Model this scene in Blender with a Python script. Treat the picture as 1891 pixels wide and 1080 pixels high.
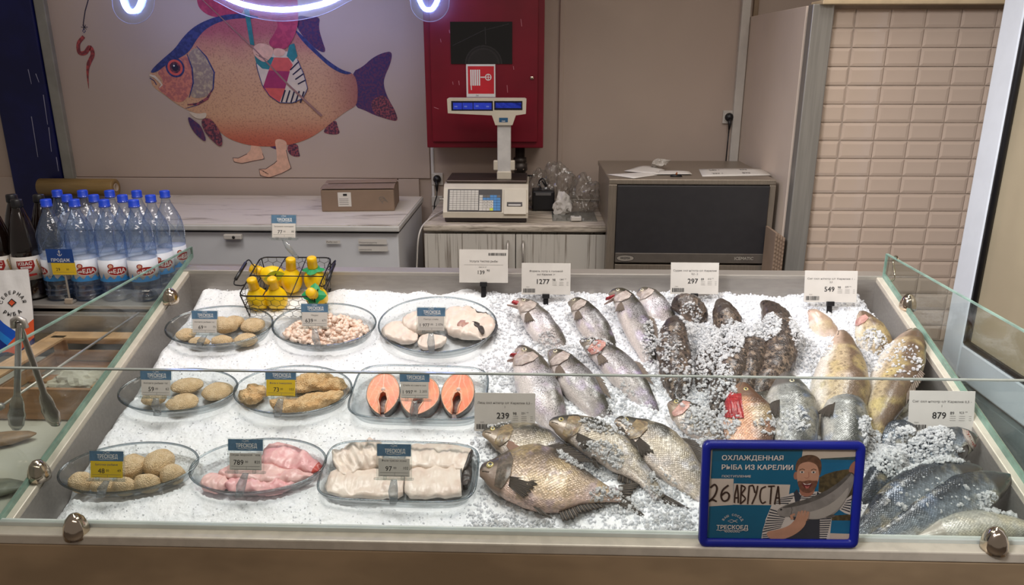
import bpy, bmesh, math, random
import numpy as np
from mathutils import Vector, Matrix, Quaternion, noise as mnoise
from mathutils.bvhtree import BVHTree

R = math.radians
random.seed(7)
rng = np.random.default_rng(7)
scene = bpy.context.scene
COL = scene.collection
for _o in list(bpy.data.objects):
    bpy.data.objects.remove(_o)

# ------------------------------------------------------------------ camera, world, lights, exposure
W_PX, H_PX, F_PX = 1891, 1080, 1400.0
CAM_Z, PITCH, YAW = 1.55, 17.2, 1.8
cam_d = bpy.data.cameras.new('camera')
cam_d.sensor_fit = 'HORIZONTAL'
cam_d.sensor_width = 36.0
cam_d.lens = 36.0 * F_PX / W_PX
cam_d.clip_start = 0.02
cam = bpy.data.objects.new('camera', cam_d)
COL.objects.link(cam)
cam.location = (0, 0, CAM_Z)
cam.rotation_euler = (R(90 - PITCH), 0, R(YAW))
scene.camera = cam

scene.view_settings.view_transform = 'Standard'
scene.view_settings.look = 'None'
scene.view_settings.gamma = 1.0
scene.view_settings.use_curve_mapping = False
scene.view_settings.exposure = 0.0
scene.cycles.max_bounces = 10
scene.cycles.transparent_max_bounces = 40
scene.cycles.use_denoising = True
scene.cycles.sample_clamp_indirect = 4.0
scene.cycles.caustics_reflective = False
scene.cycles.caustics_refractive = False

world = bpy.data.worlds.new('hall_light')
scene.world = world
world.use_nodes = True
bg = world.node_tree.nodes['Background']
bg.inputs[0].default_value = (1.0, 0.88, 0.79, 1)
bg.inputs[1].default_value = 0.19

def area_light(name, loc, size, power, color, target=None, spread=180):
    d = bpy.data.lights.new(name, 'AREA')
    d.shape = 'RECTANGLE'
    d.size, d.size_y = size
    d.energy = power
    d.color = color
    d.spread = R(spread)
    o = bpy.data.objects.new(name, d)
    COL.objects.link(o)
    o.location = loc
    if target is not None:
        o.rotation_euler = (Vector(target) - Vector(loc)).to_track_quat('-Z', 'Y').to_euler()
    return o

# lamps over the counter (out of frame), as a fish counter has
area_light('counter_lamp', (-0.75, 1.55, 2.75), (1.1, 0.5), 13.2, (1.0, 0.96, 0.93), target=(-0.6, 1.75, 0.8), spread=120)
area_light('counter_lamp', (0.65, 1.75, 2.75), (1.1, 0.5), 11.6, (1.0, 0.96, 0.93), target=(0.4, 1.85, 0.8), spread=120)
area_light('hall_area_light', (0.4, -0.6, 3.05), (2.6, 0.3), 15, (1.0, 0.90, 0.81), target=(0.2, 1.6, 0.8))
area_light('hall_area_light', (-1.0, 0.0, 2.7), (0.6, 0.6), 11, (0.95, 0.96, 1.0), target=(1.5, 1.9, 1.2), spread=50)  # added spot that brightens the white door; no such lamp is seen
area_light('hall_area_light', (-1.6, 2.7, 3.0), (0.5, 0.5), 5, (1.0, 0.86, 0.72), target=(-1.0, 3.2, 0.6))
area_light('hall_area_light', (1.3, 2.3, 3.05), (0.4, 0.4), 3, (1.0, 0.86, 0.72), target=(1.2, 2.9, 0.6))

# ------------------------------------------------------------------ pixel -> place
CM = cam.rotation_euler.to_matrix()
CAMP = Vector((0, 0, CAM_Z))
def ray(x, y):
    return (CM @ Vector(((x - W_PX / 2) / F_PX, (H_PX / 2 - y) / F_PX, -1.0)))
def at_y(x, y, Y):
    d = ray(x, y); return CAMP + d * (Y / d.y)
def at_z(x, y, Z):
    d = ray(x, y); return CAMP + d * ((Z - CAM_Z) / d.z)
def at_x(x, y, X):
    d = ray(x, y); return CAMP + d * (X / d.x)
CMI = CM.inverted()
def proj(p):
    c = CMI @ (Vector(p) - CAMP)
    return (W_PX / 2 + F_PX * c.x / -c.z, H_PX / 2 - F_PX * c.y / -c.z)
def zcam(p):
    return -(CMI @ (Vector(p) - CAMP)).z

# display deck: an inclined plane through the front rail
ALPHA = R(17.0)
FRONT_Y = 1.27
_p = at_y(945, 990, FRONT_Y)
DO = Vector((0, FRONT_Y, _p.z))
EX = Vector((1, 0, 0)); EY = Vector((0, math.cos(ALPHA), math.sin(ALPHA))); EN = Vector((0, -math.sin(ALPHA), math.cos(ALPHA)))
DM = Matrix((EX, EY, EN)).transposed()           # deck local -> world
def deck(x, y, w=0.0):
    d = ray(x, y)
    t = ((DO + EN * w) - CAMP).dot(EN) / d.dot(EN)
    return CAMP + d * t
def d2w(u, v, w):
    return DO + EX * u + EY * v + EN * w
def w2d(p):
    q = Vector(p) - DO
    return Vector((q.dot(EX), q.dot(EY), q.dot(EN)))
BACK_V = w2d(deck(1000, 503, 0)).y
U_L = w2d(deck(190, 710, 0)).x
U_R = w2d(deck(1722, 650, 0)).x
ICE_W = -0.042

# ------------------------------------------------------------------ materials
def lin(c):
    if isinstance(c, (int, float)): c = (c, c, c)
    out = []
    for v in c[:3]:
        v = v / 255.0
        out.append(v / 12.92 if v <= 0.04045 else ((v + 0.055) / 1.055) ** 2.4)
    return (out[0], out[1], out[2], 1.0)

class NT:
    def __init__(s, name):
        s.m = bpy.data.materials.new(name); s.m.use_nodes = True
        s.t = s.m.node_tree; s.t.nodes.clear()
        s.out = s.t.nodes.new('ShaderNodeOutputMaterial')
    def n(s, typ, ins=None, **kw):
        nd = s.t.nodes.new('ShaderNode' + typ)
        for k, v in kw.items(): setattr(nd, k, v)
        for k, v in (ins or {}).items(): s.set(nd, k, v)
        return nd
    def set(s, nd, k, v):
        sock = nd.inputs[k]
        if isinstance(v, bpy.types.NodeSocket): s.t.links.new(v, sock)
        elif isinstance(v, bpy.types.Node): s.t.links.new(v.outputs[0], sock)
        else: sock.default_value = v
    def math(s, op, a, b=0.0, c=None, clamp=False):
        nd = s.n('Math', operation=op, use_clamp=clamp); s.set(nd, 0, a); s.set(nd, 1, b)
        if c is not None: s.set(nd, 2, c)
        return nd.outputs[0]
    def sm(s, v, a, b, o0=0.0, o1=1.0):
        nd = s.n('MapRange', interpolation_type='SMOOTHSTEP')
        for k, x in zip((0, 1, 2, 3, 4), (v, a, b, o0, o1)): s.set(nd, k, x)
        return nd.outputs[0]
    def mix(s, fac, a, b, blend='MIX'):
        nd = s.n('Mix', data_type='RGBA', blend_type=blend)
        s.set(nd, 0, fac); s.set(nd, 6, a); s.set(nd, 7, b)
        return nd.outputs[2]
    def noise(s, vec, scale, detail=3.0, rough=0.55, dist=0.0):
        nd = s.n('TexNoise', {'Scale': scale, 'Detail': detail, 'Roughness': rough, 'Distortion': dist})
        if vec is not None: s.set(nd, 'Vector', vec)
        return nd.outputs['Fac']
    def obj(s): return s.n('TexCoord').outputs['Object']
    def stretch(s, vec, sc):
        nd = s.n('Mapping'); s.set(nd, 'Vector', vec); nd.inputs['Scale'].default_value = sc
        return nd.outputs[0]
    def bump(s, h, strength=0.3, dist=0.002, normal=None):
        nd = s.n('Bump', {'Strength': strength, 'Distance': dist, 'Height': h})
        if normal is not None: s.set(nd, 'Normal', normal)
        return nd.outputs[0]
    def done(s, shader):
        s.t.links.new(shader.outputs[0] if isinstance(shader, bpy.types.Node) else shader, s.out.inputs[0]); return s.m

_mats = {}
def pm(name, col, rough=0.5, metal=0.0, var=0.08, scale=14.0, bump=0.0, bscale=120.0, stretch=None, spec=0.5, emit=None, es=1.0, sss=0.0, coat=0.0, col2=None, lo=0.35, hi=0.65, trans=0.0):
    if name in _mats: return _mats[name]
    s = NT(name)
    v = s.obj()
    if stretch: v = s.stretch(v, stretch)
    f = s.noise(v, scale)
    c = lin(col)
    if col2 is None:
        dark = tuple(x * (1 - var) for x in c[:3]) + (1,)
        lite = tuple(min(1, x * (1 + var)) for x in c[:3]) + (1,)
    else:
        dark, lite = lin(col2), c
    base = s.mix(s.sm(f, lo, hi), dark, lite)
    b = s.n('BsdfPrincipled', {'Base Color': base, 'Roughness': rough, 'Metallic': metal, 'Specular IOR Level': spec})
    if bump: s.set(b, 'Normal', s.bump(s.noise(v, bscale), bump))
    if sss: b.inputs['Subsurface Weight'].default_value = sss; b.inputs['Subsurface Radius'].default_value = (0.01, 0.006, 0.004)
    if coat: b.inputs['Coat Weight'].default_value = coat
    if emit is not None:
        b.inputs['Emission Color'].default_value = lin(emit); b.inputs['Emission Strength'].default_value = es
    sh = b
    if trans:
        t = s.n('BsdfTransparent')
        mx = s.n('MixShader', {0: trans}); s.t.links.new(b.outputs[0], mx.inputs[1]); s.t.links.new(t.outputs[0], mx.inputs[2]); sh = mx
    _mats[name] = s.done(sh)
    return _mats[name]

def clear(name, face, edge, power=2.0, refl=0.045, rough=0.03, haze=0.0, hazec=(255, 255, 255), wob=0.0, wscale=40.0):
    """thin clear sheet: tinted transparency that deepens at grazing view plus fresnel gloss"""
    if name in _mats: return _mats[name]
    s = NT(name)
    lw = s.n('LayerWeight', {'Blend': 0.5})
    nrm = None
    if wob:
        nrm = s.bump(s.noise(s.obj(), wscale, 2.0), wob, 0.004)
        s.set(lw, 'Normal', nrm)
    fc = lw.outputs['Facing']
    tint = s.mix(s.math('POWER', fc, power), lin(face), lin(edge))
    tr = s.n('BsdfTransparent', {'Color': tint})
    gl = s.n('BsdfGlossy', {'Roughness': rough})
    if nrm is not None: s.set(gl, 'Normal', nrm)
    fr = s.math('ADD', refl, s.math('MULTIPLY', s.math('POWER', fc, 5.0), 0.9), clamp=True)
    mx = s.n('MixShader', {0: fr}); s.t.links.new(tr.outputs[0], mx.inputs[1]); s.t.links.new(gl.outputs[0], mx.inputs[2])
    sh = mx
    if haze:
        df = s.n('BsdfDiffuse', {'Color': lin(hazec)})
        m2 = s.n('MixShader', {0: haze}); s.t.links.new(mx.outputs[0], m2.inputs[1]); s.t.links.new(df.outputs[0], m2.inputs[2]); sh = m2
    _mats[name] = s.done(sh)
    return _mats[name]

# ------------------------------------------------------------------ mesh helpers
class MB:
    def __init__(s):
        s.v = []; s.f = []; s.mi = []; s.sm = []
    def add(s, vs, fs, mi=0, M=None, smooth=True):
        o = len(s.v)
        if M is not None: vs = [M @ Vector(v) for v in vs]
        s.v.extend([tuple(v) for v in vs])
        for f in fs:
            s.f.append(tuple(i + o for i in f)); s.mi.append(mi); s.sm.append(smooth)
        return s
    def box(s, c, size, bev=0.0, mi=0, M=None, seg=2):
        bm = bmesh.new(); bmesh.ops.create_cube(bm, size=1.0)
        for v in bm.verts: v.co = Vector((v.co.x * size[0], v.co.y * size[1], v.co.z * size[2]))
        if bev: bmesh.ops.bevel(bm, geom=list(bm.edges), offset=bev, segments=seg, profile=0.5, affect='EDGES')
        bm.verts.index_update()
        cc = Vector(c)
        s.add([v.co + cc for v in bm.verts], [[v.index for v in f.verts] for f in bm.faces], mi, M, smooth=False)
        bm.free(); return s
    def tube(s, pts, r, seg=8, closed=False, mi=0, M=None, cap=True):
        pts = [Vector(p) for p in pts]; n = len(pts)
        rs = r if isinstance(r, (list, tuple)) else [r] * n
        vs = []; fs = []
        up = None
        for i, p in enumerate(pts):
            a = pts[i - 1] if (i > 0 or closed) else p
            b = pts[(i + 1) % n] if (i < n - 1 or closed) else p
            t = (b - a)
            t = t.normalized() if t.length > 1e-9 else Vector((0, 0, 1))
            if up is None:
                up = Vector((0, 0, 1)) if abs(t.z) < 0.9 else Vector((1, 0, 0))
            x = up.cross(t)
            if x.length < 1e-6: x = Vector((1, 0, 0)).cross(t)
            x.normalize(); y = t.cross(x); up = y
            for k in range(seg):
                an = 2 * math.pi * k / seg
                vs.append(p + (x * math.cos(an) + y * math.sin(an)) * rs[i])
        m = n if closed else n - 1
        for i in range(m):
            j = (i + 1) % n
            for k in range(seg):
                k2 = (k + 1) % seg
                fs.append((i * seg + k, i * seg + k2, j * seg + k2, j * seg + k))
        if cap and not closed:
            fs.append(tuple(range(seg - 1, -1, -1))); fs.append(tuple((n - 1) * seg + k for k in range(seg)))
        return s.add(vs, fs, mi, M)
    def lathe(s, prof, seg=24, mi=0, M=None, sx=1.0, sy=1.0, close=False):
        vs = []; fs = []
        n = len(prof)
        for r, z in prof:
            for k in range(seg):
                a = 2 * math.pi * k / seg
                vs.append((r * math.cos(a) * sx, r * math.sin(a) * sy, z))
        for i in range(n - 1 if not close else n):
            j = (i + 1) % n
            for k in range(seg):
                k2 = (k + 1) % seg
                fs.append((i * seg + k, i * seg + k2, j * seg + k2, j * seg + k))
        if not close:
            if prof[0][0] > 1e-6: fs.append(tuple(range(seg - 1, -1, -1)))
            if prof[-1][0] > 1e-6: fs.append(tuple((n - 1) * seg + k for k in range(seg)))
        return s.add(vs, fs, mi, M)
    def loft(s, rings, mi=0, M=None, cap=True, closed_u=True):
        n = len(rings); k = len(rings[0]); vs = [p for r in rings for p in r]; fs = []
        for i in range(n - 1):
            for j in range(k if closed_u else k - 1):
                j2 = (j + 1) % k
                fs.append((i * k + j, i * k + j2, (i + 1) * k + j2, (i + 1) * k + j))
        if cap:
            fs.append(tuple(range(k - 1, -1, -1))); fs.append(tuple((n - 1) * k + j for j in range(k)))
        return s.add(vs, fs, mi, M)
    def prism(s, outline, z0, z1, mi=0, M=None, smooth=False):
        n = len(outline)
        vs = [(x, y, z0) for x, y in outline] + [(x, y, z1) for x, y in outline]
        fs = [tuple(range(n - 1, -1, -1)), tuple(range(n, 2 * n))]
        fs += [(i, (i + 1) % n, n + (i + 1) % n, n + i) for i in range(n)]
        return s.add(vs, fs, mi, M, smooth)
    def grid(s, fn, nu, nv, mi=0, M=None):
        vs = [fn(i / (nu - 1), j / (nv - 1)) for i in range(nu) for j in range(nv)]
        fs = [(i * nv + j, (i + 1) * nv + j, (i + 1) * nv + j + 1, i * nv + j + 1) for i in range(nu - 1) for j in range(nv - 1)]
        return s.add(vs, fs, mi, M)
    def mesh(s, name, mats, fix=True):
        me = bpy.data.meshes.new(name)
        me.from_pydata(s.v, [], s.f)
        for m in (mats if isinstance(mats, (list, tuple)) else [mats]): me.materials.append(m)
        me.polygons.foreach_set('material_index', s.mi)
        me.polygons.foreach_set('use_smooth', s.sm)
        if fix:
            bm = bmesh.new(); bm.from_mesh(me); bmesh.ops.recalc_face_normals(bm, faces=list(bm.faces)); bm.to_mesh(me); bm.free()
        me.update()
        return me
    def build(s, name, mats, parent=None, fix=True):
        return link(name, s.mesh(name, mats, fix), parent)

def link(name, me, parent=None):
    o = bpy.data.objects.new(name, me); COL.objects.link(o)
    if parent is not None: o.parent = parent
    return o
def tag(o, label, cat=None, group=None, kind=None):
    if label: o['label'] = label
    if cat: o['category'] = cat
    if group: o['group'] = group
    if kind: o['kind'] = kind
    return o
def thing(name, label, cat, loc=(0, 0, 0), rot=None, group=None):
    o = bpy.data.objects.new(name, None); COL.objects.link(o)
    o.empty_display_size = 0.05
    if rot is None: M = Matrix.Identity(4)
    elif isinstance(rot, Matrix): M = rot.to_4x4()
    else: M = Matrix.Rotation(rot, 4, 'Z')
    o.matrix_world = Matrix.Translation(Vector(loc)) @ M
    return tag(o, label, cat, group)
def struct(o, label=None):
    o['kind'] = 'structure'
    if label: o['label'] = label
    return o
def copy_tree(o, parent=None):
    c = o.copy(); COL.objects.link(c)
    if parent is not None: c.parent = parent
    for ch in list(o.children): copy_tree(ch, c)
    return c
def interp(tab, t):
    for (a, va), (b, vb) in zip(tab, tab[1:]):
        if t <= b:
            f = (t - a) / (b - a) if b > a else 0
            return va + (vb - va) * max(0, min(1, f))
    return tab[-1][1]
def catmull(pts, n):
    pts = [np.array(p, float) for p in pts]
    P = [2 * pts[0] - pts[1]] + pts + [2 * pts[-1] - pts[-2]]
    out = []
    m = len(pts) - 1
    for i in range(n):
        x = i / (n - 1) * m
        k = min(int(x), m - 1); f = x - k
        a, b, c, d = P[k:k + 4]
        out.append(0.5 * (2 * b + (c - a) * f + (2 * a - 5 * b + 4 * c - d) * f * f + (3 * b - a - 3 * c + d) * f ** 3))
    return out

# ------------------------------------------------------------------ flat print (lettering, pictures)
_tcache = {}
def chaikin(pts, it=2):
    for _ in range(it):
        out = []
        for i, (x0, z0) in enumerate(pts):
            x1, z1 = pts[(i + 1) % len(pts)]
            out += [(x0 * .75 + x1 * .25, z0 * .75 + z1 * .25), (x0 * .25 + x1 * .75, z0 * .25 + z1 * .75)]
        pts = out
    return pts
def text_geo(st, bold=0.0):
    key = (st, bold)
    if key in _tcache: return _tcache[key]
    c = bpy.data.curves.new('t', 'FONT'); c.body = st; c.size = 1.0; c.resolution_u = 2; c.offset = bold; c.fill_mode = 'FRONT'
    o = bpy.data.objects.new('t', c); COL.objects.link(o)
    dg = bpy.context.evaluated_depsgraph_get()
    me = bpy.data.meshes.new_from_object(o.evaluated_get(dg))
    vs = np.array([v.co[:2] for v in me.vertices]) if len(me.vertices) else np.zeros((0, 2))
    fs = [tuple(p.vertices) for p in me.polygons]
    bpy.data.objects.remove(o); bpy.data.curves.remove(c); bpy.data.meshes.remove(me)
    _tcache[key] = (vs, fs); return vs, fs

class Print:
    """flat ink in local x (right), z (up) on a plane facing -y; later layers sit a hair prouder"""
    def __init__(s, step=0.00006):
        s.mb = MB(); s.mats = []; s.y = 0.0; s.step = step
    def mi(s, m):
        if m not in s.mats: s.mats.append(m)
        return s.mats.index(m)
    def up(s): s.y -= s.step
    def poly(s, pts, m, up=True):
        if up: s.up()
        from mathutils.geometry import tessellate_polygon
        p3 = [Vector((x, z, 0)) for x, z in pts]
        tris = tessellate_polygon([p3])
        fs = []
        for a, b, c in tris:
            ar = (p3[b] - p3[a]).cross(p3[c] - p3[a]).z
            fs.append((a, b, c) if ar > 0 else (a, c, b))
        s.mb.add([(x, s.y, z) for x, z in pts], fs, s.mi(m), smooth=False); return s
    def rect(s, x0, z0, x1, z1, m, up=True): return s.poly([(x0, z0), (x1, z0), (x1, z1), (x0, z1)], m, up)
    def ell(s, cx, cz, rx, rz, m, n=24, up=True, rot=0.0):
        c, q = math.cos(rot), math.sin(rot)
        pts = []
        for k in range(n):
            a = 2 * math.pi * k / n; x, z = rx * math.cos(a), rz * math.sin(a)
            pts.append((cx + x * c - z * q, cz + x * q + z * c))
        return s.poly(pts, m, up)
    def line(s, pts, w, m, up=True, closed=False):
        if up: s.up()
        n = len(pts); L = []
        for i, (x, z) in enumerate(pts):
            a = pts[i - 1] if (i > 0 or closed) else pts[i]; b = pts[(i + 1) % n] if (i < n - 1 or closed) else pts[i]
            dx, dz = b[0] - a[0], b[1] - a[1]; l = math.hypot(dx, dz) or 1
            ww = w[i] if isinstance(w, (list, tuple)) else w
            L.append(((x - dz / l * ww / 2, z + dx / l * ww / 2), (x + dz / l * ww / 2, z - dx / l * ww / 2)))
        vs = []; fs = []
        for a, b in L: vs += [(a[0], s.y, a[1]), (b[0], s.y, b[1])]
        for i in range(n if closed else n - 1):
            j = (i + 1) % n
            fs.append((2 * i, 2 * i + 1, 2 * j + 1, 2 * j))
        s.mb.add(vs, fs, s.mi(m), smooth=False); return s
    def text(s, st, x, z, size, m, bold=0.0, align='l', width=None, rot=0.0, up=True, slant=0.0, _n=False):
        if up: s.up()
        vs, fs = text_geo(st, 0.0)
        if not len(vs): return s
        if bold and not _n:
            for bx, bz in ((-.6, -.5), (.6, -.5), (-.6, .5), (.6, .5)):
                s.y -= 0.000005
                s.text(st, x + bx * bold * size, z + bz * bold * size, size, m, 0.0, align, width, rot, False, slant, True)
            return s
        w = vs[:, 0].max(); x0 = vs[:, 0].min()
        kx = size
        if width: kx = width / max(1e-6, (w - x0))
        ox = {'l': 0, 'c': (w + x0) / 2, 'r': w}[align]
        c, q = math.cos(rot), math.sin(rot)
        out = []
        for a, b in vs:
            px, pz = (a - ox) * kx + b * size * slant, b * size
            out.append((x + px * c - pz * q, s.y, z + px * q + pz * c))
        s.mb.add(out, fs, s.mi(m), smooth=False); return s
    def arc_text(s, st, cx, cz, r, a0, a1, size, m, bold=0.0, inside=False):
        s.up(); n = len(st)
        for i, ch in enumerate(st):
            a = R(a0 + (a1 - a0) * (i / max(1, n - 1)))
            s.text(ch, cx + r * math.cos(a), cz + r * math.sin(a), size, m, bold, 'c', rot=(a - math.pi / 2 if not inside else a + math.pi / 2), up=False)
        return s
    def build(s, name, parent=None, M=None):
        me = s.mb.mesh(name, s.mats, fix=False)
        if M is not None: me.transform(M)
        return link(name, me, parent)

# common materials
M_steel = pm('brushed_steel', (186, 180, 172), 0.34, 0.6, 0.035, 30, 0.12, 160, stretch=(1, 14, 14))
M_steel_d = pm('satin_steel_dark', (160, 154, 148), 0.42, 0.5, 0.05, 12, 0.1, 120, stretch=(2, 10, 10))
M_chrome = pm('chrome', (205, 190, 172), 0.12, 1.0, 0.05)
M_white = pm('white_lacquer', (206, 203, 198), 0.35, 0.0, 0.04)
M_paper = pm('white_card', (214, 208, 200), 0.7, 0.0, 0.03)
M_paper_y = pm('yellow_card', (232, 196, 40), 0.65, 0.0, 0.04)
M_ink = pm('black_ink', (42, 40, 40), 0.6, 0.0, 0.1)
M_inkg = pm('grey_ink', (110, 106, 102), 0.6, 0.0, 0.1)
M_blueh = pm('slate_blue_print', (86, 120, 148), 0.55, 0.0, 0.12, 60)
M_whitei = pm('white_ink', (232, 230, 226), 0.6, 0.0, 0.02)
M_black = pm('black_plastic', (24, 23, 26), 0.38, 0.0, 0.15)
M_wire = pm('black_wire', (26, 24, 24), 0.4, 0.3, 0.1)
M_acr = clear('clear_acrylic', (246, 248, 247), (190, 196, 198), 2.0, 0.06, 0.04, 0.03)
M_glass = clear('pane_glass', (251, 253, 252), (214, 228, 222), 2.5, 0.03, 0.02)
M_glass_edge = pm('green_glass_edge', (150, 182, 168), 0.15, 0.0, 0.2, 20, trans=0.25)
M_dish = clear('dish_glass', (252, 253, 253), (168, 180, 186), 2.6, 0.04, 0.04)
# ------------------------------------------------------------------ room shell
WY = 3.70
M_wall = pm('beige_wall_paint', (183, 165, 152), 0.75, 0.0, 0.04, 3, 0.08, 220)
M_wall2 = pm('cream_wall_panel', (188, 170, 157), 0.62, 0.0, 0.03, 2, 0.03, 60)
M_floor = pm('grey_floor_tile', (120, 110, 100), 0.45, 0.0, 0.12, 6)
M_ceil = pm('white_ceiling', (190, 186, 180), 0.8, 0.0, 0.04)
M_seam = pm('panel_joint', (140, 124, 108), 0.6, 0.0, 0.08)
M_plast = pm('white_plastic_trim', (206, 200, 192), 0.4, 0.0, 0.04)

struct(MB().box((0, 1.2, -0.05), (7.0, 6.4, 0.1)).build('floor', M_floor))
struct(MB().box((0, 3.3, 3.25), (7.0, 1.4, 0.1)).build('ceiling', M_ceil))
wall = struct(MB().box((0, WY + 0.06, 1.6), (7.0, 0.12, 3.2)).build('wall_back', M_wall))
# cream wall panels with open joints between them (the pieces of the wall)
def wpanel(x0, x1, z0, z1, t=0.012):
    return MB().box(((x0 + x1) / 2, WY - t / 2, (z0 + z1) / 2), (x1 - x0, t, z1 - z0), 0.003).build('wall_panel', M_wall2, wall)
xm0 = at_y(80, 330, WY).x; xm1 = at_y(796, 330, WY).x; xs = at_y(1035, 200, WY).x; xc = at_y(1376, 200, WY).x
zb = at_y(500, 329, WY - 0.012).z
wpanel(xm0, xm1 - 0.002, zb + 0.002, 3.1)
wpanel(xm1 + 0.002, xs - 0.002, 0.0, 3.1)
wpanel(xs + 0.002, xc + 0.35, 0.0, 3.1, 0.016)
# board standing behind the freezer, under the mural panel
xb1 = at_y(774, 340, WY - 0.02).x
tag(MB().box(((xm0 - 0.3 + xb1) / 2, WY - 0.012, 0.5 * (zb + 0.2)), (xb1 - xm0 + 0.3, 0.022, zb - 0.2), 0.002).build('backing_board', M_wall2, wall), 'plain lower board below the panel joint')
struct(MB().tube([(xm1 + 0.012, WY - 0.014, 0.0), (xm1 + 0.012, WY - 0.014, at_y(797, 275, WY).z + 0.02)], 0.008, 8).build('trim_1', M_plast), 'thin white corner trim below the red cabinet')
struct(MB().box((xs, WY - 0.014, 1.55), (0.022, 0.02, 3.1), 0.004).build('trim_2', M_wall2), 'cream joint strip right of the red cabinet')
# cable trunking beside the partition
x1 = at_y(1366, 150, WY - 0.03).x
struct(MB().box((x1, WY - 0.03, 1.55), (0.04, 0.03, 3.1), 0.004).build('trim_3', M_plast), 'white cable trunking running up to the right of the socket')
struct(MB().box((x1 + 0.045, WY - 0.025, 1.55), (0.022, 0.02, 3.1), 0.004).build('trim_4', pm('tan_trim', (150, 128, 104), 0.5)), 'tan strip in the wall corner')

# grey jamb and blue post at the left
pa, pb = at_y(55, 0, 3.645), at_y(113, 328, 3.645)
M_post = pm('navy_painted_post', (16, 20, 74), 0.35, 0.0, 0.2, 5, 0.05, 60, spec=0.4)
struct(MB().box((pb.x - 0.125, 3.668, 1.55), (0.25, 0.04, 3.1), 0.006).build('column_left', M_post), 'navy blue painted post at the left of the mural')
sc_ = MB()
random.seed(3)
for (x0, y0, x1, y1) in [(52, 128, 58, 155), (66, 136, 72, 152), (80, 175, 88, 230), (90, 235, 95, 280), (58, 215, 70, 290), (104, 290, 108, 316)]:
    a, b = at_y(x0, y0, 3.6465), at_y(x1, y1, 3.6465)
    w = 0.0022
    sc_.add([(a.x - w, a.y, a.z), (a.x + w, a.y, a.z), (b.x + w * .6, b.y, b.z), (b.x - w * .6, b.y, b.z)], [(0, 1, 2, 3)])
o = sc_.build('scratch_mark', pm('bare_scratch', (150, 150, 175), 0.7), bpy.data.objects['column_left']); o['label'] = 'pale scratches in the blue paint'; o['kind'] = 'stuff'
pj = at_y(100, 200, 3.62)
struct(MB().box((pb.x + 0.028, 3.675, 1.55), (0.05, 0.03, 3.1), 0.004).build('trim_5', pm('grey_green_strip', (142, 140, 130), 0.5, 0, 0.1, 8)), 'grey strip between blue post and mural wall')

# ------------------------------------------------------------------ tiled partition on the right
TY = 2.88
M_tile = pm('glazed_cream_tile', (192, 171, 154), 0.13, 0.0, 0.03, 5, coat=0.3)
M_grout = pm('tile_grout', (178, 160, 144), 0.8)
tl = at_y(1500, 250, TY); tx0 = at_y(1508, 11, TY).x
ztop = at_y(1700, 9, TY).z
part = struct(MB().box((tx0 + 0.02 + 1.0, TY + 0.05, ztop / 2), (2.0, 0.08, ztop)).build('wall_right', M_grout), 'cream tiled partition')
# white return panel running back to the wall
rp = struct(MB().box((tx0 - 0.012, (TY + WY) / 2 + 0.02, ztop / 2), (0.02, WY - TY - 0.04, ztop), 0.002).build('wall_return', pm('white_return_panel', (212, 194, 178), 0.45, 0, 0.03, 3)), 'plain white side of the partition')
# steel corner post
cw = at_y(1560 if False else 1540, 60, TY).x - tx0
MB().box((tx0 + 0.016, TY - 0.004, ztop / 2), (0.075, 0.05, ztop + 0.004), 0.003).build('corner_trim', pm('corner_steel', (150, 146, 140), 0.38, 0.5, 0.08, 6, 0.05, 100, stretch=(16, 16, 0.6)), part)
MB().box((tx0 + 1.0, TY + 0.0, ztop + 0.006), (2.0, 0.12, 0.014), 0.003).build('top_trim', pm('beige_top_trim', (196, 174, 140), 0.5), part)
# bevelled tiles, one by one
TWD, THT = 0.1225, 0.0635
def tile_mesh():
    m = MB(); w, h, g, b, t = TWD / 2 - 0.0012, THT / 2 - 0.0012, 0, 0.010, 0.0052
    vs = [(-w, 0, -h), (w, 0, -h), (w, 0, h), (-w, 0, h), (-w, -0.003, -h), (w, -0.003, -h), (w, -0.003, h), (-w, -0.003, h), (-w + b, -t, -h + b), (w - b, -t, -h + b), (w - b, -t, h - b), (-w + b, -t, h - b)]
    fs = [(i, (i + 1) % 4, 4 + (i + 1) % 4, 4 + i) for i in range(4)] + [(4 + i, 4 + (i + 1) % 4, 8 + (i + 1) % 4, 8 + i) for i in range(4)] + [(8, 9, 10, 11)]
    m.add(vs, fs, smooth=False); return m.mesh('tile', M_tile)
tm = tile_mesh()
tiles0 = tx0 + 0.056
z = ztop - 0.012 - THT / 2
row = 0
while z > 0.45:
    for c in range(7):
        o = bpy.data.objects.new('tile', tm); COL.objects.link(o); o.parent = part
        dx = (-0.035 if c == 0 else 0)
        o.location = (tiles0 + (c + 0.5) * TWD - 0.035, TY + 0.01 - random.uniform(0, 0.0012), z)
        if c == 0:
            o.scale = (0.62, 1, 1); o.location.x = tiles0 + TWD * 0.62 / 2 + 0.008
        o.rotation_euler = (random.uniform(-.006, .006), 0, random.uniform(-.006, .006))
    z -= THT + (0.0016 if row % 3 else 0.003); row += 1

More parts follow.
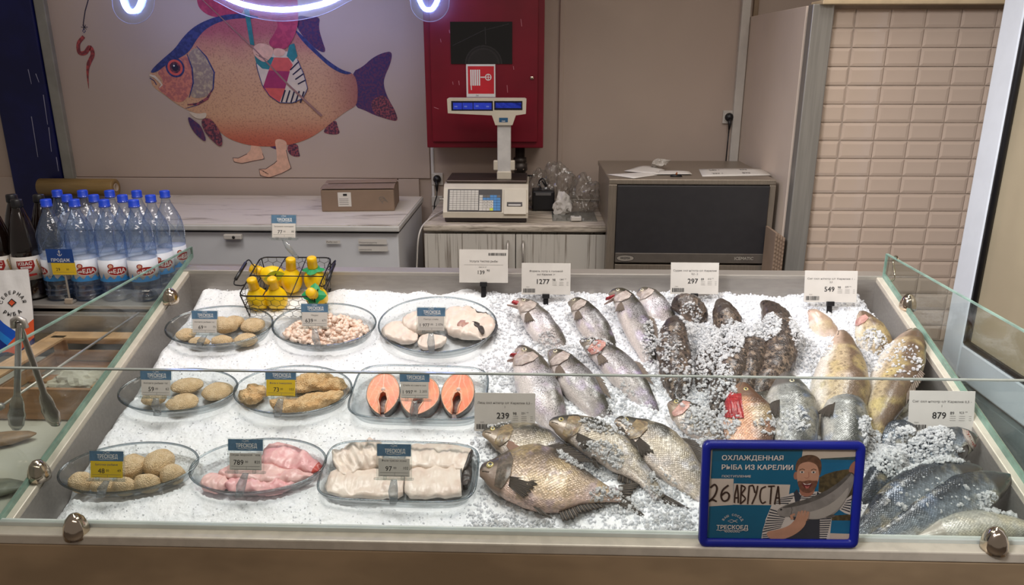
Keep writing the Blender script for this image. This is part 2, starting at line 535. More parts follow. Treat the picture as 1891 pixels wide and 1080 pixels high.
# things lying on top of the partition
def boxthing(name, label, cat, px0, px1, Y, hgt, mat, d=0.12):
    a, b = at_y(px0, 8, Y), at_y(px1, 8, Y)
    o = MB().box(((a.x + b.x) / 2, Y + d / 2, ztop + 0.0135 + hgt / 2), (b.x - a.x, d, hgt), 0.003).build(name, mat)
    return tag(o, label, cat)
boxthing('cardboard_carton', 'brown carton on top of the tiled partition, left of the pale one', 'box', 1718, 1758, TY - 0.03, 0.2, pm('carton_brown', (158, 130, 98), 0.8))
boxthing('pale_carton', 'pale yellowish carton on top of the tiled partition', 'box', 1762, 1786, TY - 0.03, 0.18, pm('carton_pale', (205, 170, 110), 0.8))
boxthing('black_crate', 'black plastic crate on top of the tiled partition, next to the white door', 'crate', 1790, 1858, TY - 0.03, 0.16, M_black)

# ------------------------------------------------------------------ white door leaf standing open at the right
M_upvc = pm('white_upvc', (222, 226, 232), 0.3, 0.0, 0.02)
YF, YN = 2.50, 1.15
df = at_y(1755, 645, YF); dt = at_y(1868, 10, YF)
dX = df.x
zr0 = at_x(1891, 762, dX).z; zr0 = at_y(1768, 671, YF).z
zr1 = at_y(1790, 622, YF).z + 0.015
door = struct(thing('door_1', None, None, (dX, YF, 0)), 'white plastic door leaf with a glazed upper half, standing open beside the tiled partition')
MB().box((0.0, -0.055, 1.4), (0.06, 0.11, 2.8), 0.006).build('stile', M_upvc, door)
MB().box((0.0, -(YF - YN) + 0.055, 1.4), (0.06, 0.11, 2.8), 0.006).build('stile', M_upvc, door)
L_ = YF - YN
MB().box((0.0, -L_ / 2, (zr0 + zr1) / 2), (0.06, L_ - 0.22, zr1 - zr0), 0.006).build('mid_rail', M_upvc, door)
MB().box((0.0, -L_ / 2, 2.72), (0.06, L_ - 0.22, 0.16), 0.006).build('top_rail', M_upvc, door)
MB().box((0.0, -L_ / 2, 0.08), (0.06, L_ - 0.22, 0.14), 0.006).build('bottom_rail', M_upvc, door)
MB().box((0.0, -L_ / 2, zr0 / 2 + 0.06), (0.03, L_ - 0.22, zr0 - 0.18), 0.002).build('lower_panel', pm('grey_door_panel', (150, 158, 158), 0.4), door)
MB().box((0.004, -L_ / 2, (zr1 + 2.64) / 2), (0.024, L_ - 0.24, 2.64 - zr1), 0.001).build('pane', pm('frosted_cream_pane', (180, 165, 138), 0.25, 0, 0.06, 3, trans=0.1), door)
g = MB()
y0, y1, z0, z1 = -0.116, -L_ + 0.116, zr1 + 0.006, 2.634
for a, b in (((-.018, y0, z0), (-.018, y1, z0)), ((-.018, y0, z0), (-.018, y0, z1)), ((-.018, y1, z0), (-.018, y1, z1))):
    g.tube([a, b], 0.011, 6)
g.build('gasket', M_black, door)

# ------------------------------------------------------------------ mural on the cream panel (flat print)
WPY = WY - 0.0125
mural = thing('wall_mural', 'printed mural of a big orange fish with human feet and a hooked worm', 'mural', (0, WPY, 0))
pr = Print(0.00015)
def c2(x, y): p = at_y(240 + x / 3, y / 3, WPY); return (p.x, p.z)
def c1(x, y): p = at_y(x / 3, y / 3, WPY); return (p.x, p.z)
def P2(l): return [c2(*q) for q in l]
def PS2(l): return chaikin(P2(l))
def P1(l): return [c1(*q) for q in l]
def speck(name, a, b, scale, lo=0.42, hi=0.6, rough=0.75): return pm(name, a, rough, 0, 0.1, scale, col2=b, lo=lo, hi=hi)
def mural_body():
    s = NT('mural_fish_body'); v = s.obj()
    sx = s.n('SeparateXYZ'); s.set(sx, 0, v)
    zc, z0_ = c2(600, 430)[1], c2(600, 110)[1]
    zbot = c2(600, 800)[1]
    a = s.mix(s.sm(sx.outputs[2], zbot, zbot + 0.16), lin((186, 94, 70)), lin((206, 160, 124)))
    b = s.mix(s.sm(s.math('ADD', sx.outputs[2], s.math('MULTIPLY', s.noise(v, 9), 0.1)), zc + 0.1, z0_ + 0.02), a, lin((176, 90, 100)))
    xt = c2(1150, 400)[0]
    b = s.mix(s.sm(sx.outputs[0], xt - 0.12, xt + 0.16), b, lin((150, 84, 84)))
    sp = s.sm(s.noise(s.stretch(v, (1, 1, 1.0)), 130, 2.0), 0.5, 0.68)
    b = s.mix(s.math('MULTIPLY', sp, 0.4), b, lin((120, 66, 60)))
    return s.done(s.n('BsdfPrincipled', {'Base Color': b, 'Roughness': 0.7}))
MU_b = mural_body()
MU_dark = speck('mural_fin_dark', (96, 50, 84), (62, 46, 92), 90)
MU_fin = speck('mural_fin_red', (150, 74, 82), (74, 46, 66), 110)
MU_navy = speck('mural_navy', (58, 66, 122), (44, 52, 100), 60)
MU_teal = pm('mural_teal', (44, 122, 124), 0.75, 0, 0.12, 40)
MU_mag = speck('mural_magenta', (186, 66, 96), (164, 54, 86), 40)
MU_plum = pm('mural_plum', (160, 46, 92), 0.75, 0, 0.06, 40)
MU_coral = pm('mural_coral', (208, 90, 84), 0.75, 0, 0.06, 40)
MU_pale = pm('mural_pale', (214, 198, 176), 0.75, 0, 0.05, 30)
MU_skin = pm('mural_skin', (222, 176, 150), 0.75, 0, 0.08, 40)
MU_out = pm('mural_outline', (92, 66, 66), 0.75)
MU_head = speck('mural_cheek', (206, 128, 108), (176, 104, 100), 60)
MU_gill = speck('mural_gill', (186, 168, 140), (150, 132, 124), 70, 0.45, 0.65)
MU_blk = pm('mural_black', (34, 30, 58), 0.7)
# sleeves and coat behind the fish
pr.poly(PS2([(368, -60), (370, 5), (385, 50), (440, 90), (520, 100), (640, 80), (640, -60)]), MU_mag)
pr.poly(PS2([(636, -60), (640, 90), (760, 130), (900, 140), (935, 110), (925, -60)]), MU_mag)
# fins, tail
pr.poly(PS2([(915, 150), (930, 82), (990, 95), (1055, 92), (1045, 150), (1062, 215), (1092, 300), (1020, 270)]), MU_dark)
pr.poly(PS2([(1225, 400), (1290, 370), (1340, 322), (1400, 292), (1455, 283), (1445, 350), (1408, 430), (1406, 480), (1432, 550), (1470, 612), (1488, 674), (1430, 662), (1350, 636), (1300, 610), (1240, 590)]), MU_dark)
pr.poly(PS2([(1330, 560), (1400, 520), (1432, 552), (1470, 612), (1488, 674), (1430, 662), (1350, 634)]), MU_fin)
pr.poly(PS2([(1060, 730), (1140, 655), (1152, 705), (1167, 743), (1110, 746)]), MU_fin)
pr.poly(PS2([(868, 800), (930, 792), (936, 840), (946, 873), (880, 860)]), MU_fin)
pr.poly(PS2([(760, 806), (830, 804), (822, 834)]), MU_dark)
# legs
leg1 = [(668, 800), (724, 808), (735, 850), (746, 880), (690, 890), (620, 905), (577, 896), (570, 874), (600, 876), (650, 852), (672, 826)]
leg2 = [(800, 765), (872, 778), (866, 830), (880, 890), (895, 932), (840, 960), (772, 984), (722, 972), (716, 936), (752, 936), (800, 905), (816, 890), (812, 830)]
body = [(108, 410), (130, 375), (190, 320), (250, 270), (290, 212), (340, 160), (400, 122), (480, 92), (560, 77), (640, 76), (720, 92), (820, 116), (900, 150), (960, 200), (1020, 262), (1070, 312), (1120, 352), (1180, 390), (1240, 405), (1262, 470), (1262, 540), (1255, 585), (1200, 615), (1140, 660), (1080, 710), (1000, 765), (900, 800), (800, 812), (700, 810), (620, 795), (540, 765), (490, 722), (440, 670), (400, 640), (320, 610), (250, 570), (200, 530), (140, 490), (115, 455), (125, 430)]
pr.poly(PS2(leg1), MU_skin); pr.line(P2(leg1[2:10]), 0.0028, MU_out)
pr.poly(PS2(body), MU_b)
pr.poly(PS2(leg2), MU_skin); pr.line(P2(leg2[2:12]), 0.0028, MU_out)
for k in range(3): pr.line(P2([(722 + k * 14, 940 + k * 8), (745 + k * 12, 948 + k * 8)]), 0.0024, MU_out)
# back stripe, head
pr.poly(PS2([(112, 405), (130, 375), (190, 320), (250, 270), (290, 212), (340, 160), (400, 122), (480, 92), (560, 77), (640, 76), (720, 92), (700, 104), (600, 100), (500, 118), (420, 160), (372, 215), (330, 290), (260, 330), (200, 360), (150, 400)]), MU_navy)
pr.poly(PS2([(900, 150), (960, 200), (1020, 262), (1070, 312), (1120, 352), (1180, 390), (1240, 405), (1190, 415), (1110, 375), (1040, 310), (960, 235)]), MU_navy)
pr.poly(PS2([(150, 400), (200, 362), (260, 332), (318, 300), (345, 380), (350, 450), (335, 520), (290, 570), (240, 560), (190, 520), (150, 485), (180, 470), (185, 450), (170, 425)]), MU_head)
pr.poly(PS2([(318, 300), (370, 255), (420, 310), (465, 395), (460, 480), (430, 540), (330, 545), (350, 470), (348, 380)]), MU_gill)
pr.line(P2([(318, 300), (346, 380), (352, 460), (330, 540)]), [0.004, 0.007, 0.007, 0.003], MU_navy)
pr.line(P2([(370, 255), (425, 315), (468, 400), (462, 490), (430, 545), (380, 580), (310, 600)]), [0.003, 0.006, 0.007, 0.006, 0.005, 0.004, 0.002], MU_navy)
pr.line(P2([(455, 500), (430, 545), (380, 575), (320, 580)]), [0.004, 0.012, 0.012, 0.004], MU_fin)
pr.poly(PS2([(320, 612), (380, 632), (430, 620), (420, 660), (360, 655)]), MU_pale)
for i, (r, m) in enumerate(((52, MU_navy), (42, MU_coral), (30, MU_fin), (18, MU_blk))):
    a = c2(252, 374); b_ = c2(252 + r, 374); pr.ell(a[0], a[1], b_[0] - a[0], b_[0] - a[0], m)
a = c2(246, 364); pr.ell(a[0], a[1], 0.004, 0.004, M_whitei)
pr.line(P2([(110, 415), (140, 425), (165, 450), (180, 470), (165, 485)]), [0.008, 0.012, 0.01, 0.008, 0.004], MU_pale)
pr.line(P2([(112, 432), (135, 445), (150, 470)]), 0.004, MU_navy)
# belly fins
pr.poly(PS2([(320, 640), (360, 668), (400, 700), (432, 796), (370, 750), (332, 694)]), MU_dark)
pr.poly(PS2([(393, 662), (440, 650), (480, 690), (516, 760), (510, 823), (450, 772), (410, 722)]), MU_fin)
# strap, bag, arm, rod
pr.poly(P2([(634, 50), (662, 52), (692, 252), (668, 246)]), MU_teal)
pr.poly(P2([(690, 300), (720, 285), (880, 285), (930, 330), (965, 410), (986, 490), (960, 545), (900, 570), (830, 568), (775, 530), (735, 470), (710, 390)]), MU_pale)
pr.poly(P2([(690, 300), (800, 318), (780, 386), (735, 380), (702, 350)]), MU_teal)
pr.poly(P2([(800, 318), (880, 320), (905, 360), (885, 395), (770, 390)]), MU_coral)
pr.poly(P2([(770, 390), (888, 395), (862, 490), (738, 486)]), MU_plum)
pr.poly(P2([(738, 486), (862, 490), (832, 566), (775, 530)]), MU_coral)
pr.poly(P2([(885, 250), (912, 240), (930, 310), (905, 345), (870, 310)]), MU_teal)
for k in range(4):
    pr.line(P2([(890 + k * 14, 388 + k * 26), (938 + k * 13, 340 + k * 34)]), 0.006, MU_blk, up=(k == 0))
for k in range(5):
    pr.line(P2([(842 + k * 26, 565 + k * 1), (862 + k * 26, 498 + k * 2)]), 0.007, MU_blk, up=(k == 0))
bag = [(702, 350), (710, 390), (735, 470), (775, 530), (830, 568), (900, 570), (960, 545), (986, 490), (965, 410), (930, 330)]
pr.line(P2(bag), 0.0035, MU_navy)
pr.poly(PS2([(770, 60), (930, 20), (938, 130), (900, 230), (865, 275), (800, 268), (765, 240), (800, 190), (830, 130)]), MU_mag)
pr.poly(PS2([(690, 250), (735, 236), (800, 262), (792, 310), (752, 350), (705, 322), (682, 290)]), MU_skin)
for k in range(3): pr.line(P2([(700 + k * 18, 300 + k * 8), (735 + k * 16, 322 + k * 6)]), 0.002, MU_out, up=(k == 0))
pr.poly(PS2([(800, 262), (870, 275), (850, 316), (795, 310)]), MU_skin)
pr.line(P2([(385, -20), (690, 270), (880, 470), (1065, 642)]), [0.004, 0.006, 0.009, 0.012], pm('mural_rod', (150, 112, 104), 0.7))
pr.build('fish_print', mural)
wp = Print(0.00015); wp.y = -0.0004
wp.line(P1([(492, -10), (472, 60), (462, 128), (466, 165)]), 0.0045, MU_blk)
for a_ in range(6):
    an = a_ * 1.05; q = c1(468, 150); wp.line([(q[0], q[1]), (q[0] + .016 * math.cos(an), q[1] + .012 * math.sin(an))], 0.0025, MU_blk, up=(a_ == 0))
wp.line(P1([(466, 160), (474, 172), (466, 182), (458, 172)]), 0.003, MU_navy, closed=True)
worm = catmull([(465, 202), (436, 240), (440, 290), (472, 292), (498, 262), (514, 300), (490, 360), (486, 420), (492, 490)], 40)
wp.line(P1([tuple(w_) for w_ in worm]), [0.016 + 0.004 * math.sin(i / 40 * 3.1) if i < 30 else 0.017 * (40 - i) / 11 for i in range(40)], speck('mural_worm', (176, 74, 72), (120, 54, 60), 60))
wp.build('worm_print', mural)

# ------------------------------------------------------------------ neon sign hanging in front of the mural
NY = 3.30
neon = thing('neon_sign', 'white-blue neon sign tubes on clear acrylic hanging above the mural', 'sign', (0, NY, 0))
s = NT('neon_glow'); s.done(s.n('Emission', {'Color': (0.24, 0.36, 1.0, 1), 'Strength': 34.0})); M_neon = s.m
s = NT('neon_glow_bright'); s.done(s.n('Emission', {'Color': (0.36, 0.42, 1.0, 1), 'Strength': 38.0})); M_neon2 = s.m
def n2(x, y): p = at_y(x, y, NY); return (p.x, 0.0, p.z)
def utube(cx, w, yb):
    pts = [(cx - w * 1.05, -60), (cx - w, -10), (cx - w * 0.8, yb - 12), (cx - w * 0.4, yb - 1), (cx, yb + 1), (cx + w * 0.4, yb - 1), (cx + w * 0.8, yb - 12), (cx + w, -10), (cx + w * 1.05, -60)]
    return [n2(*p) for p in catmull(pts, 40)]
MB().tube(utube(243, 18, 20), 0.0085, 8).build('neon_tube', M_neon, neon)
MB().tube(utube(791, 18, 17), 0.0085, 8).build('neon_tube', M_neon, neon)
arc = [n2(*p) for p in catmull([(380, -28), (427, 0), (470, 13), (520, 18), (570, 13), (613, 0), (660, -28)], 40)]
MB().tube(arc, 0.0095, 8).build('neon_tube', M_neon2, neon)
def lobe(cx, r, yb, sx=1.0):
    pts = []
    for k in range(29):
        a = math.pi + math.pi * k / 28
        pts.append((cx + r * sx * math.cos(a), yb - r - r * math.sin(a)))
    return pts
ol = [(190, -120)] + lobe(243, 39, 44) + [(295, -60), (380, -40)] + [tuple(q) for q in catmull([(392, 0), (450, 28), (520, 39), (590, 28), (648, 0)], 24)] + [(660, -40), (745, -60)] + lobe(793, 36, 40) + [(840, -120)]
pts3 = [n2(*q) for q in ol]
MB().prism([(p[0], p[2]) for p in pts3], 0.012, 0.016, M=Matrix(((1, 0, 0, 0), (0, 0, 1, 0), (0, 1, 0, 0), (0, 0, 0, 1)))).build('acrylic_panel', M_acr, neon)
MB().tube([(p[0], 0.014, p[2]) for p in pts3], 0.0014, 5).build('panel_edge', pm('acrylic_edge_light', (196, 190, 205), 0.2), neon)
for xx in (195, 835):
    p = n2(xx, -100); MB().tube([(p[0], 0.014, p[2]), (p[0], 0.014, 3.2)], 0.0015, 6).build('hanging_wire', M_steel, neon)

# ------------------------------------------------------------------ red hose cabinet
HY = 3.46
M_red = pm('red_enamel', (118, 10, 32), 0.38, 0.0, 0.08, 6, spec=0.4)
hx0, hx1 = at_y(789, 272, HY).x, at_y(1003, 272, HY).x
hz0 = at_y(900, 273, HY).z; hz1 = hz0 + 0.78
hose = thing('fire_hose_cabinet', 'dark red fire hose cabinet with a small window on the cream wall', 'cabinet', ((hx0 + hx1) / 2, HY, hz0))
hw = hx1 - hx0
MB().box((0, 0.113, 0.39), (hw, 0.226, 0.78), 0.004).build('body', M_red, hose)
dr = MB().box((0, -0.007, 0.395), (hw - 0.055, 0.014, 0.735), 0.003).build('door', M_red, hose)
def hl(x, y): p = at_y(x, y, HY - 0.015); return (p.x - (hx0 + hx1) / 2, p.z - hz0)
a, b = hl(833, 118), hl(946, 40)
M_hosewin = clear('cabinet_window', (150, 150, 155), (90, 90, 96), 1.5, 0.08, 0.05)
MB().box(((a[0] + b[0]) / 2, -0.0165, (a[1] + b[1]) / 2), (b[0] - a[0], 0.003, b[1] - a[1])).build('window_pane', M_hosewin, dr)
MB().box(((a[0] + b[0]) / 2, -0.0145, (a[1] + b[1]) / 2), (b[0] - a[0], 0.0008, b[1] - a[1])).build('dim_inside_sheet', pm('dim_inside', (66, 60, 66), 0.7), dr)  # dark sheet, its colour standing for the shade inside the cabinet
hp = Print(); hp.y = -0.01495
q = hl(893, 118)
MH = pm('hose_canvas', (150, 140, 130), 0.8, 0, 0.1, 80)
nn = 14
for rr, m in ((0.082, MH), (0.076, pm('hose_canvas_shade', (112, 104, 98), 0.8)), (0.070, MH), (0.062, pm('hose_canvas_dark', (126, 118, 110), 0.8))):
    hp.poly([(q[0] + rr * math.cos(math.pi * k / nn), q[1] + 0.95 * rr * math.sin(math.pi * k / nn)) for k in range(nn + 1)], m)
hp.line([hl(836, 84), hl(893, 56), hl(940, 44)], 0.003, MH); hp.line([hl(896, 50), hl(897, 82)], 0.004, MH)
hp.build('hose', dr)
sp = Print(); sp.y = -0.0165
M_sred = pm('sign_red', (206, 30, 44), 0.5)
def hs(x, y): return hl(740 + x / 2.456, y / 2.456)
a, b = hs(299, 440), hs(429, 291); sp.rect(a[0], a[1], b[0], b[1], M_whitei)
a, b = hs(306, 425), hs(423, 300); sp.rect(a[0], a[1], b[0], b[1], M_sred)
for k in range(5):
    a, b = hs(316 + k * 9.5, 388), hs(322 + k * 9.5, 316); sp.rect(a[0], a[1], b[0], b[1], M_whitei, up=(k == 0))
sp.line([hs(319, 380), hs(321, 408)], 0.004, M_whitei); sp.line([hs(362, 350), hs(382, 350)], 0.005, M_whitei)
c_ = hs(397, 350)
sp.line([(c_[0] + .0125 * math.cos(k * .4488), c_[1] + .0125 * math.sin(k * .4488)) for k in range(14)], 0.004, M_whitei, closed=True)
sp.line([(c_[0] - .012, c_[1]), (c_[0] + .012, c_[1])], 0.003, M_whitei); sp.line([(c_[0], c_[1] - .012), (c_[0], c_[1] + .012)], 0.003, M_whitei)
a = hs(338, 438); sp.text('ПК', a[0] + 0.003, a[1] + 0.001, 0.009, M_ink)
o = sp.build('hose_sign', dr); o['label'] = 'red and white hose reel sign'
a = hs(595, 353)
MB().lathe([(0.0, 0.006), (0.006, 0.006), (0.008, 0.004), (0.008, -0.002), (0, -0.002)], 16, M=Matrix.Translation((a[0], -0.015, a[1])) @ Matrix.Rotation(R(90), 4, 'X')).build('lock', M_chrome, dr)
cp = Print(); cp.y = -0.0145
MC = pm('paint_chip', (190, 120, 130), 0.7)
for (x0, y0, x1, y1) in [(220, 135, 222, 150), (180, 176, 183, 192), (545, 86, 549, 120), (511, 300, 513, 316), (482, 386, 485, 420), (235, 370, 238, 384), (263, 366, 266, 386), (150, 486, 172, 494), (250, 268, 252, 284)]:
    a, b = hs(x0, y0), hs(x1, y1); cp.line([a, b], 0.0022, MC, up=False)
cp.build('paint_chip', dr)['kind'] = 'stuff'
# pipe and valve below the cabinet
vp = at_y(960, 276, 3.52)
valve = thing('hose_valve', 'grey metal pipe valve coming out below the red cabinet', 'valve', (vp.x, 3.55, hz0 - 0.012))
MG = pm('dull_iron', (84, 78, 74), 0.45, 0.7, 0.2, 30)
MB().lathe([(0.022, 0.012), (0.022, -0.04), (0.03, -0.042), (0.031, -0.062), (0.026, -0.065), (0.034, -0.07), (0.035, -0.1), (0.028, -0.104), (0.024, -0.125), (0.03, -0.128), (0.03, -0.15), (0.02, -0.155), (0.02, -0.36)], 16).build('valve_body', MG, valve)
MB().tube([(0.02, -0.02, -0.12), (0.05, -0.03, -0.122)], 0.004).lathe([(0.0, 0), (0.01, 0.002), (0.01, 0.008), (0, 0.01)], 10, M=Matrix.Translation((0.05, -0.03, -0.127))).build('valve_handle', M_black, valve)
MB().lathe([(0.031, -0.1), (0.036, -0.098), (0.036, -0.09), (0.031, -0.088)], 6).build('coupling_nut', M_chrome, valve)

# ------------------------------------------------------------------ sockets and plugs
def socket(px, py, label, plug_label, drop_px, Y=WY - 0.0165, curve=None):
    p = at_y(px, py, Y)
    t = thing('wall_socket', label, 'socket', (p.x, Y, p.z))
    MB().box((0, -0.006, 0), (0.056, 0.012, 0.06), 0.003).build('plate', M_plast, t)
    MB().lathe([(0.024, 0), (0.024, 0.004), (0.020, 0.004), (0.019, 0.0), (0.0, 0.0)], 20, M=Matrix.Translation((0, -0.012, 0)) @ Matrix.Rotation(R(90), 4, 'X')).build('socket_ring', M_plast, t)
    q = thing('power_plug', plug_label, 'plug', (p.x, Y - 0.0125, p.z))
    MB().lathe([(0.0185, 0), (0.0185, 0.012), (0.014, 0.02), (0.0, 0.022)], 18, M=Matrix.Rotation(R(90), 4, 'X')).build('plug_body', M_black, q)
    MB().tube([(0, -0.016, -0.005), (0, -0.024, -0.03), (0, -0.02, -0.055)], [0.009, 0.008, 0.004], 8).build('plug_grip', M_black, q)
    pts = curve(p) if curve else []
    MB().tube([(0, -0.02, -0.05)] + pts, 0.0032, 6).build('power_cord', M_black, q)
    return t
e = at_y(1341, 310, 3.42)
socket(1345, 216, 'white wall socket above the ice machine', 'black plug and cord hanging straight down behind the ice machine', 310,
       curve=lambda p: [(-0.003, -0.028, -0.12), (-0.006, -0.03, -0.3), (-0.006, -0.03, -0.7)])
socket(808, 330, 'white wall socket left of the scale, below the red cabinet', 'black plug with a curving cord beside the scale', 372, Y=WY - 0.0125,
       curve=lambda p: [(-0.002, -0.024, -0.08), (-0.012, -0.03, -0.11), (-0.02, -0.05, -0.2)])
p = at_y(808, 363, WY - 0.0125)
tag(MB().box((p.x, WY - 0.02, p.z - 0.02), (0.056, 0.014, 0.05), 0.003).build('cable_cover', M_plast), 'white blank cover plate below the socket near the scale', 'cover')
# ------------------------------------------------------------------ chest freezer
FZY = 2.96
fz = at_y(500, 410, FZY); FZT = 0.905
fx0, fx1 = at_y(62, 420, FZY).x, at_y(737, 418, FZY).x
fy1 = 3.64
fr = thing('chest_freezer', 'white chest freezer with a marble-look lid behind the fish counter', 'freezer', ((fx0 + fx1) / 2, FZY, 0))
fw = fx1 - fx0; fd = fy1 - FZY
zl0 = at_y(500, 427, FZY).z
M_frz = pm('white_enamel', (222, 222, 224), 0.35, 0.0, 0.03, 4)
MB().box((0, fd / 2 + 0.012, (zl0 - 0.006 + 0.08) / 2), (fw - 0.02, fd - 0.024, zl0 - 0.086), 0.006).build('body', M_frz, fr)
s = NT('marble_laminate'); v = s.obj()
wv = s.noise(s.stretch(v, (1.5, 9, 9)), 2.2, 6, 0.62, 1.2)
s.done(s.n('BsdfPrincipled', {'Base Color': s.mix(s.sm(wv, 0.52, 0.72), lin((216, 208, 196)), lin((150, 140, 128))), 'Roughness': 0.4})); M_marb = s.m
MB().box((0, fd / 2, (FZT + zl0) / 2), (fw, fd, FZT - zl0), 0.005).build('lid', M_white, fr)
MB().box((0.0, fd / 2, FZT + 0.0015), (fw - 0.01, fd - 0.01, 0.003), 0.001).build('lid_top', M_marb, fr)
MB().box((0, fd / 2 + 0.01, zl0 - 0.004), (fw - 0.012, fd - 0.02, 0.01)).build('lid_seal', M_black, fr)
def fl(x, y): p = at_y(x, y, FZY + 0.011); return (p.x - (fx0 + fx1) / 2, p.z)
a = fl(432, 436)
lt = MB().box((a[0], 0.002, a[1]), (0.072, 0.02, 0.02), 0.003).build('latch', M_plast, fr)
MB().lathe([(0.0, 0.003), (0.006, 0.002), (0.006, 0), (0, 0)], 12, M=Matrix.Translation((a[0] + 0.006, -0.0085, a[1])) @ Matrix.Rotation(R(90), 4, 'X')).build('latch_lock', M_ink, lt)
for sx in (-1, 1):
    for sy in (0.06, fd - 0.06): MB().lathe([(0.03, 0.0), (0.03, 0.05), (0.02, 0.082)], 12, M=Matrix.Translation((sx * (fw / 2 - 0.08), sy, 0))).build('foot', M_black, fr)
sp = Print(); sp.y = 0.0116
for (x0, y0, x1, y1, tx) in [(602, 444, 628, 450, 'Рыба охл'), (662, 442, 714, 451, 'Морепродукты'), (662, 455, 716, 464, 'заморозка')]:
    a, b = fl(x0, y1), fl(x1, y0); sp = Print(); sp.y = 0.0116; sp.rect(a[0], a[1], b[0], b[1], M_paper); sp.text(tx, a[0] + .002, a[1] + .004, 0.010, M_inkg, 0.02); sp.build('paper_label', fr)

# cardboard box on the freezer
bp = at_z(660, 392, FZT + 0.003)
box = thing('cardboard_box', 'closed brown cardboard box with a white label on the freezer', 'box', (bp.x, bp.y + 0.02, FZT + 0.0035), R(5))
M_card = pm('kraft_cardboard', (140, 118, 100), 0.85, 0, 0.08, 5, 0.1, 200)
M_card_e = pm('cardboard_edge', (120, 98, 80), 0.9, 0, 0.1, 60)
bw, bd, bh = 0.315, 0.24, 0.098
MB().box((0, bd / 2, bh / 2 - 0.002), (bw, bd, bh - 0.004), 0.004).build('carton', M_card, box)
for nm, y0, y1, tl_ in (('flap', 0.0, bd * 0.5, 0.010), ('flap', bd, bd * 0.505, 0.016)):
    MB().grid(lambda u, w: ((u - 0.5) * bw * 1.01, y0 + (y1 - y0) * w, bh + 0.001 + tl_ * math.sin(w * 2.6) * (0.6 + 0.4 * u)), 8, 6).build(nm, M_card, box)
bp_ = Print(); bp_.y = -0.0008
bp_.rect(-0.085, 0.022, -0.028, 0.084, M_paper); bp_.rect(-0.062, 0.068, -0.045, 0.078, M_ink)
for k in range(4): bp_.rect(-0.08, 0.03 + k * .008, -0.04, 0.032 + k * .008, M_inkg, up=False)
bp_.build('shipping_label', box)
bp_ = Print(); bp_.y = -0.0008
for k in range(3): bp_.line([(0.105 + .006 * k + .012 * math.cos(t_ * .5), 0.055 - 0.008 * k + .008 * math.sin(t_ * .5)) for t_ in range(9)], 0.002, M_inkg)
bp_.build('stamp_mark', box)

# roll of brown film at the back of the freezer
rp_ = at_y(145, 346, 3.60)
rl = thing('film_roll', 'roll of brown wrapping paper behind the water bottles', 'roll', (rp_.x, 3.595, FZT + 0.0035))
x0r, x1r = at_y(76, 346, 3.595).x - rp_.x, at_y(214, 346, 3.595).x - rp_.x
RT = Matrix.Translation((0, 0, 0.042)) @ Matrix.Rotation(R(90), 4, 'Y')
MB().lathe([(0.020, x0r), (0.042, x0r), (0.042, x1r - 0.004), (0.040, x1r), (0.020, x1r)], 28, M=RT, close=True).build('wrapping', pm('brown_film', (150, 122, 74), 0.32, 0, 0.08, 12, stretch=(1, 12, 12)), rl)
MB().lathe([(0.0165, x0r - 0.004), (0.0195, x0r - 0.004), (0.0195, x1r + 0.003), (0.0165, x1r + 0.003)], 24, M=RT, close=True).build('core_tube', pm('core_card', (190, 172, 150), 0.8), rl)

# ------------------------------------------------------------------ counter with the scale
CY = 3.08
cx0, cx1 = at_y(781, 420, CY).x, at_y(1121, 420, CY).x
CT = at_y(950, 416, CY).z; czl = at_y(950, 429, CY).z
ctr = thing('service_counter', 'whitewashed wood-look service counter under the scale', 'counter', ((cx0 + cx1) / 2, CY, 0))
cw, cd = cx1 - cx0, 0.56
s = NT('worn_light_laminate'); v = s.obj()
f1 = s.noise(s.stretch(v, (2, 14, 14)), 5, 6, 0.6, 0.6)
s.done(s.n('BsdfPrincipled', {'Base Color': s.mix(s.sm(f1, 0.42, 0.66), lin((204, 192, 176)), lin((142, 130, 116))), 'Roughness': 0.45})); M_ctop = s.m
s = NT('whitewashed_wood'); v = s.obj()
f1 = s.noise(s.stretch(v, (55, 10, 1.1)), 2.0, 5, 0.65)
f2 = s.noise(s.stretch(v, (9, 3, 0.15)), 3.0, 2)
s.done(s.n('BsdfPrincipled', {'Base Color': s.mix(s.sm(s.math('ADD', f1, s.math('MULTIPLY', f2, 0.25)), 0.66, 0.82), lin((206, 200, 190)), lin((126, 114, 102))), 'Roughness': 0.55})); M_wash = s.m
MB().box((0, cd / 2, (CT + czl) / 2), (cw, cd, CT - czl), 0.009, seg=3).build('worktop', M_ctop, ctr)
MB().box((0, cd / 2 + 0.03, (czl - 0.004) / 2), (cw - 0.02, cd - 0.05, czl - 0.008)).build('carcass', M_wash, ctr)
xd = at_y(952, 460, CY).x - (cx0 + cx1) / 2
for nm, a, b in (('door', -cw / 2 + 0.002, xd - 0.002), ('door', xd + 0.002, cw / 2 - 0.004)):
    d = MB().box(((a + b) / 2, 0.018, (czl - 0.012 + 0.08) / 2), (b - a, 0.018, czl - 0.09), 0.0015).build(nm, M_wash, ctr)
    hx = (b - 0.03) if a < -0.1 else (a + 0.03)
    MB().tube([(hx, 0.01, czl - 0.04), (hx, -0.016, czl - 0.045), (hx, -0.016, czl - 0.17), (hx, 0.01, czl - 0.175)], 0.0045, 8).build('handle', M_steel, d)
MB().box((0, cd - 0.008, CT + 0.006), (cw, 0.012, 0.014), 0.003).build('rear_profile', M_steel, ctr)
# glassy cutting sheet lying on the counter
g0 = at_z(1060, 402, CT)
tag(MB().box((g0.x, g0.y + 0.02, CT + 0.0025), (0.19, 0.2, 0.004), 0.001).build('clear_sheet', M_acr), 'clear plastic sheet lying on the counter right of the scale', 'sheet')
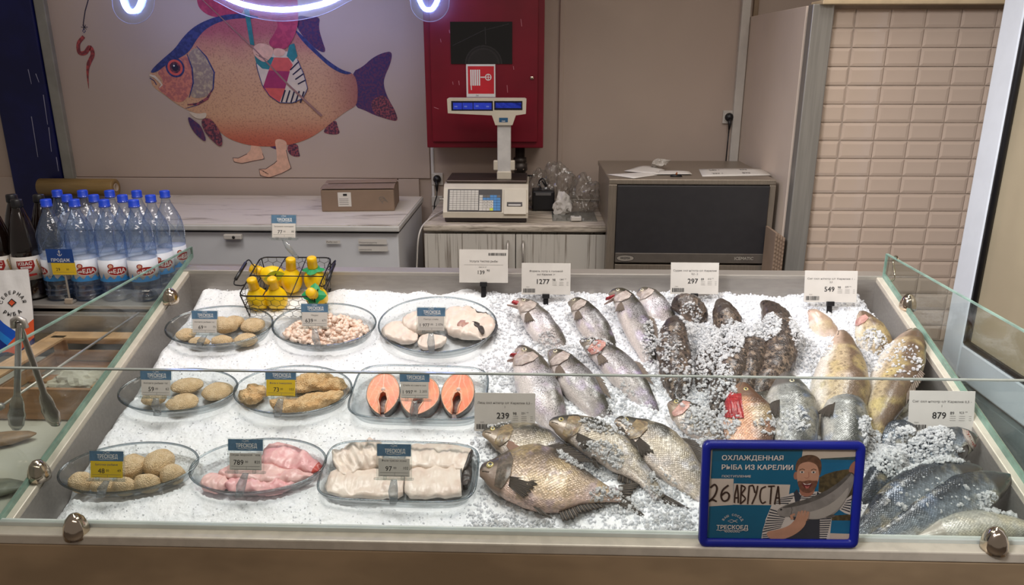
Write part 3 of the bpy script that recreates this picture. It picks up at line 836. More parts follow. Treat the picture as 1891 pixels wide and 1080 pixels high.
# small white block
q = at_z(1064, 408, CT + 0.005)
eb = thing('white_block', 'small white plastic box on the counter near the ice machine', 'box', (q.x, q.y, CT + 0.005), R(4))
MB().box((0, 0.012, 0.009), (0.044, 0.03, 0.018), 0.003).build('case', M_plast, eb)
MB().box((0.004, 0.012, 0.0185), (0.02, 0.008, 0.001)).build('print_patch', M_ink, eb)

# scale
SY = 3.12
sx0, sx1 = at_y(818, 390, SY).x, at_y(975, 390, SY).x
sw = sx1 - sx0; scx = (sx0 + sx1) / 2
scl = thing('label_scale', 'beige price scale with keypad and a display on a pole, on the counter', 'scale', (scx, SY, CT))
M_scl = pm('beige_scale_plastic', (212, 202, 184), 0.4, 0, 0.03)
M_dk = pm('dark_scale_base', (52, 44, 44), 0.45)
hb = 0.022; hf = 0.045; ht = 0.152; dp = 0.30
# wedge-shaped body: sloped front
prof = [(0.0, hb), (0.0, hf), (0.055, ht - 0.012), (0.075, ht), (dp, ht), (dp, hb)]
def wedge(x0, x1, pf, inset=0.0): return [[(x0, y, z) for y, z in pf], [(x1, y, z) for y, z in pf]]
mb = MB().loft(wedge(-sw / 2, sw / 2, prof)); mb.sm = [False] * len(mb.f); mb.build('body', M_scl, scl)
mb = MB().loft([[(x, y, z) for y, z in [(0.012, 0.004), (0.004, hb), (dp - 0.01, hb), (dp - 0.02, 0.004)]] for x in (-sw / 2 + 0.006, sw / 2 - 0.006)]); mb.sm = [False] * len(mb.f); mb.build('base', M_dk, scl)
for sx in (-1, 1):
    for yy in (0.03, dp - 0.04): MB().lathe([(0.014, 0), (0.014, 0.006)], 12, M=Matrix.Translation((sx * (sw / 2 - 0.04), yy, 0))).build('foot', M_black, scl)
MB().box((0, 0.2, ht + 0.008), (sw - 0.012, 0.22, 0.012), 0.004).build('platter', pm('platter_steel', (96, 84, 78), 0.4, 0.7, 0.1), scl)
# sloped panel local frame
slope = math.atan2(ht - 0.012 - hf, 0.055); SL = math.hypot(ht - 0.012 - hf, 0.055)
PM = Matrix.Translation((0, 0.0, hf)) @ Matrix.Rotation(-(math.pi / 2 - slope), 4, 'X')
def k2(x, y):   # crop px of 780,260 x5.11 -> panel local
    X = (x - 188) / (1000 - 188) * sw - sw / 2
    Z = (640 - y) / (640 - 385) * SL * 0.98
    return X, Z
a, b = k2(228, 632), k2(750, 398)
MB().box(((a[0] + b[0]) / 2, -0.001, (a[1] + b[1]) / 2), (b[0] - a[0], 0.004, b[1] - a[1]), 0.001, M=PM).build('keypad_panel', M_dk, scl)
M_kw = pm('white_key', (206, 200, 190), 0.5); M_kb = pm('blue_key', (66, 134, 196), 0.5); M_ky = pm('yellow_key', (206, 214, 60), 0.5)
kp = MB()
a, b = k2(246, 620), k2(525, 410)
for i in range(8):
    for j in range(9):
        kx = a[0] + (i + .5) * (b[0] - a[0]) / 8; kz = a[1] + (j + .5) * (b[1] - a[1]) / 9
        kp.box((kx, -0.0036, kz), ((b[0] - a[0]) / 8 - .0012, 0.002, (b[1] - a[1]) / 9 - .001), M=PM)
kp.build('preset_keys', M_kw, scl)
kq = MB(); a, b = k2(532, 624), k2(736, 460)
for i in range(6):
    for j in range(6):
        m = 0
        if i >= 4: m = 1
        if j == 5: m = 1 if i in (3, 4) else 3
        if j == 4 and i >= 1: m = 1
        if (i == 3 and j == 0): m = 2
        if i == 0: m = 0
        kx = a[0] + (i + .5) * (b[0] - a[0]) / 6; kz = a[1] + (j + .5) * (b[1] - a[1]) / 6
        kq.box((kx, -0.0036, kz), ((b[0] - a[0]) / 6 - .001, 0.002, (b[1] - a[1]) / 6 - .001), M=PM, mi=m)
kq.build('number_keys', [M_kw, M_kb, M_ky, M_inkg], scl)
kt = Print(); kt.y = -0.0048
for i, row_ in enumerate(('789', '456', '123')):
    for j, ch in enumerate(row_):
        kx = a[0] + (1 + j + .3) * (b[0] - a[0]) / 6; kz = a[1] + (3 - i + .2) * (b[1] - a[1]) / 6
        kt.text(ch, kx, kz, 0.008, M_ink, 0.02, up=False)
kt.build('key_numbers', scl, PM)
a, b = k2(768, 660), k2(985, 400)
MB().box(((a[0] + b[0]) / 2, -0.002, (a[1] + b[1]) / 2), (b[0] - a[0], 0.006, b[1] - a[1]), 0.002, M=PM).build('printer_cover', M_scl, scl)
a, b = k2(798, 580), k2(945, 534)
MB().box(((a[0] + b[0]) / 2, -0.0052, (a[1] + b[1]) / 2), (b[0] - a[0], 0.002, b[1] - a[1]), 0.0008, M=PM).build('printer_slot', M_dk, scl)
MB().box(((a[0] + b[0]) / 2, -0.007, a[1] + 0.006), (b[0] - a[0] - 0.012, 0.002, 0.007), 0.0006, M=PM).build('label_paper', M_paper, scl)
# pole and display
px = at_y(931, 300, SY + 0.14).x - scx
zdt, zdb = at_y(900, 181, SY + 0.13).z - CT, at_y(900, 211, SY + 0.13).z - CT
zn = at_y(930, 231, SY + 0.13).z - CT
MB().box((px, 0.15, (ht + zn) / 2), (0.058, 0.03, zn - ht + 0.02), 0.006).build('pole', pm('pole_grey', (208, 204, 200), 0.4), scl)
MB().box((px, 0.15, ht + 0.07), (0.092, 0.024, 0.042), 0.004).build('pole_clamp', M_scl, scl)
MB().box((px, 0.15, ht + 0.028), (0.062, 0.04, 0.035), 0.004).build('pole_base', M_scl, scl)
dx0, dx1 = at_y(826, 196, SY + 0.13).x - scx, at_y(972, 196, SY + 0.13).x - scx
ol = [(dx0 + .002, zdb + 0.004), (px - 0.05, zdb - 0.004), (px - 0.036, zn), (px + 0.036, zn), (px + 0.05, zdb - 0.004), (dx1 - .002, zdb + .002), (dx1, zdt - .004), (dx1 - .006, zdt), (dx0 + .006, zdt), (dx0, zdt - .004)]
XZ = Matrix(((1, 0, 0, 0), (0, 0, 1, 0), (0, 1, 0, 0), (0, 0, 0, 1)))
MB().prism(ol, 0.125, 0.17, M=XZ).build('display_head', M_scl, scl)
dp_ = Print(); dp_.y = 0.1245
def dl(x, y): p = at_y(740 + x / 2.456, y / 2.456, SY + 0.125); return (p.x - scx, p.z - CT)
M_lcd = pm('lcd_frame', (22, 22, 40), 0.25)
s = NT('blue_lcd'); vv = s.obj()
s.done(s.n('Emission', {'Color': s.mix(s.noise(vv, 60), lin((34, 44, 150)), lin((60, 76, 190))), 'Strength': 0.8})); M_lcdb = s.m
s = NT('lcd_digits'); s.done(s.n('Emission', {'Color': lin((168, 180, 225)), 'Strength': 0.6})); M_lcdw = s.m
for (x0, y0, x1, y1) in [(230, 458, 418, 502), (424, 458, 552, 499)]:
    a, b = dl(x0, y1), dl(x1, y0); dp_.rect(a[0], a[1], b[0], b[1], M_lcd)
for (x0, y0, x1, y1) in [(238, 466, 278, 496), (281, 466, 326, 496), (330, 466, 412, 496), (430, 466, 546, 490)]:
    a, b = dl(x0, y1), dl(x1, y0); dp_.rect(a[0], a[1], b[0], b[1], M_lcdb, up=False)
dp_.up()
for (x0, y0, x1, y1) in [(244, 474, 268, 486), (288, 474, 310, 486), (340, 474, 362, 484), (388, 474, 408, 486)]:
    a, b = dl(x0, y1), dl(x1, y0); dp_.text('000', a[0], a[1], 0.008, M_lcdw, up=False)
a, b = dl(446, 554), dl(486, 534); dp_.rect(a[0], a[1], b[0], b[1], pm('logo_blue', (40, 90, 130), 0.5)); dp_.text('CAS', (a[0] + b[0]) / 2, a[1] + .0018, 0.0075, M_whitei, 0.03, 'c')
dp_.build('display_screen', scl)

# black power box beside the scale
q = at_z(1001, 391, CT + 0.001)
ad = thing('black_adapter', 'black plastic adapter box with a grey panel on the counter, beside the scale', 'adapter', (q.x + 0.005, q.y + 0.015, CT + 0.0))
MB().box((0, 0.05, 0.048), (0.102, 0.1, 0.09), 0.008, seg=3).build('housing', M_black, ad)
MB().box((0, -0.001, 0.078), (0.07, 0.004, 0.012), 0.001).build('vent_strip', pm('grey_vent', (96, 94, 94), 0.5), ad)
MB().tube(catmull([(-0.01, 0.06, 0.09), (-0.02, 0.06, 0.125), (0.0, 0.05, 0.14), (0.015, 0.05, 0.105), (-0.005, 0.05, 0.13), (0.01, 0.07, 0.1)], 24), 0.003, 6).build('coiled_lead', M_black, ad)
for sx in (-1, 1): MB().box((sx * 0.04, 0.05, 0.0015), (0.02, 0.09, 0.006)).build('foot', M_black, ad)

# crumpled clear bags and paper
def crumple(name, label, cat, loc, size, mat, seed, n=3, rough=0.35, ridge=True):
    bm = bmesh.new(); bmesh.ops.create_icosphere(bm, subdivisions=n + 1, radius=1.0)
    of = Vector((seed * 3.1, seed * 1.7, seed))
    for v in bm.verts:
        p = v.co.copy()
        d = mnoise.noise(p * 1.6 + of) * 0.5 + abs(mnoise.noise(p * 3.3 + of)) * 0.5 + abs(mnoise.noise(p * 7 + of)) * 0.22
        v.co = p * (1 + rough * (d - 0.35) * 2)
        v.co.z = max(v.co.z, -0.75)
    me = bpy.data.meshes.new(name)
    zmin = min(v.co.z for v in bm.verts)
    for v in bm.verts: v.co = Vector((v.co.x * size[0], v.co.y * size[1], (v.co.z - zmin) * size[2]))
    bm.to_mesh(me); bm.free(); me.materials.append(mat)
    o = link(name, me); o.location = loc
    return tag(o, label, cat)
M_film = clear('crumpled_film', (240, 239, 237), (206, 203, 198), 1.5, 0.10, 0.16, 0.08, (222, 216, 208), wob=0.8, wscale=60)
q = at_y(1022, 372, 3.40); crumple('plastic_bag', 'crumpled clear bag standing tallest, behind the black adapter', 'bag', (at_y(1030, 360, 3.42).x, 3.46, CT), (0.09, 0.06, 0.125), M_film, 1, 3)
crumple('plastic_bag', 'crumpled clear bag piled against the ice machine side', 'bag', (at_y(1080, 360, 3.36).x, 3.38, CT), (0.07, 0.07, 0.095), M_film, 2, 3)
crumple('plastic_bag', 'low crumpled clear bag close behind the scale pole', 'bag', (at_y(990, 360, 3.5).x, 3.52, CT), (0.06, 0.05, 0.1), M_film, 4, 3)
crumple('crumpled_paper', 'crumpled white paper lying right of the black adapter', 'paper', (at_y(1040, 360, 3.30).x, 3.31, CT), (0.045, 0.03, 0.06), pm('crumpled_white_paper', (206, 200, 194), 0.7), 7, 2, 0.4)
tag(MB().tube(catmull([(cx0 + 0.07, 3.42, CT + 0.005), (cx0 + 0.02, 3.2, CT + 0.006), (cx0 - 0.012, 3.06, CT - 0.03), (cx0 - 0.03, 3.06, 0.7), (cx0 - 0.05, 3.05, 0.5), (cx0 - 0.05, 3.05, 0.02)], 30), 0.0035, 6).build('white_cable', M_plast), 'thin white cable drooping off the left end of the counter', 'cable')

# ------------------------------------------------------------------ ice machine
IY = 2.98
ix0, ix1 = at_y(1124, 345, IY).x, at_y(1433, 345, IY).x
izt = at_y(1280, 331, IY).z
im = thing('ice_machine', 'stainless steel ice machine with a dark front panel', 'ice machine', ((ix0 + ix1) / 2, IY, 0))
iw, idp = ix1 - ix0, 0.56
M_ims = pm('machine_steel', (150, 138, 124), 0.36, 0.5, 0.08, 20, 0.08, 160, stretch=(14, 14, 1))
MB().box((0, idp / 2 + 0.012, (izt - 0.02 + 0.2) / 2), (iw - 0.01, idp - 0.02, izt - 0.02 - 0.2), 0.003).build('body', M_ims, im)
MB().box((0, idp / 2, izt - 0.011), (iw, idp, 0.022), 0.004).build('top_lid', M_ims, im)
def il(x, y): p = at_y(x, y, IY + 0.002); return (p.x - (ix0 + ix1) / 2, p.z)
a, b = il(1135, 467), il(1421, 343)
MB().box(((a[0] + b[0]) / 2, 0.0, (a[1] + b[1]) / 2), (b[0] - a[0], 0.02, b[1] - a[1]), 0.003).build('front_panel', pm('charcoal_panel', (46, 44, 46), 0.5, 0, 0.06, 30), im)
for x0_, x1_ in ((-iw / 2, a[0] - 0.001), (b[0] + 0.001, iw / 2)):
    MB().box(((x0_ + x1_) / 2, 0.006, (izt - 0.022 + 0.2) / 2), (x1_ - x0_, 0.016, izt - 0.022 - 0.2), 0.002).build('front_stile', M_ims, im)
a2, b2 = il(1135, 483), il(1421, 467.5)
MB().box(((a2[0] + b2[0]) / 2, 0.0, (a2[1] + b2[1]) / 2), (b2[0] - a2[0], 0.024, b2[1] - a2[1]), 0.002).build('name_strip', pm('strip_grey', (120, 112, 104), 0.4, 0.5), im)
MB().box(((a2[0] + b2[0]) / 2, 0.004, (a2[1] + 0.3) / 2 - 0.004), (b2[0] - a2[0], 0.02, a2[1] - 0.3 - 0.01), 0.002).build('bin_door', M_ims, im)
ip = Print(); ip.y = -0.0125
p0 = il(1154, 475)
ip.ell(p0[0], p0[1], 0.036, 0.0135, M_ink); ip.ell(p0[0], p0[1], 0.034, 0.0118, pm('logo_grey', (150, 142, 132), 0.5)); ip.text('BREMA', p0[0], p0[1] - 0.004, 0.0125, M_ink, 0.03, 'c')
ip.text('Ice Makers', p0[0], p0[1] - 0.0195, 0.006, M_ink, 0.01, 'c')
p1 = il(1354, 478); ip.text('ICEMATIC', p1[0], p1[1], 0.017, pm('embossed_grey', (176, 168, 156), 0.4), 0.02)
ip.build('machine_lettering', im)
for sx in (-1, 1):
    for yy in (0.06, idp - 0.06): MB().lathe([(0.02, 0), (0.02, 0.02), (0.012, 0.03), (0.012, 0.202)], 12, M=Matrix.Translation((sx * (iw / 2 - 0.06), yy, 0))).build('leg', M_steel, im)

# papers, clip and crumpled film on the ice machine
def sheet(name, label, pts, z, mat, curl=0.0, prints=None, cat='paper'):
    w = [at_z(x, y, z) for x, y in pts]
    c = sum(w, Vector()) / len(w)
    mb = MB()
    def fn(u, v):
        a_ = w[0].lerp(w[1], u); b_ = w[3].lerp(w[2], u); p = a_.lerp(b_, v)
        return (p.x, p.y, z + curl * (u * (1 - u) * 4 * v + 0.3 * (1 - v) * u))
    mb.grid(fn, 7, 5)
    o = mb.build(name, mat); md = o.modifiers.new('t', 'SOLIDIFY'); md.thickness = 0.0006; md.offset = 1
    return tag(o, label, cat)
zt = izt + 0.0005
sheet('paper_sheet', 'white paper at the front left edge of the ice machine top', [(1120, 322), (1170, 330), (1222, 322), (1205, 317)], zt, M_paper, 0.004)
sheet('paper_sheet', 'white paper lying behind the front sheet on the ice machine', [(1152, 316), (1215, 322), (1228, 314), (1185, 306)], zt + 0.002, M_paper, 0.006)
sheet('paper_sheet', 'narrow paper strip on the ice machine, right of the crumpled film', [(1208, 322), (1278, 322), (1272, 316), (1214, 316)], zt + 0.003, M_paper, 0.003)
o = sheet('price_list', 'white price list with printed prices near the plug cord on the ice machine', [(1297, 326), (1423, 324), (1408, 311), (1290, 312)], zt, M_paper, 0.002)
tp = MB()
for (st_, x, y, w_) in (('549 ¹', 1310, 316, 0.04), ('279', 1366, 315, 0.035), ('297 ²', 1316, 322, 0.04), ('879', 1372, 321, 0.035)):
    vs, fs = text_geo(st_, 0.02); k = 0.022; p = at_z(x, y, zt)
    tp.add([(p.x + a_ * k, p.y + b_ * k * 1.6, zt + 0.0032) for a_, b_ in vs], fs, smooth=False)
o2 = tp.build('printed_prices', M_inkg, None, fix=False); o2.parent = o
q = at_z(1250, 327, zt)
cl = thing('bulldog_clip', 'small black clip with a brown tip on the ice machine front edge', 'clip', (q.x, q.y + 0.01, zt))
MB().loft([[(-0.024, 0, 0), (-0.024, 0.014, 0), (-0.018, 0.01, 0.009), (-0.018, 0.004, 0.009)], [(0.024, 0, 0), (0.024, 0.014, 0), (0.018, 0.01, 0.009), (0.018, 0.004, 0.009)]]).build('jaw', M_black, cl)
MB().tube([(0, 0.007, 0.006), (0.002, 0.006, 0.018)], [0.005, 0.002]).build('tip', pm('brown_tip', (150, 84, 40), 0.5), cl)
crumple('crumpled_film', 'small crumpled clear film on the papers of the ice machine', 'film', (at_z(1218, 312, zt).x, at_z(1218, 312, zt).y, zt + 0.008), (0.04, 0.03, 0.022), pm('crisp_white_film', (190, 182, 172), 0.3, trans=0.3), 11, 2, 0.5)

# cardboard sheets standing beside the ice machine
for k in range(4):
    xk = at_y(1429.5 + k * 4.7, 450, 2.84).x
    zk = at_y(1440, 428 + k * 3, 2.84).z
    o = thing('cardboard_sheet', ('brown cardboard sheet nearest the ice machine side', 'second cardboard sheet from the ice machine', 'third cardboard sheet from the ice machine', 'outermost cardboard sheet, nearest the partition')[k], 'cardboard', (xk, 2.84, 0.0), group='cardboard sheets beside the ice machine')
    MB().box((0, 0.045, zk / 2), (0.0085, 0.13, zk), 0.001).build('sheet', M_card, o)
    mb = MB()
    for j in range(40): mb.box((0, -0.0205, 0.3 + j * (zk - 0.3) / 40), (0.006, 0.002, 0.005))
    mb.build('corrugation', M_card_e, o)
# ------------------------------------------------------------------ the refrigerated fish case
DK4 = Matrix.Translation(DO) @ DM.to_4x4()           # deck frame
GT = 1.0                                             # top edge of all the glass
def back_y(v): return d2w(0, v, 0)
BY, BZ = back_y(BACK_V).y, back_y(BACK_V).z
UM = (U_L + U_R) / 2; UW = U_R - U_L
case = thing('fish_display_case', 'stainless steel fish display case with glass sides, filled with ice', 'display case', (0, 0, 0))
M_lip = pm('lit_steel_lip', (214, 204, 188), 0.4, 0.15, 0.06, 30)  # steel colour lightened to stand for light on the rail top
M_fas = pm('brown_reflecting_steel', (186, 160, 128), 0.4, 0.35, 0.14, 4, 0.06, 90, stretch=(1, 6, 2))  # brown of the reflected floor put into the steel colour
FZ = DO.z
LX = U_L - 1.25
MB().box(((LX + U_R + 0.5) / 2, FRONT_Y - 0.012, FZ - 0.008), (U_R + 0.5 - LX, 0.034, 0.022), 0.003).build('front_rail', M_lip, case)
MB().box(((LX + U_R + 0.5) / 2, FRONT_Y - 0.012, (FZ - 0.02 + 0.12) / 2), (U_R + 0.5 - LX, 0.03, FZ - 0.02 - 0.12), 0.003).build('front_panel', M_fas, case)
MB().box(((LX + U_R + 0.5) / 2, FRONT_Y + 0.06, 0.06), (U_R + 0.5 - LX, 0.06, 0.12)).build('plinth', M_black, case)
def drail(name, u, wd, mat, v0=0.0, v1=None, h=0.02):
    v1 = BACK_V if v1 is None else v1
    return MB().box((u, (v0 + v1) / 2, -h / 2), (wd, v1 - v0, h), 0.002, M=DK4).build(name, mat, case)
drail('side_rail', U_L - 0.004, 0.036, M_lip); drail('side_rail', U_R + 0.004, 0.036, M_lip)
MB().box((UM, BY + 0.016, BZ - 0.008), (UW + 0.04, 0.055, 0.018), 0.003).build('back_rail', M_steel, case)
WALLH = 0.16
for u, s_ in ((U_L + 0.013, 1), (U_R - 0.013, -1)):
    MB().box((u, BACK_V / 2, -WALLH / 2 - 0.012), (0.006, BACK_V, WALLH), M=DK4).build('inner_wall', M_steel_d, case)
MB().box((UM, BY - 0.008, BZ - 0.09), (UW, 0.008, 0.16)).build('inner_wall', M_steel_d, case)
MB().box((UM, FRONT_Y + 0.012, FZ - 0.06), (UW, 0.006, 0.1)).build('inner_wall', M_steel_d, case)
MB().box((UM, BACK_V / 2, -WALLH - 0.01), (UW, BACK_V, 0.012), M=DK4).build('tray', M_steel_d, case)
MB().loft([[(x, FRONT_Y + 0.02, 0.12), (x, BY + 0.02, 0.12), (x, BY + 0.02, BZ - 0.2), (x, FRONT_Y + 0.02, FZ - 0.2)] for x in (U_L, U_R)]).build('cabinet_body', M_steel_d, case)
MB().box((UM, BY + 0.03, (BZ + 0.1) / 2), (UW, 0.02, BZ - 0.12)).build('rear_panel', M_steel_d, case)
# glass
gy = FRONT_Y + 0.004
def pane(name, box_c, box_s):
    return MB().box(box_c, box_s).build(name, M_glass, case)
pane('front_glass', ((LX + U_R + 0.5) / 2, gy, (GT + FZ) / 2 + 0.002), (U_R + 0.5 - LX, 0.006, GT - FZ - 0.006))
MB().box(((LX + U_R + 0.5) / 2, gy, GT), (U_R + 0.5 - LX, 0.007, 0.0025)).build('glass_edge', pm('grey_green_edge', (150, 156, 148), 0.15, 0, 0.1), case)
MB().box(((LX + U_R + 0.5) / 2, gy + 0.002, FZ + 0.006), (U_R + 0.5 - LX, 0.014, 0.012), 0.002).build('glass_channel', pm('green_seal', (206, 212, 206), 0.25, 0, 0.05), case)
for u, (bx, by_) in ((U_L - 0.006, (353, 456)), (U_R + 0.006, (1638, 469))):
    tb = at_x(bx, by_, u)
    ybk = tb.y
    zt_ = tb.z
    vb = (ybk - DO.y) / math.cos(ALPHA)
    poly = [(gy + 0.004, FZ + 0.004), (gy + 0.004, zt_), (ybk, zt_), (ybk, FZ + vb * math.sin(ALPHA) + 0.002)]
    rings = [[(x, y, z) for y, z in poly] for x in (u - 0.003, u + 0.003)]
    mb = MB().loft(rings); mb.sm = [False] * len(mb.f); mb.build('side_glass', M_glass, case)
    e = MB().box((u, (gy + ybk) / 2, zt_), (0.0064, ybk - gy, 0.0035))
    e.box((u, ybk, (zt_ + poly[3][1]) / 2), (0.0064, 0.0035, zt_ - poly[3][1]))
    e.build('glass_edge', M_glass_edge, case)
    # green lower glazing strip along the rail
    mb = MB().box((u, vb / 2, 0.006), (0.007, vb, 0.012), M=DK4); mb.build('glass_channel', M_glass_edge, case)
# chrome dome clips
def clip(px, py, w, yaw=0.0, u=None):
    if u is None: p = at_y(px, py, gy - 0.02)
    else: p = deck(px, py, 0.0) - EN * 0.004
    h = 0.05 if u is None else 0.046
    r = 0.0235 if u is None else 0.022
    Mx = Matrix.Translation(p)
    o = MB().lathe([(r, 0.0), (r * 1.02, h * 0.25), (r * 0.93, h * 0.5), (r * 0.72, h * 0.75), (r * 0.4, h * 0.93), (0.0, h)], 24, M=Mx).build('glass_clip', M_chrome, case)
    return o
clip(143, 989, 1); clip(1834, 1015, 1)
clip(73, 882, 1, u=U_L - 0.004); clip(316, 558, 1, u=U_L - 0.004); clip(1676, 569, 1, u=U_R + 0.004)

# wire hook hanging on the right glass
hk = at_x(1650, 480, U_R + 0.01)
tag(MB().tube(catmull([(hk.x - .004, hk.y - 0.035, hk.z + 0.005), (hk.x, hk.y - 0.02, hk.z + 0.014), (hk.x + .002, hk.y, hk.z + 0.010), (hk.x + .003, hk.y + 0.006, hk.z - 0.008), (hk.x, hk.y - 0.018, hk.z - 0.034), (hk.x, hk.y - 0.02, hk.z - 0.05), (hk.x, hk.y - 0.008, hk.z - 0.06)], 30), 0.0028, 6).build('wire_hook', M_chrome), 'bent steel wire hook at the rear corner of the right glass', 'hook')

# ------------------------------------------------------------------ the neighbouring case on the left
LZ = 0.82
ly = at_z(180, 564, LZ).y
left = thing('side_display_case', 'lower steel display case on the left with bottles on its rear ledge', 'display case', (0, 0, 0))
lx0, lx1 = LX + 0.02, U_L - 0.03
lxm, lxw = (lx0 + lx1) / 2, lx1 - lx0
MB().box((lxm, ly + 0.25, LZ - 0.012), (lxw + 0.04, 0.5, 0.024), 0.003).build('rear_ledge', M_steel, left)
MB().box((lxm, ly + 0.004, LZ - 0.035), (lxw, 0.008, 0.05), 0.001).build('ledge_front', M_steel, left)
zl2 = at_y(180, 583, ly - 0.012).z
MB().box((lxm, ly - 0.006, zl2 - 0.03), (lxw, 0.012, 0.06), 0.002).build('lower_lip', M_steel_d, left)
MB().box((lxm, ly + 0.25, (LZ + 0.05) / 2), (lxw, 0.46, LZ - 0.08)).build('rear_body', M_steel_d, left)
LF = 0.655
MB().box((lxm, (gy + ly) / 2 + 0.005, LF - 0.02), (lxw, ly - gy - 0.02, 0.03)).build('bay_floor', pm('pale_bay_floor', (196, 192, 178), 0.4, 0, 0.06, 6), left)
MB().box((lxm, (gy + ly) / 2, (LF - 0.03 + 0.12) / 2), (lxw, ly - gy - 0.04, LF - 0.16)).build('cabinet_body', M_steel_d, left)
MB().loft([[(x, gy + 0.01, LF - 0.03), (x, ly, LF - 0.03), (x, ly, LZ - 0.03), (x, gy + 0.01, LF + 0.0)] for x in (lx1 + 0.0, lx1 + 0.006)]).build('divider_wall', M_steel_d, left)
r0, r1 = at_z(2, 750, 0.84), at_z(256, 578, 0.84)
tag(MB().tube([r0 + (r1 - r0) * -0.0, r1], 0.0032, 8).tube([r0 - (r1 - r0) * 0.01, r0 + (r1 - r0) * 0.004], 0.0075, 10).build('support_rod', M_steel, left), 'thin steel rod with a round end')

# wooden crate in the left case
M_wood = pm('pale_crate_wood', (196, 158, 118), 0.7, 0, 0.12, 6, 0.15, 60, stretch=(3, 3, 14))
M_wood2 = pm('crate_wood_browner', (170, 128, 94), 0.7, 0, 0.14, 6, 0.15, 60, stretch=(2, 12, 12))
cy0 = at_z(100, 716, 0.745).y; cy1 = ly - 0.03
cxl = at_z(112, 606, 0.745).x; cxr = lx1 - 0.012
crate = thing('wooden_crate', 'open pale wooden crate in the left display case', 'crate', ((cxl + cxr) / 2, cy0, LF - 0.004))
cw_, cdp, chh = cxr - cxl, cy1 - cy0, 0.094
MB().box((-0.0, 0.006, 0.047), (cw_, 0.012, 0.086), 0.0015).build('slat', M_wood2, crate)
for z0, z1 in ((0.002, 0.036), (0.058, 0.094)): MB().box((0, cdp - 0.006, (z0 + z1) / 2), (cw_, 0.012, z1 - z0), 0.0015).build('slat', M_wood, crate)
for sx in (-1, 1):
    for z0, z1 in ((0.002, 0.036), (0.058, 0.094)): MB().box((sx * (cw_ / 2 - 0.006), cdp / 2, (z0 + z1) / 2), (0.012, cdp - 0.026, z1 - z0), 0.0015).build('slat', M_wood, crate)
    for yy in (0.026, cdp - 0.026): MB().box((sx * (cw_ / 2 - 0.026), yy, 0.047), (0.028, 0.028, 0.094), 0.002).build('corner_post', M_wood, crate)
MB().box((0.02, cdp - 0.05, 0.098), (cw_ * 0.95, 0.05, 0.007), 0.001).build('top_board', M_wood, crate)
MB().box((-cw_ / 2 + 0.05, cdp / 2 - 0.02, 0.098), (0.045, cdp - 0.07, 0.007), 0.001).build('top_board', M_wood, crate)
for k in range(4): MB().box((0, 0.05 + k * (cdp - 0.1) / 3, 0.003), (cw_ - 0.03, 0.05, 0.006)).build('bottom_slat', M_wood2, crate)
cb = at_z(105, 722, 0.70)
crumple('paper_bag', 'pale crumpled paper bag lying in the wooden crate', 'bag', (cb.x + 0.05, cy0 + 0.10, LF + 0.006), (0.10, 0.05, 0.052), pm('pale_bag', (206, 198, 180), 0.6, trans=0.1), 5, 3, 0.25)
crumple('paper_bag', 'second pale bag in the wooden crate, nearer the divider glass', 'bag', (cb.x + 0.19, cy0 + 0.11, LF + 0.006), (0.08, 0.05, 0.04), pm('pale_bag', (206, 198, 180), 0.6), 15, 3, 0.25)

# smoked fish and a grey piece lying on the floor of the left case
def smoked(label, px, py, L, w, h, rz, mat):
    c = at_z(px, py, LF + h * .5)
    t = thing('smoked_fish', label, 'fish', (c.x, c.y, LF - 0.004), R(rz))
    pr_ = [(0, .12), (.08, .5), (.25, .9), (.45, 1), (.7, .62), (.9, .3), (1, .22)]
    rg = []
    for i in range(26):
        t_ = i / 25; k = interp(pr_, t_)
        rg.append([(L * (t_ - .5), w / 2 * k * math.cos(a) + .002 * mnoise.noise(Vector((t_ * 9, a, px))), h / 2 + h / 2 * k * math.sin(a)) for a in [2 * math.pi * q / 16 for q in range(16)]])
    MB().loft(rg).build('body', mat, t)
    MB().loft([[(L * .49 + d, s_ * (.004 + e), h * .5 + zz) for s_, zz in ((-1, -.002), (1, -.002), (1, .002), (-1, .002))] for d, e in ((0, .002), (.02, .010), (.04, .022))]).build('tail_fin', mat, t)
smoked('brown smoked fish lying in the left case, cut by the left edge', -22, 812, .20, .06, .03, 205, pm('smoked_brown', (136, 104, 70), .45, 0, .2, 40, .3, 90))
smoked('grey tapered piece lying on the left case floor near the front glass', -40, 900, .20, .07, .028, 190, pm('dull_grey_piece', (126, 126, 112), .4, 0, .2, 40, .3, 90))  # grey tapered piece added for an unidentified grey spot

# tongs hanging over the left glass
tp_ = at_x(38, 612, U_L - 0.006)
tong = thing('serving_tongs', 'steel serving tongs hanging over the left glass divider', 'tongs', (tp_.x, tp_.y, tp_.z), Matrix.Rotation(R(0), 4, 'X'))
M_tong = pm('polished_steel', (196, 192, 186), 0.2, 0.9, 0.04)
def arm(sgn, ex, ez, mat):
    # spring end on top, arm going down, scalloped scoop at the tip
    top = Vector((0.0, 0, 0.02)); tip = Vector((ex, sgn * 0.014, ez))
    rings = []
    for i in range(22):
        t = i / 21; c = top.lerp(tip, t)
        wv = 0.0066 + 0.002 * t
        dpth = 0.004
        if t > 0.68:
            k_ = (t - 0.68) / 0.32
            wv = 0.011 + 0.0085 * math.sin(k_ * 2.6) + 0.0016 * math.sin(k_ * 26)
            if t > 0.97: wv *= 0.55
            dpth = 0.006
        ring = []
        for k in range(8):
            a_ = 2 * math.pi * k / 8
            ring.append((c.x + wv * math.cos(a_), c.y + dpth * math.sin(a_) * (1.3 if math.sin(a_) > 0 else 0.5), c.z))
        rings.append(ring)
    MB().loft(rings).build('tong_arm', mat, tong)
pe = at_y(38, 788, tp_.y); arm(-1, pe.x - tp_.x, pe.z - tp_.z, M_tong)
pe = at_y(95, 792, tp_.y); arm(1, pe.x - tp_.x, pe.z - tp_.z, M_tong)
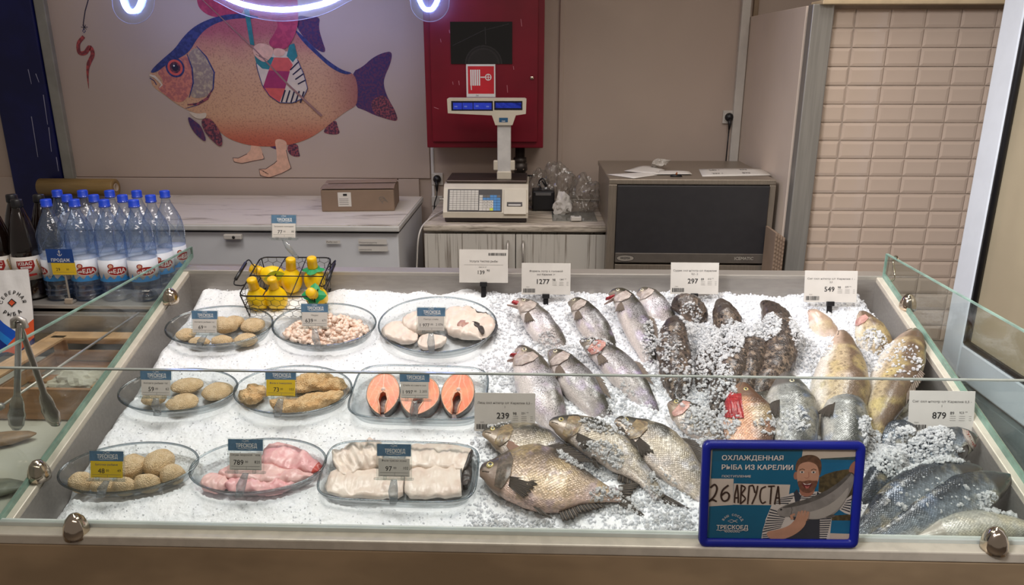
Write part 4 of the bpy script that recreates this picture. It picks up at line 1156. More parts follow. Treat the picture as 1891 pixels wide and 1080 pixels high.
MB().tube([(-0.013, 0, 0.008), (-0.011, 0, 0.024), (0, 0, 0.03), (0.011, 0, 0.024), (0.013, 0, 0.008)], 0.006, 8).build('spring_end', M_steel, tong)

# ------------------------------------------------------------------ dishes (placed on the ice)
RIM_W = ICE_W + 0.036
BASE_W = ICE_W - 0.010
dishes = []
def fshort(c, d, e=0.01):
    a = proj(c); b = proj(c + d * e); return math.hypot(b[0] - a[0], b[1] - a[1]) / e
def dish(shape, cx, cy, w, h, rot, label):
    c = deck(cx, cy, RIM_W)
    a = w / 2 / fshort(c, EX); b = h / 2 / fshort(c, EY)
    q = w2d(c)
    loc = d2w(q.x, q.y, BASE_W)
    t = thing('glass_dish', label, 'dish', loc, DM.to_4x4() @ Matrix.Rotation(R(rot), 4, 'Z'))
    H = RIM_W - BASE_W
    n = 56
    def ring(sc, z):
        pts = []
        for k in range(n):
            an = 2 * math.pi * k / n
            if shape == 'oval': x, y = math.cos(an), math.sin(an)
            else:
                p_ = 5.0
                x = math.copysign(abs(math.cos(an)) ** (2 / p_), math.cos(an)); y = math.copysign(abs(math.sin(an)) ** (2 / p_), math.sin(an))
            pts.append((x * (a - sc), y * (b - sc), z))
        return pts
    s_ = 0.028 if shape == 'oval' else 0.020
    rings = [ring(s_ + 0.02, 0.0), ring(s_ + 0.004, 0.001), ring(s_ * 0.72, 0.010), ring(s_ * 0.35, H * 0.6), ring(0.004, H - 0.005), ring(0.0, H - 0.003), ring(-0.001, H), ring(0.003, H + 0.001), ring(0.006, H - 0.004), ring(s_ * 0.4 + 0.004, H * 0.6), ring(s_ * 0.75 + 0.004, 0.013), ring(s_ + 0.012, 0.005), ring(s_ + 0.03, 0.0045)]
    MB().loft(rings).build('bowl', M_dish, t)
    rim = [(p[0], p[1], H) for p in ring(0.001, H)]
    MB().tube(rim, 0.0026, 6, closed=True).build('rim', clear('dish_rim', (226, 232, 235), (90, 106, 116), 1.4, 0.1, 0.03), t)
    dishes.append((shape, q.x, q.y, a, b, R(rot)))
    return t
D1 = dish('oval', 405, 600, 194, 84, 2, 'oval glass dish of round crumbed cutlets, back row nearest the left glass')
D2 = dish('oval', 599, 598, 190, 84, -1, 'oval glass dish heaped with pale shredded seafood, back row middle')
D3 = dish('oval', 808, 597, 218, 104, -2, 'oval glass dish of white fish steaks with dark skin')
D4 = dish('oval', 329, 719, 214, 92, 3, 'oval glass dish holding four crumbed cutlets, second row')
D5 = dish('oval', 541, 718, 216, 96, 0, 'oval glass dish of long breaded fillets, second row')
D6 = dish('rect', 775, 722, 250, 100, -1, 'rectangular glass dish of orange salmon steaks')
D7 = dish('oval', 238, 862, 246, 108, 7, 'oval glass dish of crumbed fish balls, front row nearest the left glass')
D8 = dish('oval', 477, 858, 246, 108, 5, 'oval glass dish of pink fish pieces, front row')
D9 = dish('rect', 738, 868, 288, 112, -1, 'rectangular glass dish of white fish fillets, front row')

def in_dish(u, v, grow=0.0):
    for sh, du, dv, a, b, r in dishes:
        x, y = u - du, v - dv
        c, s_ = math.cos(-r), math.sin(-r)
        X, Y = (x * c - y * s_) / (a + grow), (x * s_ + y * c) / (b + grow)
        d = (X * X + Y * Y) if sh == 'oval' else (X ** 4 + Y ** 4)
        if d < 1: return d
    return None

# ------------------------------------------------------------------ crushed ice surface
def ice_w(u, v):
    """height of the ice surface over the deck plane"""
    e = min(u - U_L - 0.016, U_R - 0.016 - u)
    n1 = mnoise.noise(Vector((u * 5, v * 5, 1.3)))
    n2_ = mnoise.noise(Vector((u * 17, v * 17, 4.1)))
    n3 = mnoise.noise(Vector((u * 60, v * 60, 7.7)))
    fishy = min(1.0, max(0.0, (u + 0.02) / 0.12))
    w = ICE_W + 0.006 * n1 + (0.004 + 0.004 * fishy) * n2_ + 0.0028 * n3 + 0.0018 * mnoise.noise(Vector((u * 120, v * 120, 2.2))) + 0.0011 * mnoise.noise(Vector((u * 230, v * 230, 5.2)))
    w += 0.014 * max(0.0, 1 - v / 0.25)
    e += 0.02 * n1 + 0.012 * n2_
    if e < 0.06: w -= 0.075 * (1 - max(0, e) / 0.06) ** 1.6
    eb = BACK_V - v + 0.02 * n2_
    if eb < 0.05: w -= 0.03 * (1 - max(eb, 0) / 0.05)
    d = in_dish(u, v, -0.002)
    if d is not None: w = min(w, BASE_W - 0.004 + 0.02 * max(0, d - 0.75))
    return w
def ice_mat(name, col, rough, tr, bs=90):
    s = NT(name); v = s.obj()
    vo = s.n('TexVoronoi', {'Scale': 150.0}); s.set(vo, 'Vector', v)
    h = s.math('ADD', vo.outputs['Distance'], s.math('MULTIPLY', s.noise(v, 400, 3), 0.8))
    nb = s.noise(v, 14, 4)
    c = s.mix(s.sm(nb, 0.3, 0.7), lin(tuple(x * 0.96 for x in col)), lin(col))
    b = s.n('BsdfPrincipled', {'Base Color': c, 'Roughness': rough, 'Specular IOR Level': 0.45, 'Normal': s.bump(h, 0.5, 0.003)})
    b.inputs['Subsurface Weight'].default_value = 0.6 if not tr else 0.0; b.inputs['Subsurface Radius'].default_value = (0.012, 0.012, 0.012)
    sh = b
    if tr:
        t = s.n('BsdfTransparent', {'Color': lin((238, 243, 248))}); mx = s.n('MixShader', {0: tr})
        s.t.links.new(b.outputs[0], mx.inputs[1]); s.t.links.new(t.outputs[0], mx.inputs[2]); sh = mx
    return s.done(sh)
M_ice = ice_mat('crushed_ice', (248, 250, 254), 0.5, 0.0)
M_chip = ice_mat('ice_chip', (252, 252, 254), 0.3, 0.30)
M_chipc = ice_mat('clear_ice_chip', (246, 244, 242), 0.08, 0.45)
NU, NV = 520, 280
us = np.linspace(U_L + 0.017, U_R - 0.017, NU); vs_ = np.linspace(0.014, BACK_V - 0.006, NV)
IW = np.zeros((NU, NV))
for i, u in enumerate(us):
    for j, v in enumerate(vs_):
        IW[i, j] = ice_w(u, v)
IW += rng.normal(0, 0.0007, IW.shape)
pts = np.zeros((NU, NV, 3)); pts[:, :, 0] = us[:, None]; pts[:, :, 1] = vs_[None, :]; pts[:, :, 2] = IW
P = pts.reshape(-1, 3) @ np.array(DM.transposed()) + np.array(DO)
idx = np.arange(NU * NV).reshape(NU, NV)
quads = np.stack([idx[:-1, :-1], idx[1:, :-1], idx[1:, 1:], idx[:-1, 1:]], -1).reshape(-1, 4)
def np_mesh(name, V, Fq, mats, smooth=True, mi=None):
    me = bpy.data.meshes.new(name)
    k = Fq.shape[1]
    me.vertices.add(len(V)); me.vertices.foreach_set('co', V.astype(np.float32).ravel())
    me.loops.add(Fq.size); me.loops.foreach_set('vertex_index', Fq.astype(np.int32).ravel())
    me.polygons.add(len(Fq)); me.polygons.foreach_set('loop_start', np.arange(0, Fq.size, k, dtype=np.int32))
    me.polygons.foreach_set('use_smooth', np.full(len(Fq), smooth))
    for m in (mats if isinstance(mats, (list, tuple)) else [mats]): me.materials.append(m)
    if mi is not None: me.polygons.foreach_set('material_index', mi.astype(np.int32))
    me.update(calc_edges=True); me.validate()
    return me
ice = link('crushed_ice', np_mesh('crushed_ice', P, quads, M_ice))
tag(ice, 'white crushed ice bed filling the fish display case', 'ice', kind='stuff')

# loose chips: squashed irregular octahedra
OCT_V = np.array([(1, 0, 0), (-1, 0, 0), (0, 1, 0), (0, -1, 0), (0, 0, 1), (0, 0, -1)], float)
OCT_F = np.array([(0, 2, 4), (2, 1, 4), (1, 3, 4), (3, 0, 4), (2, 0, 5), (1, 2, 5), (3, 1, 5), (0, 3, 5)])
_g = (1 + 5 ** .5) / 2
ICO_V = np.array([(-1, _g, 0), (1, _g, 0), (-1, -_g, 0), (1, -_g, 0), (0, -1, _g), (0, 1, _g), (0, -1, -_g), (0, 1, -_g), (_g, 0, -1), (_g, 0, 1), (-_g, 0, -1), (-_g, 0, 1)], float) / 1.902
ICO_F = np.array([(0, 11, 5), (0, 5, 1), (0, 1, 7), (0, 7, 10), (0, 10, 11), (1, 5, 9), (5, 11, 4), (11, 10, 2), (10, 7, 6), (7, 1, 8), (3, 9, 4), (3, 4, 2), (3, 2, 6), (3, 6, 8), (3, 8, 9), (4, 9, 5), (2, 4, 11), (6, 2, 10), (8, 6, 7), (9, 8, 1)])
def chips(name, C, S, mat, parent=None, smooth=False, rag=.28):
    OCT_V, OCT_F = ICO_V, ICO_F; nv = 12
    n = len(C)
    V = OCT_V[None] * (1 + rng.uniform(-rag, rag, (n, nv, 1)))
    sc3 = S[:, None] * rng.uniform(0.34 if not smooth else .5, 1.0, (n, 3))
    V = V * sc3[:, None, :]
    q = rng.normal(size=(n, 4)); q /= np.linalg.norm(q, axis=1)[:, None]
    w, x, y, z = q.T
    Rm = np.stack([1 - 2 * (y * y + z * z), 2 * (x * y - z * w), 2 * (x * z + y * w), 2 * (x * y + z * w), 1 - 2 * (x * x + z * z), 2 * (y * z - x * w), 2 * (x * z - y * w), 2 * (y * z + x * w), 1 - 2 * (x * x + y * y)], -1).reshape(n, 3, 3)
    V = np.einsum('nij,nkj->nki', Rm, V) + C[:, None, :]
    F = OCT_F[None] + (np.arange(n) * nv)[:, None, None]
    return link(name, np_mesh(name, V.reshape(-1, 3), F.reshape(-1, 3), mat, smooth=smooth), parent)
def icew_fast(u, v):
    i = np.clip((u - us[0]) / (us[-1] - us[0]) * (NU - 1), 0, NU - 1).astype(int); j = np.clip((v - vs_[0]) / (vs_[-1] - vs_[0]) * (NV - 1), 0, NV - 1).astype(int)
    return IW[i, j]
def to_world(q): return q @ np.array(DM.transposed()) + np.array(DO)
def scatter(n, u0, u1, s0, s1):
    u = rng.uniform(u0, u1, n); v = rng.uniform(0.016, BACK_V - 0.01, n)
    ok = np.array([in_dish(a, b, 0.002) is None for a, b in zip(u, v)])
    u, v = u[ok], v[ok]
    s_ = rng.uniform(s0, s1, len(u)) * rng.uniform(0.6, 1, len(u))
    w = icew_fast(u, v) + s_ * 0.15
    return to_world(np.stack([u, v, w], 1)), s_
umid = w2d(deck(905, 700, ICE_W)).x
C1, S1 = scatter(3500, U_L + 0.022, umid, 0.0015, 0.0034)
C2, S2 = scatter(15000, umid - 0.03, U_R - 0.022, 0.003, 0.0085)
chips('ice_grain', np.concatenate([C1, C2]), np.concatenate([S1, S2]), M_chip, ice, True)['kind'] = 'stuff'
# ------------------------------------------------------------------ food in the dishes
def crumb_mat(name, a, b, dark, sc=260):
    s = NT(name); v = s.obj()
    vo = s.n('TexVoronoi', {'Scale': sc}); s.set(vo, 'Vector', v)
    f = s.noise(v, 60, 4)
    c = s.mix(s.sm(f, 0.35, 0.65), lin(a), lin(b))
    c = s.mix(s.math('MULTIPLY', s.sm(s.noise(v, 180, 2), 0.60, 0.72), 0.55), c, lin(dark))
    h = s.math('ADD', vo.outputs['Distance'], s.noise(v, 300, 3))
    return s.done(s.n('BsdfPrincipled', {'Base Color': c, 'Roughness': 0.75, 'Normal': s.bump(h, 0.9, 0.003)}))
M_crumb = crumb_mat('bread_crumb', (234, 208, 168), (220, 190, 146), (172, 136, 94), 480)
M_crumb2 = crumb_mat('bread_crumb_golden', (232, 198, 150), (214, 172, 120), (166, 120, 76), 330)
def lump_mesh(name, size, mat, seed, amp=0.10, fine=0.03, sub=4):
    bm = bmesh.new(); bmesh.ops.create_icosphere(bm, subdivisions=sub, radius=1.0)
    of = Vector((seed * 2.3, seed * 5.1, seed * 0.7))
    for v in bm.verts:
        p = v.co.copy()
        d = 1 + amp * mnoise.noise(p * 1.5 + of) + fine * mnoise.noise(p * 9 + of) + fine * 0.8 * mnoise.noise(p * 22 + of)
        v.co = Vector((p.x * size[0] * d, p.y * size[1] * d, p.z * size[2] * d))
    me = bpy.data.meshes.new(name); bm.to_mesh(me); bm.free(); me.materials.append(mat)
    me.polygons.foreach_set('use_smooth', [True] * len(me.polygons))
    return me
def lump(name, label, cat, px, py, wpx, hpx, zr, mat, seed, w=None, group=None, rot=0.0, amp=0.1, fine=0.026):
    base = BASE_W + 0.005
    hz = zr
    c = deck(px, py, base + hz)
    a = wpx / 2 / fshort(c, EX)
    # seen height mixes depth and thickness
    fy, fn = fshort(c, EY), fshort(c, EN)
    b = max(0.012, math.sqrt(max(1e-6, (hpx / 2) ** 2 - (hz * fn) ** 2)) / fy)
    o = link(name, lump_mesh(name, (a, b, hz), mat, seed, amp, fine))
    o.matrix_world = Matrix.Translation(d2w(*w2d(c).to_tuple()[:2], (base + hz * 0.97) if w is None else w)) @ DM.to_4x4() @ Matrix.Rotation(R(rot), 4, 'Z')
    return tag(o, label, cat, group)
for i, (x, y, w, h, l) in enumerate([
    (150, 890, 40, 40, 'crumbed fish ball at the near left end of the front left dish'),
    (243, 862, 44, 50, 'large crumbed fish ball just right of the yellow tag 48'),
    (293, 854, 48, 50, 'crumbed fish ball at the back right of the front left dish'),
    (191, 899, 40, 36, 'crumbed fish ball below the yellow tag 48, behind its foot'),
    (229, 898, 40, 36, 'crumbed fish ball in the middle of the near rim of the front left dish'),
    (271, 892, 44, 36, 'crumbed fish ball second from the right on the near rim of the front left dish'),
    (318, 876, 40, 38, 'crumbed fish ball at the right end of the front left dish')]):
    lump('fish_ball', l, 'fish ball', x, y, w * 1.14, h * 1.14, 0.023, M_crumb, 10 + i, group='crumbed fish balls in the front left dish')
for i, (x, y, w, h, zz, l) in enumerate([
    (343, 617, 36, 26, .013, 'crumbed cutlet at the left end of the back left dish'),
    (406, 594, 36, 22, .013, 'crumbed cutlet half hidden behind the tag of the back left dish'),
    (432, 594, 38, 26, .014, 'crumbed cutlet farthest back in the back left dish'),
    (418, 606, 44, 32, .020, 'crumbed cutlet lying on top of the others in the back left dish'),
    (467, 600, 43, 30, .014, 'crumbed cutlet at the right end of the back left dish'),
    (368, 631, 40, 20, .012, 'crumbed cutlet below the tag of the back left dish'),
    (410, 629, 40, 24, .013, 'crumbed cutlet in the middle of the near rim of the back left dish'),
    (454, 627, 44, 28, .013, 'crumbed cutlet nearest the right part of the near rim, back left dish')]):
    lump('crumbed_cutlet', l, 'cutlet', x, y, w, h, zz, M_crumb, 30 + i, group='crumbed cutlets in the back left dish', w=(BASE_W + 0.034 if i == 3 else None))
for i, (x, y, w, h, l) in enumerate([
    (345, 712, 58, 33, 'oval crumbed cutlet farthest back in the second row left dish'),
    (401, 722, 54, 38, 'oval crumbed cutlet at the right end of the second row left dish'),
    (337, 743, 56, 38, 'oval crumbed cutlet nearest the viewer in the second row left dish'),
    (284, 736, 46, 26, 'oval crumbed cutlet behind the tag 59')]):
    lump('crumbed_cutlet', l, 'cutlet', x, y, w, h, 0.014, M_crumb, 50 + i, group='crumbed cutlets in the second row dish', rot=8)

def slab(name, label, cat, pts, wpx, thick, mats, seed, wbase=0.0, group=None, prof=None, amp=0.14, mi_fn=None, flat=0.5, groove=0.0):
    """a fillet: a flattened loft along a pixel-traced centre line lying in a dish"""
    w0 = BASE_W + 0.006 + wbase + thick * 0.5
    C = [w2d(deck(x, y, w0)) for x, y in pts]
    n = 44; K = 22
    L = catmull([tuple(c) for c in C], n)
    ref = deck(pts[len(pts) // 2][0], pts[len(pts) // 2][1], w0)
    hw = wpx / 2 / (0.5 * fshort(ref, EX) + 0.5 * fshort(ref, EY))
    prof = prof or [(0, 0.25), (.08, .7), (.3, 1), (.7, .95), (.92, .6), (1, .2)]
    base = Vector(L[n // 2]); rings = []
    for i in range(n):
        t = i / (n - 1)
        a, b = Vector(L[max(0, i - 1)]), Vector(L[min(n - 1, i + 1)])
        T = (b - a).normalized(); S = Vector((-T.y, T.x, 0)).normalized()
        ww = hw * interp(prof, t); tt = thick * 0.5 * min(1, interp(prof, t) * 1.25)
        ring = []
        for k in range(K):
            an = 2 * math.pi * k / K
            x = math.copysign(abs(math.cos(an)) ** 0.75, math.cos(an)); z = math.copysign(abs(math.sin(an)) ** flat, math.sin(an))
            p = Vector(L[i]) - base + S * ww * x + Vector((0, 0, tt * z))
            q = p * 40 + Vector((seed * 3.3, seed, 0))
            lo_ = mnoise.noise(q * 0.9) + .5 * mnoise.noise(q * 2.1); up_ = max(0, math.sin(an) + .3)
            p += S * amp * hw * 1.1 * lo_ * (1 if abs(x) > .5 else .4) + Vector((0, 0, amp * thick * 2.2 * up_ * (mnoise.noise(q * 0.8 + Vector((9, 1, 4))) + .6 * mnoise.noise(q * 2.4)) - thick * .22 * up_ * groove * math.exp(-(x / .16) ** 2)))
            ring.append(p)
        rings.append(ring)
    mb = MB().loft(rings)
    if mi_fn:
        for f in range(len(mb.f)): mb.mi[f] = mi_fn(f // K, f % K, n, K)
    o = mb.build(name, mats)
    o.matrix_world = Matrix.Translation(d2w(*base)) @ DM.to_4x4()
    return tag(o, label, cat, group)
G_bf = 'breaded fillets in the second row dish'
slab('breaded_fillet', 'long breaded fillet along the far side of its dish, right of the yellow tag 73', 'fillet', [(520, 716), (560, 708), (600, 706), (640, 714)], 34, 0.024, M_crumb2, 3, group=G_bf, amp=0.2)
slab('breaded_fillet', 'long breaded fillet on the near side of its dish, below the yellow tag 73', 'fillet', [(500, 744), (545, 748), (590, 738), (634, 724)], 34, 0.024, M_crumb2, 4, group=G_bf, amp=0.2)
slab('breaded_fillet', 'breaded fillet at the left end of its dish, left of the yellow tag 73', 'fillet', [(448, 740), (466, 728), (486, 712)], 44, 0.024, M_crumb2, 5, group=G_bf, amp=0.25)

def flesh(name, a, b, red, sc=30, amt=0.5, lo=.55, hi=.75, rough=0.32):
    s = NT(name); v = s.obj()
    c = s.mix(s.sm(s.noise(v, sc, 4, 0.6, 0.6), .35, .65), lin(a), lin(b))
    c = s.mix(s.math('MULTIPLY', s.sm(s.noise(v, sc * 1.7, 3, 0.6, 1.0), lo, hi), amt), c, lin(red))
    bb = s.n('BsdfPrincipled', {'Base Color': c, 'Roughness': rough, 'Normal': s.bump(s.noise(v, 120, 3), 0.25, 0.003)})
    return s.done(bb)
M_whitef = flesh('white_fish_flesh', (234, 221, 208), (224, 206, 192), (206, 172, 156), 22, 0.35)
M_pinkf = flesh('pink_fish_flesh', (238, 192, 190), (228, 168, 170), (206, 116, 120), 34, 0.5)
M_pinkp = flesh('pale_pink_flesh', (234, 196, 190), (222, 176, 172), (200, 110, 112), 28, 0.5)
M_skin = flesh('dark_fish_skin', (72, 64, 60), (46, 42, 42), (116, 104, 96), 60, 0.5, rough=0.4)
M_redtail = flesh('red_tail_flesh', (206, 92, 74), (190, 70, 62), (150, 40, 40), 40)
G_p = 'pink fish pieces in the front dish'
tl_mi = lambda i, k, n, K: 1 if i > n - 7 else 0
slab('pink_fish_piece', 'pink fish piece with a red tail end, farthest back in its dish', 'fish piece', [(484, 842), (520, 842), (560, 856), (594, 866)], 50, 0.026, [M_pinkf, M_redtail], 6, group=G_p, mi_fn=tl_mi, prof=[(0, .5), (.1, .95), (.4, 1), (.7, .7), (.9, .42), (1, .2)])
slab('pink_fish_piece', 'pale pink fish piece across the middle of its dish', 'fish piece', [(406, 872), (460, 872), (520, 880), (580, 878)], 40, 0.022, M_pinkp, 7, wbase=0.004, group=G_p, groove=.4, amp=.13, prof=[(0, .3), (.15, .9), (.5, 1), (.8, .6), (1, .15)])
slab('pink_fish_piece', 'pink fish piece along the near rim, behind the tag foot 789', 'fish piece', [(418, 895), (460, 896), (505, 897), (546, 890)], 36, 0.022, M_pinkf, 8, group=G_p, amp=.14)
slab('pink_fish_piece', 'short pale pink piece at the left end of the dish with tag 789', 'fish piece', [(378, 884), (396, 892), (420, 898)], 36, 0.022, M_pinkp, 9, group=G_p)
G_w = 'white fillets in the front rectangular dish'
PF = [(0, .55), (.08, .9), (.3, 1), (.7, 1), (.92, .95), (1, .8)]
slab('white_fillet', 'white fillet at the near left of the rectangular dish with tag 97', 'fillet', [(606, 888), (650, 892), (700, 894), (746, 892)], 58, 0.020, M_whitef, 21, group=G_w, prof=PF, amp=0.16, groove=.5)
sk = lambda i, k, n, K: 1 if (i > n - 4) else 0
slab('white_fillet', 'wide white fillet at the near right of the rectangular dish with tag 97', 'fillet', [(748, 892), (790, 890), (830, 888), (854, 886)], 64, 0.020, [M_whitef, M_skin], 22, group=G_w, prof=PF, amp=0.14, groove=.6, mi_fn=sk)
slab('white_fillet', 'folded white fillet at the far left of the rectangular dish with tag 97', 'fillet', [(620, 862), (650, 850), (680, 842), (706, 838)], 60, 0.026, M_whitef, 23, wbase=0.004, group=G_w, prof=PF, amp=0.26, groove=.8)
slab('white_fillet', 'white fillet at the far right of the rectangular dish with tag 97', 'fillet', [(750, 842), (795, 842), (835, 846), (868, 852)], 54, 0.022, [M_whitef, M_skin], 24, wbase=0.002, group=G_w, prof=PF, amp=0.15, mi_fn=sk)
# dark skin flap at the right end
slab('fish_skin_flap', 'dark skin edge hanging at the right end of the white fillets dish', 'fish skin', [(862, 852), (864, 872), (858, 900)], 15, 0.014, M_skin, 25, prof=PF)
G_s = 'white fish steaks in the back dish'
def rim_mi(i, k, n, K): return 1 if (k in (0, 1, K - 1, K - 2)) and i > 4 else 0
slab('white_fish_steak', 'long white fish steak at the left of its dish', 'fish steak', [(710, 604), (736, 614), (768, 630)], 38, 0.022, [M_whitef, M_skin], 31, group=G_s, amp=0.12)
slab('white_fish_steak', 'white fish steak standing behind the tag 1 977', 'fish steak', [(748, 588), (775, 598), (806, 606)], 42, 0.030, [M_whitef, M_skin], 32, wbase=0.004, group=G_s, amp=0.12)
slab('white_fish_steak', 'short white fish steak on the near rim, behind the foot of the tag 1 977', 'fish steak', [(772, 630), (796, 632), (824, 624)], 28, 0.024, [M_whitef, M_skin], 33, group=G_s, mi_fn=rim_mi)
big = slab('white_fish_steak', 'largest white fish steak at the right of its dish, with a pink hollow', 'fish steak', [(816, 584), (850, 592), (880, 604), (900, 622)], 66, 0.034, [M_whitef, M_skin], 34, wbase=0.006, group=G_s, mi_fn=lambda i, k, n, K: 1 if k in (0, 1, K - 1, K - 2, K - 3, K - 4) else 0)
hc = deck(858, 600, BASE_W + 0.05); 
hl_ = slab('steak_hollow', None, None, [(846, 596), (858, 600), (868, 606)], 17, 0.012, flesh('hollow_pink', (190, 150, 136), (160, 116, 104), (120, 80, 72), 60), 35, wbase=0.030)
mw = hl_.matrix_world.copy(); hl_.parent = big; hl_.matrix_parent_inverse = big.matrix_world.inverted()
hl2 = slab('steak_membrane', None, None, [(868, 596), (884, 602), (893, 616)], 9, 0.010, M_skin, 36, wbase=0.031); hl2.parent = big; hl2.matrix_parent_inverse = big.matrix_world.inverted()

# shredded seafood: countless little curls, one mass
M_crab = flesh('shredded_seafood', (244, 224, 208), (234, 204, 184), (190, 130, 106), 60, 0.35)
c0 = w2d(deck(600, 606, BASE_W + 0.02))
mb = MB(); rr = random.Random(4)
cz = Vector((c0.x, c0.y, 0))
for k in range(520):
    a_ = rr.uniform(0, 6.283); q = math.sqrt(rr.random())
    x, y = 0.112 * q * math.cos(a_), 0.062 * q * math.sin(a_)
    if y > 0.022 and x < -0.03: continue
    h = (1 - q * q) * 0.036 * (1.0 if x > 0 else 0.7) + 0.004
    z = h * rr.uniform(0.35, 1)
    r0_ = rr.uniform(0.004, 0.0075); a0 = rr.uniform(0, 6.28); tl_ = rr.uniform(-.8, .8)
    pts_ = [(x + r0_ * math.cos(a0 + s_ * 1.1), y + r0_ * math.sin(a0 + s_ * 1.1), z + r0_ * tl_ * math.sin(s_ * 1.2)) for s_ in range(4)]
    w_ = rr.uniform(.004, .0075)
    mb.tube(pts_, [w_ * .7, w_, w_, w_ * .5], 6)
mb.lathe([(0.0, .026), (.03, .024), (.06, .016), (.09, .006), (.102, .0005)], 30, sy=.56)
o = mb.build('shredded_seafood', M_crab); o.matrix_world = Matrix.Translation(d2w(c0.x, c0.y, BASE_W + 0.008)) @ DM.to_4x4()
tag(o, 'heap of pale shredded seafood in the oval dish with tag 639', 'seafood', kind='stuff')

# salmon steaks
def salmon_mat():
    s = NT('salmon_flesh'); v = s.obj()
    sx = s.n('SeparateXYZ'); s.set(sx, 0, v)
    ax = s.math('ABSOLUTE', sx.outputs[0])
    w = s.math('SINE', s.math('ADD', s.math('MULTIPLY', ax, 420), s.math('ADD', s.math('MULTIPLY', sx.outputs[1], 170), s.math('MULTIPLY', s.noise(v, 40), 7))))
    c = s.mix(s.sm(s.noise(v, 30), .35, .65), lin((246, 142, 90)), lin((236, 118, 70)))
    c = s.mix(s.math('MULTIPLY', s.sm(w, 0.72, 0.98), 0.36), c, lin((250, 190, 156)))
    c = s.mix(s.math('MULTIPLY', s.sm(ax, 0.0016, 0.0006), 0.6), c, lin((246, 196, 166)))
    return s.done(s.n('BsdfPrincipled', {'Base Color': c, 'Roughness': 0.3, 'Normal': s.bump(s.noise(v, 160), .15, .002)}))
M_salm = salmon_mat()
M_silver = flesh('silver_salmon_skin', (150, 146, 142), (96, 94, 96), (60, 58, 60), 50, .5, rough=.3)
M_fat = flesh('pale_salmon_edge', (240, 190, 160), (230, 172, 140), (220, 130, 100), 50, .3)
def salmon(label, px, py, wpx, hpx, rot, tilt, flip=1, seed=1):
    c = deck(px, py, BASE_W + 0.025)
    a = wpx / 2 / fshort(c, EX)
    Mt = DM.to_4x4() @ Matrix.Rotation(R(tilt), 4, 'X')
    up = (Mt @ Vector((0, 1, 0, 0))).to_3d()
    b = hpx / 2 / fshort(c, up)
    t = thing('salmon_steak', label, 'salmon steak', c, Mt @ Matrix.Rotation(R(rot), 4, 'Z'), 'salmon steaks in the rectangular dish')
    def outline(sc, n=64):
        out = []
        for k in range(n):
            an = 2 * math.pi * k / n + math.pi / 2
            x = math.cos(an); y = math.sin(an)
            wv = 1.0 if y > 0 else 1 - 0.25 * (-y) ** 2
            out.append((x * a * wv * sc, y * b * sc * (1.0 if y > -0.2 else 1.02)))
        return out
    T = 0.026
    # cavity notch from the belly end up to the spine
    def body(sc):
        o_ = [p for p in outline(sc, 72)]
        out = []
        for p in o_:
            if p[1] < 0 and abs(p[0]) < a * 0.13: continue
            out.append(p)
        # insert the notch between the two belly tips
        i0 = next(i for i in range(len(out)) if out[i][1] < 0 and out[i][0] < 0 and (i + 1 < len(out) and out[i + 1][0] > 0))
        notch = [(-a * .17, -b * .55), (-a * .26, -b * .3), (-a * .16, -b * .02), (0, b * .06), (a * .16, -b * .02), (a * .26, -b * .3), (a * .17, -b * .55)]
        return out[:i0 + 1] + notch + out[i0 + 1:]
    bo = body(0.95)
    mb = MB()
    from mathutils.geometry import tessellate_polygon
    tr_ = tessellate_polygon([[Vector((x, y, 0)) for x, y in bo]])
    n = len(bo)
    mb.add([(x, y, T / 2) for x, y in bo] + [(x, y, -T / 2) for x, y in bo], [tuple(f) for f in tr_] + [tuple(n + i for i in f) for f in tr_] + [(i, (i + 1) % n, n + (i + 1) % n, n + i) for i in range(n)], smooth=False)
    mb.build('flesh', M_salm, t)
    ou = outline(1.0, 72); k0 = [i for i, p in enumerate(ou) if not (p[1] < 0 and abs(p[0]) < a * .12)]
    sk_ = MB(); i0 = next(i for i in range(len(k0) - 1) if k0[i + 1] != k0[i] + 1); seq = k0[i0 + 1:] + k0[:i0 + 1]
    rings = [[(ou[i][0] * s_, ou[i][1] * s_, z_) for s_, z_ in ((1.0, T / 2 - .001), (1.0, -T / 2), (.955, -T / 2), (.955, T / 2 - .001))] for i in seq]
    sk_.loft(rings).build('skin', M_silver, t)
    rings = [[(ou[i][0] * s_, ou[i][1] * s_, z_) for s_, z_ in ((.965, T / 2 + .0008), (.965, T / 2 - .002), (.925, T / 2 - .002), (.925, T / 2 + .0008))] for i in seq]
    MB().loft(rings).build('fat_line', M_fat, t)
    nt = [(-a * .17, -b * .9), (-a * .2, -b * .55), (-a * .29, -b * .3), (-a * .19, 0), (0, b * .09), (a * .19, 0), (a * .29, -b * .3), (a * .2, -b * .55), (a * .17, -b * .9)]
    MB().tube([(x, y, T / 2) for x, y in nt], 0.0022, 6).build('belly_lining', M_fat, t)
    MB().lathe([(0.0, 0.003), (0.004, 0.002), (0.0062, -0.001), (0.005, -T)], 14, M=Matrix.Translation((0, b * 0.18, T / 2))).build('backbone', pm('backbone_white', (232, 206, 196), 0.5), t)
    MB().box((0, -b * .3, -T * .35), (a * .6, b * .9, 0.004), 0.001).build('cavity', flesh('cavity_dark', (120, 84, 72), (84, 62, 58), (60, 46, 44), 60), t)
    return t
salmon('orange salmon steak at the left of the dish, fully visible', 709, 730, 62, 78, 4, 22)
salmon('orange salmon steak in the middle of the dish, half hidden by its tag', 776, 735, 74, 72, -10, 14)
salmon('orange salmon steak at the right end of the dish', 846, 730, 62, 80, -6, 24)

